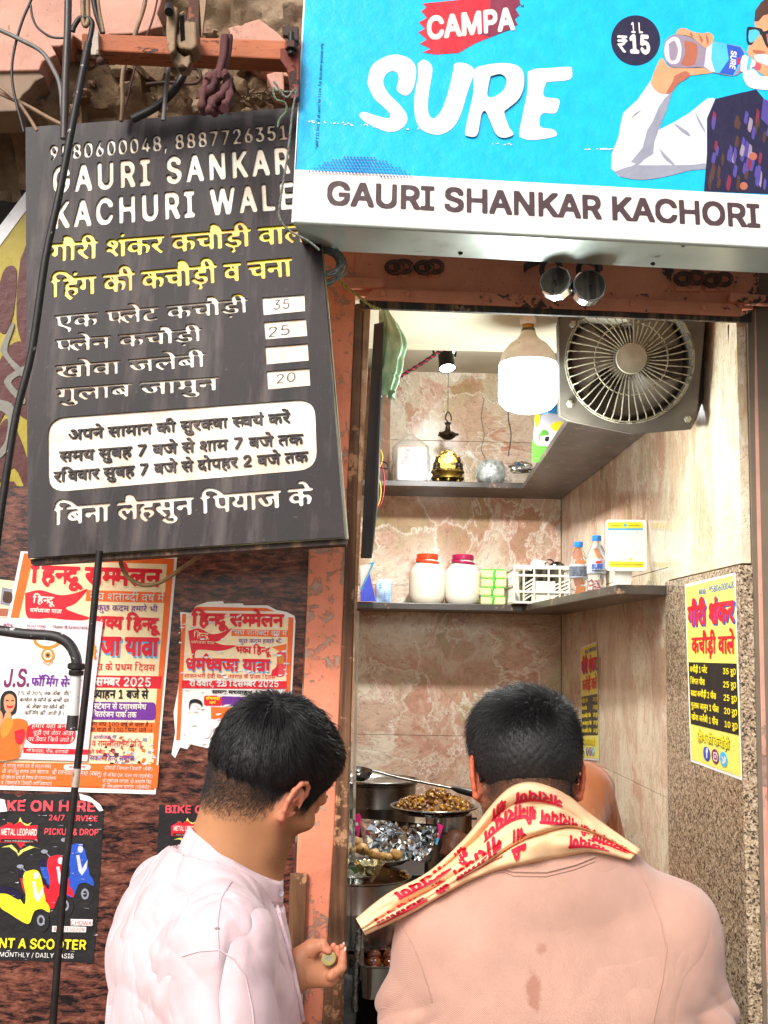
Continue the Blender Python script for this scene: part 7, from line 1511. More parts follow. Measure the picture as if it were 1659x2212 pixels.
def folds(X, Y, Z, waves):
    out = 0
    for (kx, ky, kz), amp, ph, wx in waves:
        w_ = 1.5*np.sin(X*wx+ph+0.8*np.sin(Z*wx*1.7)) + 1.3*np.sin(Z*wx*0.8+1.3*ph) + 0.9*np.sin(Y*wx*1.1+0.5*ph)
        out = out + amp*(1-np.abs(np.sin((kx*X+ky*Y+kz*Z)+w_+ph))**0.7*1.3)
    return out
def cloth(name, col, rough=0.85, twill=0, stain=None, crease=0.0):
    t = NT(name); v = t.co(); n = t.noise(v, 18, 6, 0.6); n2 = t.noise(v, 500, 3, 0.6); c = rgb(col)
    cc = t.ramp(n.outputs[0], [(0.3, tuple(x*0.92 for x in c)), (0.7, tuple(min(1,x*1.05) for x in c))])
    nb = t.bump(n2.outputs[0], 0.25, 0.0008)
    if crease:
        cn_ = t.noise(t.co((1.0,1.0,0.55), rot=(0.2,0.5,0)), 9, 2, 0.4, 0.7); rg = t.math('ABSOLUTE', t.math('SUBTRACT', cn_.outputs[0], 0.5)); nb = t.bump(t.math('POWER', t.math('MULTIPLY', rg, 3.0, True), 0.8), crease, 0.014, nb)
        cn2 = t.noise(t.co(), 26, 4, 0.5, 0.4); nb = t.bump(cn2.outputs[0], crease*0.5, 0.004, nb)
    if twill:
        wv = t.n('TexWave'); wv.wave_type = 'BANDS'; wv.bands_direction = 'DIAGONAL'; wv.inputs['Scale'].default_value = twill; wv.inputs['Distortion'].default_value = 0.6; t.l(v, wv.inputs['Vector']); nb = t.bump(wv.outputs[0], 0.35, 0.0012, nb); cc = t.mix(0.10, cc, t.ramp(wv.outputs[0], [(0.2,(0.55,0.45,0.4)),(0.6,(1,1,1))]), 'MULTIPLY')
    if stain:
        for (p, r_, col2, s_) in stain:
            vm = t.n('VectorMath'); vm.operation = 'DISTANCE'; mp = t.n('Mapping'); mp.inputs['Scale'].default_value = s_; mp.inputs['Location'].default_value = tuple(-p[i]*s_[i] for i in range(3)); t.l(t.tc.outputs['Object'], mp.inputs[0]); t.l(mp.outputs[0], vm.inputs[0])
            dd = t.math('ADD', vm.outputs['Value'], t.math('MULTIPLY', t.noise(v, 34, 6, 0.7).outputs[0], r_*2.2)); m = t.ramp(t.math('DIVIDE', dd, r_*2.6), [(0.62,(0.75,)*3),(0.80,(0,0,0))]); cc = t.mix(m, cc, col2)
    return t.out(cc, rough, 0, nb, 0.2, Sheen_Weight=0.25)
def lower_body(hips, lm, h=0.008, shoe=True, par=None, names=('trousers','trousers_cloth')):
    """legs, trousers and shoes under a hip centre; lm = facing yaw matrix (columns right, forward, up)"""
    hx, hy, hz = hips; W_ = lambda x, y, z: (hx + lm[0,0]*x+lm[0,1]*y, hy + lm[1,0]*x+lm[1,1]*y, z)
    s = SDF((hx-0.35,hy-0.35,-0.02), (hx+0.35,hy+0.35,hz+0.12), h); t_ = SDF((hx-0.35,hy-0.35,-0.02), (hx+0.35,hy+0.35,hz+0.16), h)
    s.cone(W_(0,0,hz+0.05), W_(0,0,hz-0.02), 0.13, 0.13, 0.02, sq=((lm[0,1],lm[1,1],0),0.72)); t_.cone(W_(0,0,hz+0.09), W_(0,0,hz-0.02), 0.155, 0.16, 0.02, sq=((lm[0,1],lm[1,1],0),0.74))
    for q in (-1,1):
        s.chain([(W_(q*0.085,0,hz-0.03),0.080),(W_(q*0.10,0.01,hz*0.52),0.050),(W_(q*0.11,-0.01,hz*0.36),0.052),(W_(q*0.115,0.0,0.09),0.034),(W_(q*0.12,0.12,0.035),0.030)], 0.02); t_.chain([(W_(q*0.085,0,hz-0.03),0.096),(W_(q*0.10,0.01,hz*0.52),0.078),(W_(q*0.115,0.0,0.10),0.066)], 0.03)
        if shoe and par is not None:
            g = G(); c = Vector(W_(q*0.12,0.055,0.0)); f_ = Vector((lm[0,1],lm[1,1],0)); r_ = Vector((lm[0,0],lm[1,0],0))
            def sf(u, v, c=c, f_=f_, r_=r_): a_ = v*6.2832; z = u*0.085; k_ = (1-0.35*u) ; off = -0.05*u; return c + f_*(math.cos(a_)*0.135*(1-0.42*u)+off) + r_*(math.sin(a_)*0.05*k_) + Vector((0,0,z))
            g.grid(sf, 6, 24); n0 = len(g.v); g.v.append(tuple(c)); obj('shoe', g, M_BLK, par, smooth=60)
    return s, t_
# ---------------- man in the pink sweatshirt, seen from behind
def hairgrow(par, O, B_, k, cap, whorl, lenf, combf, n, rad, seed, jit, mask):
    v, f = cap; nn = nrm(v, f); L = loc(v, O, B_, k); w_ = mask(L); r = np.random.default_rng(seed)
    ok = np.nonzero(w_ > 0.02)[0]; pr = w_[ok]/w_[ok].sum(); idx = r.choice(ok, n, p=pr)
    p = v[idx] + r.normal(0, 0.0012, (n,3)); N = nn[idx]; Ll = L[idx]
    D_, Le, Be = combf(Ll, N @ B_, r), lenf(Ll, r), None
    d = D_ @ B_.T; bend = (np.array([0,0,-1.0])*0.5 + d*0.3 - N*0.55)
    return strands(p, d, Le, rad, bend, 4, jit, seed)
M1 = thing('person', (0.30,-0.55,0.0), 'man in a dusty pink sweatshirt and cream printed scarf, seen from behind', 'person')
O1 = np.array(at(1136, 1686, 1.80)); B1 = basis((-0.05, 0.93, -0.36)); K1 = 0.945
s = SDF(O1-np.array([0.15,0.18,0.26]), O1+np.array([0.15,0.17,0.20]), 0.002)
Ph = head(s, O1, B1, K1, 1.12, 0.62)
nk = np.array(at(1160, 1880, 1.76))
s.cone(Ph(0,-0.035,-0.030), tuple(nk), 0.053, 0.062, 0.03); s.cone(Ph(0,-0.02,-0.03), tuple(nk+np.array([0,0.03,0])), 0.048, 0.058, 0.03)
skd = s.d.copy(); hm = s.mesh()
L = loc(hm[0], O1, B1, K1)
ear1 = np.exp(-(((np.abs(L[:,0])-0.092)/0.016)**2))*sm(0.06-np.abs(L[:,2]),0,0.02)*sm(0.04-np.abs(L[:,1]+0.005),0,0.015)
beard1 = sm(-0.035-L[:,2],0,0.02)*sm(L[:,1],0.01,0.035)*0.9
fade = sm(L[:,2],-0.075,-0.02)*sm(-L[:,1],-0.01,0.02)*(1-sm(L[:,2],0.10,0.12))*(1-ear1)*0.85
SK1 = skinmat('skin_warm', 'a8704e', 'c4563c', '1d1512')
SX, SZ = 0.285, 1.335                                    # shoulders
cs_ = np.array(at(1206, 1950, 1.78)); 
def torso1(s, g, full=True):
    """g = cloth thickness"""
    cx, cy = cs_[0], cs_[1]
    sq = ((0.0,1,0),0.60)
    s.chain([((cx-0.02,cy,1.30),0.150+g),((cx,cy,1.12),0.185+g),((cx,cy,0.96),0.165+g)], 0.05, sq=sq)
    for q in (-1,1):
        sh = (cx+q*0.174, cy+0.005, 1.266 + (0.012 if q > 0 else -0.008)); s.cone((cx-0.005,cy,1.355), sh, 0.062+g, 0.060+g, 0.045)
        s.ell((cx+q*0.11,cy-0.035,1.20), (0.085+g,0.055+g,0.11), None, 0.04)
        el = (cx+q*0.240, cy+0.02+(0.05 if q>0 else 0.06), 0.99); s.chain([(sh,0.062+g),((cx+q*0.206,cy+0.02,1.14),0.056+g),(el,0.048+g)], 0.03)
        wr_ = (cx+q*0.13, cy+0.26, 1.02); s.chain([(el,0.048+g),(wr_,0.034+g)], 0.02)
        if not full:
            s.cone(wr_, (cx+q*0.10,cy+0.31,1.03), 0.032, 0.034, 0.02, sq=((0,0,1),0.55))
            for j in range(4): s.chain([((cx+q*(0.085+0.018*j),cy+0.335,1.035),0.0095),((cx+q*(0.085+0.018*j),cy+0.375-0.006*abs(j-1.5),1.03),0.0085),((cx+q*(0.085+0.018*j),cy+0.385,1.008),0.0075)], 0.004)
            s.chain([((cx+q*0.085,cy+0.29,1.03),0.013),((cx+q*0.055,cy+0.33,1.03),0.010),((cx+q*0.055,cy+0.355,1.025),0.009)], 0.006)
b = SDF((cs_[0]-0.36,cs_[1]-0.2,0.80), (cs_[0]+0.36,cs_[1]+0.46,1.46), 0.004); torso1(b, -0.004, False); b.cone((cs_[0]-0.01,cs_[1],1.33), tuple(nk), 0.06, 0.060, 0.03)
yaw0 = np.array([[1,0,0],[0,1,0],[0,0,1.0]])
lb_, tr1 = lower_body((cs_[0],cs_[1]+0.01,0.88), yaw0, par=M1)
bm_ = b.mesh(); lm_ = lb_.mesh(); allv = join(hm, bm_, lm_); z0 = np.zeros(len(bm_[0])+len(lm_[0]))
mobj('body', allv, SK1, M1, {'red': np.concatenate([ear1*0.75, z0]), 'beard': np.concatenate([np.maximum(beard1,fade), z0])})
mobj('trousers', tr1.mesh(), cloth('trousers_dark','23252e',0.8), M1)
c_ = SDF((cs_[0]-0.40,cs_[1]-0.24,0.86), (cs_[0]+0.40,cs_[1]+0.42,1.45), 0.0035); torso1(c_, 0.012)
X, Y, Z = c_.coords()
fo = folds(X-cs_[0], Y, Z, [((3,0,26),0.0034,0.7,7),((30,8,14),0.0024,2.1,9),((-34,10,20),0.0020,4.0,8)])
armw = sm(np.abs(X-cs_[0]), 0.15, 0.23)*sm(1.24-Z, 0, 0.12); low = sm(1.16-Z, 0, 0.22)
f2 = folds(X, Y, Z, [((18,22,46),0.010,1.0,10),((-14,10,60),0.007,2.6,12)])
c_.d += (fo*(0.25+0.9*low) + f2*armw - 0.004*np.exp(-((np.abs(X-cs_[0])-0.195+0.05*(1.28-Z))/0.004)**2)*0).astype(np.float32)
for q in (-1,1):                                           # arm-hole seams as fine grooves
    sp_ = [(cs_[0]+q*x, cs_[1]+y, z) for x, y, z in ((0.150,-0.045,1.335),(0.178,-0.085,1.28),(0.190,-0.110,1.21),(0.186,-0.115,1.13),(0.20,-0.09,1.07))]
c_.ell(tuple(nk+np.array([-0.005,0.03,0.03])), (0.085,0.075,0.075), None, 0.006, 'c')
c_.cut((0,0,0.875), (0,0,1))
st1 = Vector(at(1155, 2150, 1.66)) - wloc(M1)
SW = cloth('sweatshirt_pink', 'ba9181', 0.92, 230, [((st1.x,st1.y,st1.z), 0.020, '9a6a57', (1.6,0.2,0.62)), ((st1.x+0.012,st1.y,st1.z+0.06), 0.010, 'a17260', (1.0,0.2,1.0))], crease=0.22)
cm = c_.mesh(); sw = mobj('sweatshirt', cm, SW, M1)
from mathutils.bvhtree import BVHTree
def bvh(vf): return BVHTree.FromPolygons([tuple(p) for p in vf[0]], [tuple(int(i) for i in q) for q in vf[1]])
tree1 = bvh(cm)
def onto(tree, px, py, off=0.0015):
    r = ray(px, py); h_ = tree.ray_cast(CAMP, r.normalized(), 10)
    return (h_[0] + h_[1]*off*(1 if h_[1].dot(r) < 0 else -1)) if h_[0] is not None else None
def seam(name, tree, pts, r_, mat, par, off=0.0006):
    out = []
    for (a, b), (c, d) in zip(pts[:-1], pts[1:]):
        for k_ in range(8): p = onto(tree, a+(c-a)*k_/8, b+(d-b)*k_/8, off); out += [p] if p is not None else []
    if len(out) > 3: obj(name, G().tube(out, r_, 5), mat, par, smooth=70)
M_SEAM = cloth('seam_pink', 'a98273', 0.9)
seam('seam', tree1, [(1372,1868),(1398,1915),(1425,1985),(1440,2050),(1430,2120),(1412,2200),(1405,2260)], 0.0011, M_SEAM, M1); seam('seam', tree1, [(872,2005),(892,2040),(910,2085),(925,2130),(935,2170)], 0.0011, M_SEAM, M1)
seam('neck_rib', tree1, [(1050,1868),(1110,1892),(1180,1893),(1240,1878),(1290,1858)], 0.0013, M_SEAM, M1); seam('neck_rib', tree1, [(1040,1862),(1110,1882),(1180,1883),(1240,1868),(1290,1848)], 0.0030, SW, M1)
# hair
skull = SDF(O1-np.array([0.13,0.16,0.16]), O1+np.array([0.13,0.15,0.20]), 0.0022)
Pk = lambda x, y, z: tuple(np.array(O1) + B1 @ (np.array([x,y,z])*K1))
for c, r_ in (((0,-0.020,0.045),(0.076,0.095,0.086)),((0,-0.045,0.030),(0.066,0.066,0.068)),((0,0.030,0.050),(0.066,0.060,0.066))): skull.ell(Pk(*c), [a*K1 for a in r_], B1, 0.02*K1)
X, Y, Z = skull.coords(); l = [(X-O1[0])*B1[0,i]+(Y-O1[1])*B1[1,i]+(Z-O1[2])*B1[2,i] for i in range(3)]; l = [q/K1 for q in l]
hl = l[2] + 0.30*np.clip(-l[1],-0.2,0.03) + 0.030 + 0.9*np.clip(l[1]-0.035,0,0.2)            # above this the hair is thick
skull.d = (skull.d - (0.0125*sm(hl,-0.015,0.05)+0.004*sm(l[2],0.06,0.12)*sm(np.abs(l[0]),0.03,0.06)) + 0.006*(1-sm(hl,-0.03,-0.005)) + 0.0012*np.sin(X*420)*np.sin(Y*390)*np.sin(Z*410)).astype(np.float32)
cap1 = skull.mesh(); Lc = loc(cap1[0], O1, B1, K1)
mobj('hair_base', cap1, M_SCALP, M1)
wh1 = np.array([0.022,-0.085,0.085])
def mask1(L): return sm(L[:,2]-0.15*L[:,1], -0.045, 0.02)*(1-0.98*sm(L[:,1], 0.065, 0.085)*(L[:,2] < 0.07))*(0.25+0.75*sm(L[:,2],0.0,0.04))
def len1(L, r): return (0.003 + 0.021*sm(L[:,2],0.03,0.10) + 0.006*sm(L[:,1],-0.02,0.05)*sm(L[:,2],0.08,0.12))*r.uniform(0.6,1.25,len(L))
def comb1(L, N, r):
    t_ = L - wh1; t_ -= N*(t_*N).sum(1, keepdims=True); t_ /= np.linalg.norm(t_, axis=1, keepdims=True)+1e-6; sw_ = np.cross(N, t_)
    side = np.array([-0.5,0.5,0.15]); top = sm(L[:,2],0.05,0.12)[:,None]
    return N*(0.55+0.25*top) + (t_*0.7 + sw_*0.45)*(1-0.4*top) + side*top*0.7
hv = hairgrow(M1, O1, B1, K1, cap1, wh1, len1, comb1, 22000, 0.00042, 5, 0.16, mask1)
# nape and side stubble growing from the skin itself
def maskn(L): return sm(L[:,2],-0.085,-0.045)*(1-sm(L[:,2],0.02,0.05))*sm(-L[:,1],-0.03,0.0)*(np.abs(L[:,0])<0.083)*(1-ear1)
def combn(L, N, r): return N*0.5 + np.array([0,-0.2,-1.0])
hn = hairgrow(M1, O1, B1, K1, hm, wh1, lambda L, r: 0.0035*r.uniform(0.5,1.2,len(L)), combn, 26000, 0.00013, 8, 0.25, maskn)
mobj('hair', join(hv, hn), M_HAIR, M1)
# spectacle temples and frame
gl = G()
for q in (-1,1): gl.tube([Pk(q*0.066,0.098,0.014), Pk(q*0.081,0.05,0.018), Pk(q*0.082,0.000,0.024), Pk(q*0.081,-0.018,0.012), Pk(q*0.080,-0.028,-0.010)], [0.0020,0.0020,0.0022,0.0030,0.0032], 8)
for q in (-1,1): gl.tube([Pk(q*0.033+0.026*math.cos(a_), 0.112-0.3*abs(0.033+q*0.026*math.cos(a_)*q)*0.3, 0.006+0.018*math.sin(a_)) for a_ in [i*0.5236 for i in range(13)]], 0.0018, 6, False)
gl.tube([Pk(-0.008,0.112,0.01), Pk(0.008,0.112,0.01)], 0.0018, 6)
obj('spectacles', gl, M('spectacle_frame','1a1416',0.25,0.0), M1, smooth=70)
for q in (-1,1): obj('eye', G().ell(Pk(q*0.031,0.0815,0.010), (0.0122,)*3), M_WHITEM, M1, smooth=180)
# scarf
lowp = [(788,2018),(888,1971),(960,1929),(1032,1893),(1105,1871),(1201,1853),(1280,1840),(1361,1856)]
upp = [(770,1986),(839,1932),(924,1887),(1000,1818),(1105,1701),(1200,1704),(1285,1768),(1384,1838)]
dl = [1.60,1.585,1.58,1.585,1.60,1.60,1.605,1.66]; du = [1.62,1.63,1.66,1.70,1.735,1.735,1.70,1.68]
LS = spline([Vector((x,y,d)) for (x,y), d in zip(lowp,dl)], 12); US = spline([Vector((x,y,d)) for (x,y), d in zip(upp,du)], 12)
def seg(S_, u): x = u*(len(S_)-1); i = min(int(x), len(S_)-2); return S_[i].lerp(S_[i+1], x-i)
NU, NV = 60, 16; DG = np.zeros((NU+1, NV+1)); treeS = bvh(join(cm, hm)); okm = np.zeros_like(DG)
for i in range(NU+1):
    for j in range(NV+1):
        q = seg(LS,i/NU).lerp(seg(US,i/NU), 0.04+0.90*j/NV); r = ray(q.x, q.y); h_ = treeS.ray_cast(CAMP, r.normalized(), 4)
        if h_[0] is not None and (h_[0]-CAMP).y < 1.95: DG[i,j] = (h_[0]-CAMP).y - 0.010; okm[i,j] = 1
        else: DG[i,j] = 1.74
for _ in range(60):
    A_ = np.pad(DG, 1, mode='edge'); sm_ = (A_[2:,1:-1]+A_[:-2,1:-1]+A_[1:-1,2:]+A_[1:-1,:-2])/4; DG = np.where(okm > 0, np.minimum(DG, sm_*0.5+DG*0.5) if _ < 45 else DG*0.7+sm_*0.3, sm_)
def sdep(u, v):
    x, y = u*NU, v*NV; i, j = min(int(x),NU-1), min(int(y),NV-1); a, b = x-i, y-j
    return float(DG[i,j]*(1-a)*(1-b)+DG[i+1,j]*a*(1-b)+DG[i,j+1]*(1-a)*b+DG[i+1,j+1]*a*b)
def scarf(u, v):
    a, b = seg(LS,u), seg(US,u); q = a.lerp(b, v); q.z += 0.030*(max(0,v-0.93)/0.07)**2 + 0.014*(max(0,0.06-v)/0.06)**2 + sdep(u,v) - q.z - 0.006*math.sin(math.pi*v)**0.6
    e_ = math.sin(math.pi*u)
    f_ = 0.013*abs(math.sin((v*2.3 + 0.55*u - 0.1)*math.pi))**0.6*e_ + 0.0065*math.sin((v*5+u*3.0)*2.2)*e_ + 0.0045*math.sin(u*17+v*4)*(0.4+v)*0.5 + 0.010*mnoise.noise(Vector((u*6,v*3,2))) + 0.006*mnoise.noise(Vector((u*15,v*5,7)))
    # tucked fold: a crease from the lower left to the right shoulder
    cr_ = v - (0.18+0.42*sm(np.array([u]),0.45,0.95)[0]); f_ += -0.016*math.exp(-(cr_/0.03)**2)*sm(np.array([u]),0.38,0.55)[0] + 0.010*math.exp(-((cr_-0.08)/0.05)**2)
    return at(q.x, q.y, q.z - f_)
t = NT('scarf_cloth'); v = t.co(); n_ = t.noise(v, 30, 5, 0.6); wv = t.noise(v, 700, 2, 0.5); M_SCF = t.out(t.ramp(n_.outputs[0], [(0.3,'ebb88c'),(0.7,'f4cda0')]), 0.8, 0, t.bump(wv.outputs[0], 0.2, 0.001), 0.2, Subsurface_Weight=0.0)
scf = obj('scarf', G().grid(scarf, 150, 44), M_SCF, M1, smooth=180, solid=0.0040)
# the front of the scarf: hangs round the neck out of sight
obj('scarf_front', G().grid(lambda u, v: Vector(Pk(0.10*math.cos(math.pi*u+0.0), 0.02+0.085*math.sin(math.pi*u), -0.105-0.06*v-0.02*math.sin(math.pi*u))) , 30, 6), M_SCF, M1, smooth=180, solid=0.003)
M_SINK = flat('scarf_ink','cc1436',0.7)
def scarftext(s_, u0, u1, v0, vh, sl=0.0, b_=0.04):
    lp = loops_of(s_, 'D', b_, 44, 0); vs, fs = fillmesh([np.stack([l[:,0], l[:,1]], 1) for l in lp], 0)
    bmx = bmesh.new(); vv = [bmx.verts.new((float(a), float(b), 0)) for a, b, c in vs]
    for f_ in fs:
        try: bmx.faces.new([vv[i] for i in f_])
        except ValueError: pass
    for _ in range(3):
        ed = [e for e in bmx.edges if e.calc_length() > 0.035]
        if not ed: break
        bmesh.ops.subdivide_edges(bmx, edges=ed, cuts=1); bmesh.ops.triangulate(bmx, faces=[f_ for f_ in bmx.faces if len(f_.verts) > 3])
    out = []
    for q in bmx.verts:
        u = u0 + (u1-u0)*q.co.x; v = v0 + sl*(u-u0) + vh*q.co.y/0.635; u = min(max(u,0.001),0.999)
        if not 0.02 < v < 0.985: v = min(max(v,0.02),0.985)
        p = scarf(u, v); out.append(p + (CAMP-p).normalized()*0.0058)
    bmx.verts.index_update(); fl = [tuple(w_.index for w_ in f_.verts) for f_ in bmx.faces]; bmx.free()
    g = G(); g.add(out, fl); obj('lettering', g, M_SINK, M1)
for (s_, u0, u1, v0, vh) in (('नारायण', 0.22,0.04,0.46,-0.36), ('श्री', 0.32,0.26,0.50,-0.36), ('नारायण', 0.54,0.35,0.52,-0.34), ('श्री', 0.62,0.57,0.44,-0.26),
    ('नारायण', 0.36,0.15,0.97,-0.34), ('श्री', 0.43,0.385,0.93,-0.30), ('नारायण', 0.62,0.48,0.74,-0.16), ('श्री', 0.555,0.51,0.93,-0.15), ('नारायण', 0.80,0.66,0.66,-0.17), ('श्री', 0.65,0.615,0.70,-0.15), ('नारायण', 0.74,0.58,0.90,-0.13), ('नारायण', 0.985,0.85,0.66,-0.30), ('नारायण', 0.92,0.76,0.34,-0.22), ('श्री', 0.845,0.805,0.68,-0.20)):
    scarftext(s_, u0, u1, v0, vh)
# ---------------- man in the white kurta at the left, holding out a coin
M2 = thing('person', (-0.30,-0.75,0.0), 'man in a pale pink collarless kurta looking down, a coin in his palm', 'person')
K2 = 0.96; O2 = np.array(at(580, 1694, 1.82)); B2_ = basis((0.60, 0.62, -0.47), 0.32)
s = SDF(O2-np.array([0.18,0.18,0.26]), O2+np.array([0.17,0.18,0.20]), 0.002)
Pm = head(s, O2, B2_, K2, 1.10, 0.50)
nb_ = np.array(at(490, 1862, 1.81)); 
s.cone(Pm(0,-0.045,-0.015), tuple(nb_), 0.058, 0.063, 0.03); s.cone(Pm(0,-0.010,-0.045), tuple(nb_+np.array([0.03,0.01,-0.02])), 0.050, 0.058, 0.03); s.cone(tuple(nb_), tuple(nb_+np.array([0.0,0,-0.09])), 0.062, 0.066, 0.03)
hm2 = s.mesh(); L = loc(hm2[0], O2, B2_, K2)
ear2 = np.exp(-(((np.abs(L[:,0])-0.088)/0.014)**2))*sm(0.055-np.abs(L[:,2]),0,0.02)*sm(0.035-np.abs(L[:,1]+0.008),0,0.012)
fade2 = sm(L[:,2]+0.80*np.clip(-L[:,1],-0.02,0.12), -0.015, 0.03)*(L[:,1] < -0.01)*0.7*(1-ear2)
beard2 = sm(-0.012-L[:,2]-0.25*(0.06-L[:,1]),0,0.03)*sm(L[:,1],-0.005,0.03)*(1-sm(-L[:,2],0.095,0.12))*0.42
SK2 = skinmat('skin_tan', 'b5805a', 'cd7862', '2a1c16')
tc2 = np.array(at(434, 2080, 1.79)); yw = R(22)                     # torso centre; he faces to the right and a little away
Tm = np.array([[math.sin(yw), math.cos(yw), 0],[-math.cos(yw), math.sin(yw), 0],[0,0,1.0]])   # columns: his right, forward, up
W2 = lambda x, y, z: (tc2[0]+Tm[0,0]*x+Tm[0,1]*y, tc2[1]+Tm[1,0]*x+Tm[1,1]*y, z)
wr2 = np.array(at(632, 2100, 1.76)); 
def torso2(s, g, full=True):
    fw = (Tm[0,1],Tm[1,1],0); z0 = nb_[2]
    s.chain([(W2(0,0.0,1.22),0.155+g),(W2(0,0.01,1.05),0.174+g),(W2(0,0.01,0.90),0.168+g)], 0.05, sq=(fw,0.76))
    for q in (-1,1):
        shp = W2(q*0.158,-0.012,1.285); s.cone((nb_[0]-Tm[0,1]*0.035,nb_[1]-Tm[1,1]*0.035,1.322), shp, 0.058+g, 0.057+g, 0.045)
        s.ell(W2(q*0.07,-0.055,1.22), (0.09+g,0.06+g,0.11), Tm, 0.04); s.ell(W2(q*0.07,0.055,1.19), (0.09+g,0.05+g,0.10), Tm, 0.04)
    el = W2(0.235,0.02,0.985); s.chain([(W2(0.158,-0.012,1.285),0.059+g),(W2(0.205,-0.01,1.11),0.056+g),(el,0.050+g)], 0.025); s.chain([(el,0.050+g),(W2(0.20,0.20,0.93),0.040+g)], 0.02)
    el2 = W2(-0.19,0.03,1.02); e3 = tuple(np.array(wr2)*0.86+np.array(el2)*0.14) if g > 0 else tuple(wr2)
    s.chain([(W2(-0.158,-0.012,1.285),0.057+g),(el2,0.048+g),(e3,0.036+g*0.6)], 0.02)
    if not full:
        w3 = W2(0.20,0.20,0.93); s.cone(w3, W2(0.195,0.30,0.92), 0.034, 0.036, 0.02, sq=((Tm[0,0],Tm[1,0],0),0.6))
        for j in range(4): s.chain([(W2(0.195,0.315,0.945-0.018*j),0.009),(W2(0.19,0.355,0.94-0.018*j),0.0085),(W2(0.172,0.365,0.938-0.018*j),0.0075)], 0.004)
        s.chain([(W2(0.19,0.27,0.95),0.012),(W2(0.165,0.31,0.955),0.010),(W2(0.16,0.335,0.95),0.0085)], 0.006)
b = SDF((tc2[0]-0.34,tc2[1]-0.36,0.74), (tc2[0]+0.50,tc2[1]+0.40,1.46), 0.004); torso2(b, -0.005, False); b.cone(tuple(nb_+np.array([0,0,-0.03])), W2(0,0,1.25), 0.055, 0.08, 0.02)
# the outstretched hand, in its own fine grid
HZ = xf(603.5, 1975, 0.11574)
def hp_(x, y, o=0.0): px, py = HZ(x, y); return tuple(at(px, py, 1.755+o))
kr = 0.11574*1.755/2404
hd_ = SDF(np.array(hp_(600,800))-np.array([0.12,0.085,0.08]), np.array(hp_(600,800))+np.array([0.08,0.085,0.08]), 0.0012)
def hc(a, b, ra, rb, k=0.005, op='u'): hd_.cone(a, b, ra*kr, rb*kr, k, op)
hc(hp_(-500,1180,0.0), hp_(120,1100,0.0), 300, 262, 0.01); hc(hp_(120,1100,0), hp_(350,1060,0), 262, 250, 0.01)
hc(hp_(380,1010,0.004), hp_(640,1040,0.006), 225, 215, 0.012); hc(hp_(640,1040,0.006), hp_(930,1090,0.006), 215, 165, 0.012); hc(hp_(420,1150,0), hp_(900,1190,0), 190, 160, 0.010); hc(hp_(600,860,0.022), hp_(900,960,0.020), 140, 120, 0.010)
hc(hp_(330,850,0), hp_(600,640,-0.002), 200, 160, 0.012); hc(hp_(600,640,-0.002), hp_(790,575,-0.004), 150, 108, 0.005); hc(hp_(800,590,-0.004), hp_(905,690,-0.008), 102, 78, 0.0025)
for pts, rs in ((((960,1140,-0.012),(1165,985,-0.014),(1188,720,-0.013)), (98,85,60)), (((930,1060,0.002),(1125,900,0.003),(1080,640,0.001)), (96,84,58)), (((880,980,0.014),(1120,800,0.016),(1168,610,0.015)), (94,82,56)), (((800,880,0.026),(985,730,0.029),(1010,590,0.027)), (90,80,56))):
    p = [hp_(*q) for q in pts]; hc(p[0], p[1], rs[0], rs[1], 0.0035); m_ = tuple(0.5*(np.array(p[1])+np.array(p[2]))); hc(p[1], m_, rs[1], (rs[1]+rs[2])/2*1.04, 0.002); hc(m_, p[2], (rs[1]+rs[2])/2, rs[2], 0.0015)
hd_.ell(hp_(820,850,-0.012), (0.0105,0.012,0.0085), None, 0.005, 'c')
for a_, b_ in (((790,440,-0.010),(800,690,-0.014)), ((960,930,-0.020),(1030,1180,-0.020)), ((690,900,-0.014),(540,810,-0.014)), ((1080,850,-0.016),(1180,890,-0.016)), ((480,1080,-0.018),(500,1280,-0.016))): hc(hp_(*a_), hp_(*b_), 10, 10, 0.0022, 'c')
hand = hd_.mesh(); lb2, tr2 = lower_body((tc2[0],tc2[1]+0.02,0.86), Tm, par=M2)
bm2, lm2 = b.mesh(), lb2.mesh(); hr = np.full(len(hand[0]), 0.28); tip_ = np.zeros(len(hand[0]))
for q in ((1188,720,-0.013),(1080,640,0.001),(1168,610,0.015),(1010,590,0.027),(905,690,-0.008)): tip_ = np.maximum(tip_, np.exp(-(np.linalg.norm(hand[0]-np.array(hp_(*q)),axis=1)/0.011)**2))
z0 = np.zeros(len(bm2[0])+len(lm2[0]))
mobj('body', join(hm2, bm2, hand, lm2), SK2, M2, {'red': np.concatenate([ear2*0.7, np.zeros(len(bm2[0])), 0.22+0.5*tip_, np.zeros(len(lm2[0]))]), 'beard': np.concatenate([np.maximum(beard2, fade2), np.zeros(len(bm2[0])+len(hand[0])+len(lm2[0]))])})
for (x, y, o) in ((1222,665,-0.012),(1196,575,0.018)):
    c = Vector(hp_(x,y,o)); obj('fingernail', G().ell(c, (0.0022,0.0035,0.0048), Matrix.Rotation(0.2,3,'Y'), 10, 6), flat('nail','e3b3a0',0.3), M2, smooth=180)
co = Vector(hp_(925,830,-0.0135)); cn = Vector((-0.25,-0.75,0.62)).normalized()
cth = thing('coin', co, 'small two-tone metal coin lying in the open palm of the man in white', 'coin')
obj('ring', G().lathe([(0.0082,-0.0009),(0.0112,-0.0009),(0.0115,0.0),(0.0112,0.0011),(0.0098,0.0009),(0.0082,0.0009)], co, cn, 40), M('coin_gold','7d7140',0.45,0.5), cth, smooth=30); obj('core', G().lathe([(0.0,-0.0008),(0.0082,-0.0008),(0.0082,0.0008),(0.0,0.0010)], co, cn, 32), M('coin_silver','6f6a64',0.5,0.4), cth, smooth=30)
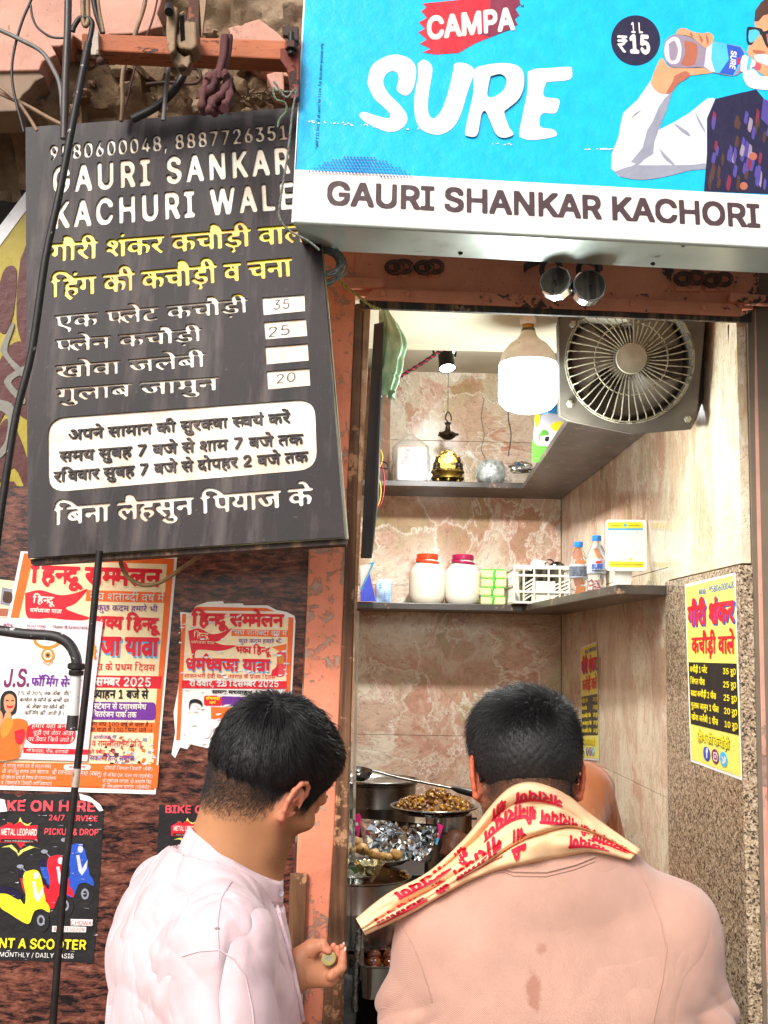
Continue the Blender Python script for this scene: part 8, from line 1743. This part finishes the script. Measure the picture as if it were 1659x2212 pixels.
# kurta
c_ = SDF((tc2[0]-0.40,tc2[1]-0.42,0.78), (tc2[0]+0.50,tc2[1]+0.42,1.46), 0.0032); torso2(c_, 0.014); c_.cone((nb_[0]+.006,nb_[1],1.26), (nb_[0]+.006,nb_[1],1.37), 0.088, 0.080, 0.03)
X, Y, Z = c_.coords()
fo = folds(X-tc2[0], Y-tc2[1], Z, [((24,16,14),0.0070,0.4,6),((-14,10,26),0.0036,1.9,8),((38,-20,6),0.0026,3.3,11)])
fl = folds(X, Y, Z, [((60,10,8),0.006,1.1,7)])
c_.d += (fo*(0.35+0.65*sm(1.27-Z,0,0.15)) + fl*sm(1.12-Z,0,0.15)*0.6).astype(np.float32)
cn0 = np.array(nb_)+np.array([0.010,0.0,0.0]); X, Y, Z = c_.coords(); fw_ = (X-nb_[0]-0.006)*Tm[0,1]+(Y-nb_[1])*Tm[1,1]; sd_ = (X-nb_[0]-0.006)*Tm[0,0]+(Y-nb_[1])*Tm[1,0]; rd_ = np.sqrt(fw_**2+sd_**2); c_.d = np.maximum(c_.d, np.minimum(0.098-rd_, (Z-(nb_[2]-0.020-0.52*fw_-0.20*np.abs(sd_)))*0.8)).astype(np.float32); c_.cut((0,0,0.80), (0,0,1))
KM = cloth('kurta_cotton', 'd3b7bb', 0.9, crease=0.9); cm2 = c_.mesh(); mobj('kurta', cm2, KM, M2); tree2 = bvh(cm2)
# stand collar following the neck
def colf(u, v):
    a_ = 2*math.pi*u; f_ = math.cos(a_); r_ = 0.079-0.008*v
    return Vector((nb_[0]+0.006, nb_[1], nb_[2]-0.012)) + Vector((Tm[0,1],Tm[1,1],0))*(f_*r_*1.05+0.008*v) + Vector((Tm[0,0],Tm[1,0],0))*(math.sin(a_)*r_) + Vector((0,0,0.036*v - 0.008 - 0.041*f_ - 0.014*abs(math.sin(a_))))
obj('collar', G().grid(lambda u, v: colf(u, v), 90, 5), KM, M2, smooth=180, solid=0.0035)
M_SM2 = cloth('seam_kurta','cdb4b8',0.9)
seam('seam', tree2, [(500,1905),(478,1940),(470,1990),(472,2040),(474,2075)], 0.0010, M_SM2, M2); seam('seam', tree2, [(392,2066),(430,2055),(474,2052),(505,2072),(530,2110),(545,2180),(552,2260)], 0.0010, M_SM2, M2)
seam('placket_edge', tree2, [(588,1925),(600,1975),(618,2040),(632,2100),(645,2160),(655,2230)], 0.0035, KM, M2, 0.002)
bp_ = colf(0.10, 0.55) + Vector((0.001,-0.004,0))
obj('button', G().lathe([(0.0055,-0.001),(0.006,0.0005),(0.0055,0.002),(0.0042,0.0012),(0,0.0012)], bp_, (0.35,-1,0.15), 20), M('button_grey','8b858c',0.3), M2, smooth=40)
p = onto(tree2, 469, 2006, 0.001)
if p is not None: obj('stain', G().ell(p, (0.0035,0.001,0.0022)), flat('stain_grey','8f7c7c'), M2, smooth=180)
mobj('trousers', tr2.mesh(), MATS['trousers_dark'], M2)
# hair: thick, brushed down and forward from the crown
sk2 = SDF(O2-np.array([0.15,0.17,0.16]), O2+np.array([0.15,0.15,0.21]), 0.0024); Pq = lambda x, y, z: tuple(np.array(O2) + B2_ @ (np.array([x,y,z])*K2))
for c, r_ in (((0,-0.020,0.045),(0.076,0.095,0.086)),((0,-0.045,0.030),(0.066,0.066,0.068)),((0,0.030,0.050),(0.066,0.060,0.066))): sk2.ell(Pq(*c), [a*K2 for a in r_], B2_, 0.02*K2)
X, Y, Z = sk2.coords(); l = [((X-O2[0])*B2_[0,i]+(Y-O2[1])*B2_[1,i]+(Z-O2[2])*B2_[2,i])/K2 for i in range(3)]
hl = l[2] - 0.032 + 0.85*np.clip(-l[1]+0.01,-0.01,0.12)*1.0 + 1.2*np.clip(l[1]-0.045,0,0.2)*-0.55
sk2.d = (sk2.d - 0.013*sm(hl,-0.02,0.06) + 0.010*(1-sm(hl,-0.028,-0.004)) + 0.0018*np.sin((l[0]+l[2]*0.3)*190+np.sin(l[1]*60))*np.sin(l[1]*150+l[2]*70)).astype(np.float32)
cap2 = sk2.mesh(); mobj('hair_base', cap2, M_SCALP, M2); wh2 = np.array([0.012,-0.080,0.105])
def mask2(L): return sm(L[:,2] + 0.85*np.clip(-L[:,1]+0.01,-0.01,0.12) - 0.66*np.clip(L[:,1]-0.045,0,0.2), 0.000, 0.035)
def len2(L, r): return (0.008 + 0.022*sm(L[:,2],0.03,0.10))*(1-0.6*sm(L[:,1],0.01,0.06))*r.uniform(0.6,1.3,len(L))
def comb2(L, N, r):
    t_ = L - wh2; t_ -= N*(t_*N).sum(1, keepdims=True); nn_ = np.linalg.norm(t_, axis=1, keepdims=True); t_ /= nn_+1e-6; sw_ = np.cross(N, t_)
    cl_ = np.sin(L[:,0:1]*110+L[:,2:3]*60)*0.25
    return N*(0.20+0.25*np.exp(-(nn_/0.03)**2)) + t_*1.0 + sw_*(0.25+cl_) 
ha = hairgrow(M2, O2, B2_, K2, cap2, wh2, len2, comb2, 20000, 0.00050, 15, 0.13, mask2)
def mask3(L): return sm(L[:,2]+0.80*np.clip(-L[:,1],-0.02,0.12), -0.035, 0.01)*(1-sm(L[:,2],0.05,0.08))*(1-ear2)*(L[:,1] < 0.052)*(np.abs(L[:,0]) < 0.086)*(1-0.97*((L[:,1] > -0.022)*(L[:,1] < 0.026)*(L[:,2] < 0.040)))
hb = hairgrow(M2, O2, B2_, K2, hm2, wh2, lambda L, r: (0.005+0.009*sm(L[:,2],-0.03,0.03))*r.uniform(0.5,1.3,len(L)), lambda L, N, r: N*0.28 + np.array([0,-0.25,-1.0]), 46000, 0.00015, 17, 0.20, mask3)
mobj('hair', join(ha, hb), M_HAIR, M2)
for q in (-1,1): obj('eye', G().ell(Pq(q*0.031,0.0815,0.010), (0.0122,)*3), M_WHITEM, M2, smooth=180)
g = G()
for q in (-1,1): g.tube([Pq(q*0.014,0.0975,0.031), Pq(q*0.032,0.094,0.036), Pq(q*0.050,0.078,0.031)], [0.003,0.0032,0.0015], 6)
obj('eyebrows', g, M_HAIR, M2, smooth=70)
# ---------------- the vendor, mostly hidden behind the customer
M3 = thing('person', (0.56,0.80,0.12), 'vendor in a brown shirt bending over the food behind the man in pink', 'person')
O3 = np.array(at(1120, 1660, 3.02)); B3 = basis((-0.75,-0.35,-0.55)); K3 = 1.0
s = SDF((0.0,0.25,0.85), (0.80,1.15,1.75), 0.004); head(s, O3, B3, K3); v0 = np.array(at(1225, 1760, 3.12))
s.cone(tuple(O3+np.array([0.03,0.02,-0.05])), tuple(v0+np.array([0,0,0.02])), 0.055, 0.062, 0.02)
wv3 = np.array(at(1040, 1842, 2.86)); ev = np.array(at(1165, 1900, 2.80)); 
def tors3(s, g):
    s.chain([((v0[0]+0.01,v0[1]+0.02,1.28),0.12+g),((0.60,0.86,1.05),0.155+g),((0.585,0.86,0.86),0.15+g)], 0.05, sq=((0.3,1,0),0.9))
    sh = np.array(at(1262, 1712, 3.02)); s.cone(tuple(v0), tuple(sh), 0.08+g, 0.066+g, 0.04); s.chain([(tuple(sh),0.066+g),(tuple(np.array(at(1235,1860,2.86))),0.052+g)], 0.03)
    sh2 = v0+np.array([-0.02,0.16,0.0]); s.cone(tuple(v0), tuple(sh2), 0.08+g, 0.062+g, 0.04)
tors3(s, -0.006); s.chain([(tuple(np.array(at(1235,1860,2.86))),0.046),(tuple(ev),0.042),(tuple(wv3),0.028)], 0.02); s.chain([(tuple(v0+np.array([-0.02,0.16,0.0])),0.05),((0.42,0.95,1.12),0.042),((0.28,0.78,1.10),0.03)], 0.02)
HV = lambda x, y, o=0.0: tuple(at(*TP(x, y), 2.84+o))
s.cone(tuple(wv3), HV(1020,745), 0.027, 0.026, 0.012)
for pts in ([(1040,720,0),(960,760,-0.01),(915,850,-0.01)], [(1050,750,-.01),(985,790,-.02),(940,850,-.02)], [(1060,790,-.015),(1000,820,-.025),(960,860,-.022)], [(1030,710,0.015),(950,745,0.01),(930,820,0.0)]): s.chain([(HV(*pts[0]),0.0115),(HV(*pts[1]),0.0095),(HV(*pts[2]),0.0075)], 0.005)
vm_ = s.mesh(); Lv = loc(vm_[0], O3, B3, K3); mobj('body', vm_, skinmat('skin_dark', '5f3826', '8c4a38', '1a110d'), M3, {'red': np.zeros(len(Lv)), 'beard': np.zeros(len(Lv))})
c_ = SDF((0.10,0.35,0.84), (0.86,1.22,1.52), 0.005); tors3(c_, 0.010); X, Y, Z = c_.coords(); c_.d += folds(X, Y, Z, [((20,14,18),0.004,0.6,8)]).astype(np.float32); c_.cut((0,0,0.86),(0,0,1)); mobj('shirt', c_.mesh(), cloth('shirt_brown','8c5230',0.85,crease=0.6), M3)
sk3 = SDF(O3-0.14, O3+0.16, 0.004); sk3.ell(tuple(O3+B3@np.array([0,-0.022,0.050])), (0.084,0.102,0.088), B3, 0.01); sk3.cut(tuple(O3+B3@np.array([0,0.03,0.01])), tuple(B3@np.array([0,-0.6,1.0]))); mobj('hair', sk3.mesh(), M_SCALP, M3)
lb3, tr3 = lower_body((0.585,0.86,0.90), basis((-1,0,0)), par=M3); mobj('trousers', tr3.mesh(), MATS['trousers_dark'], M3)
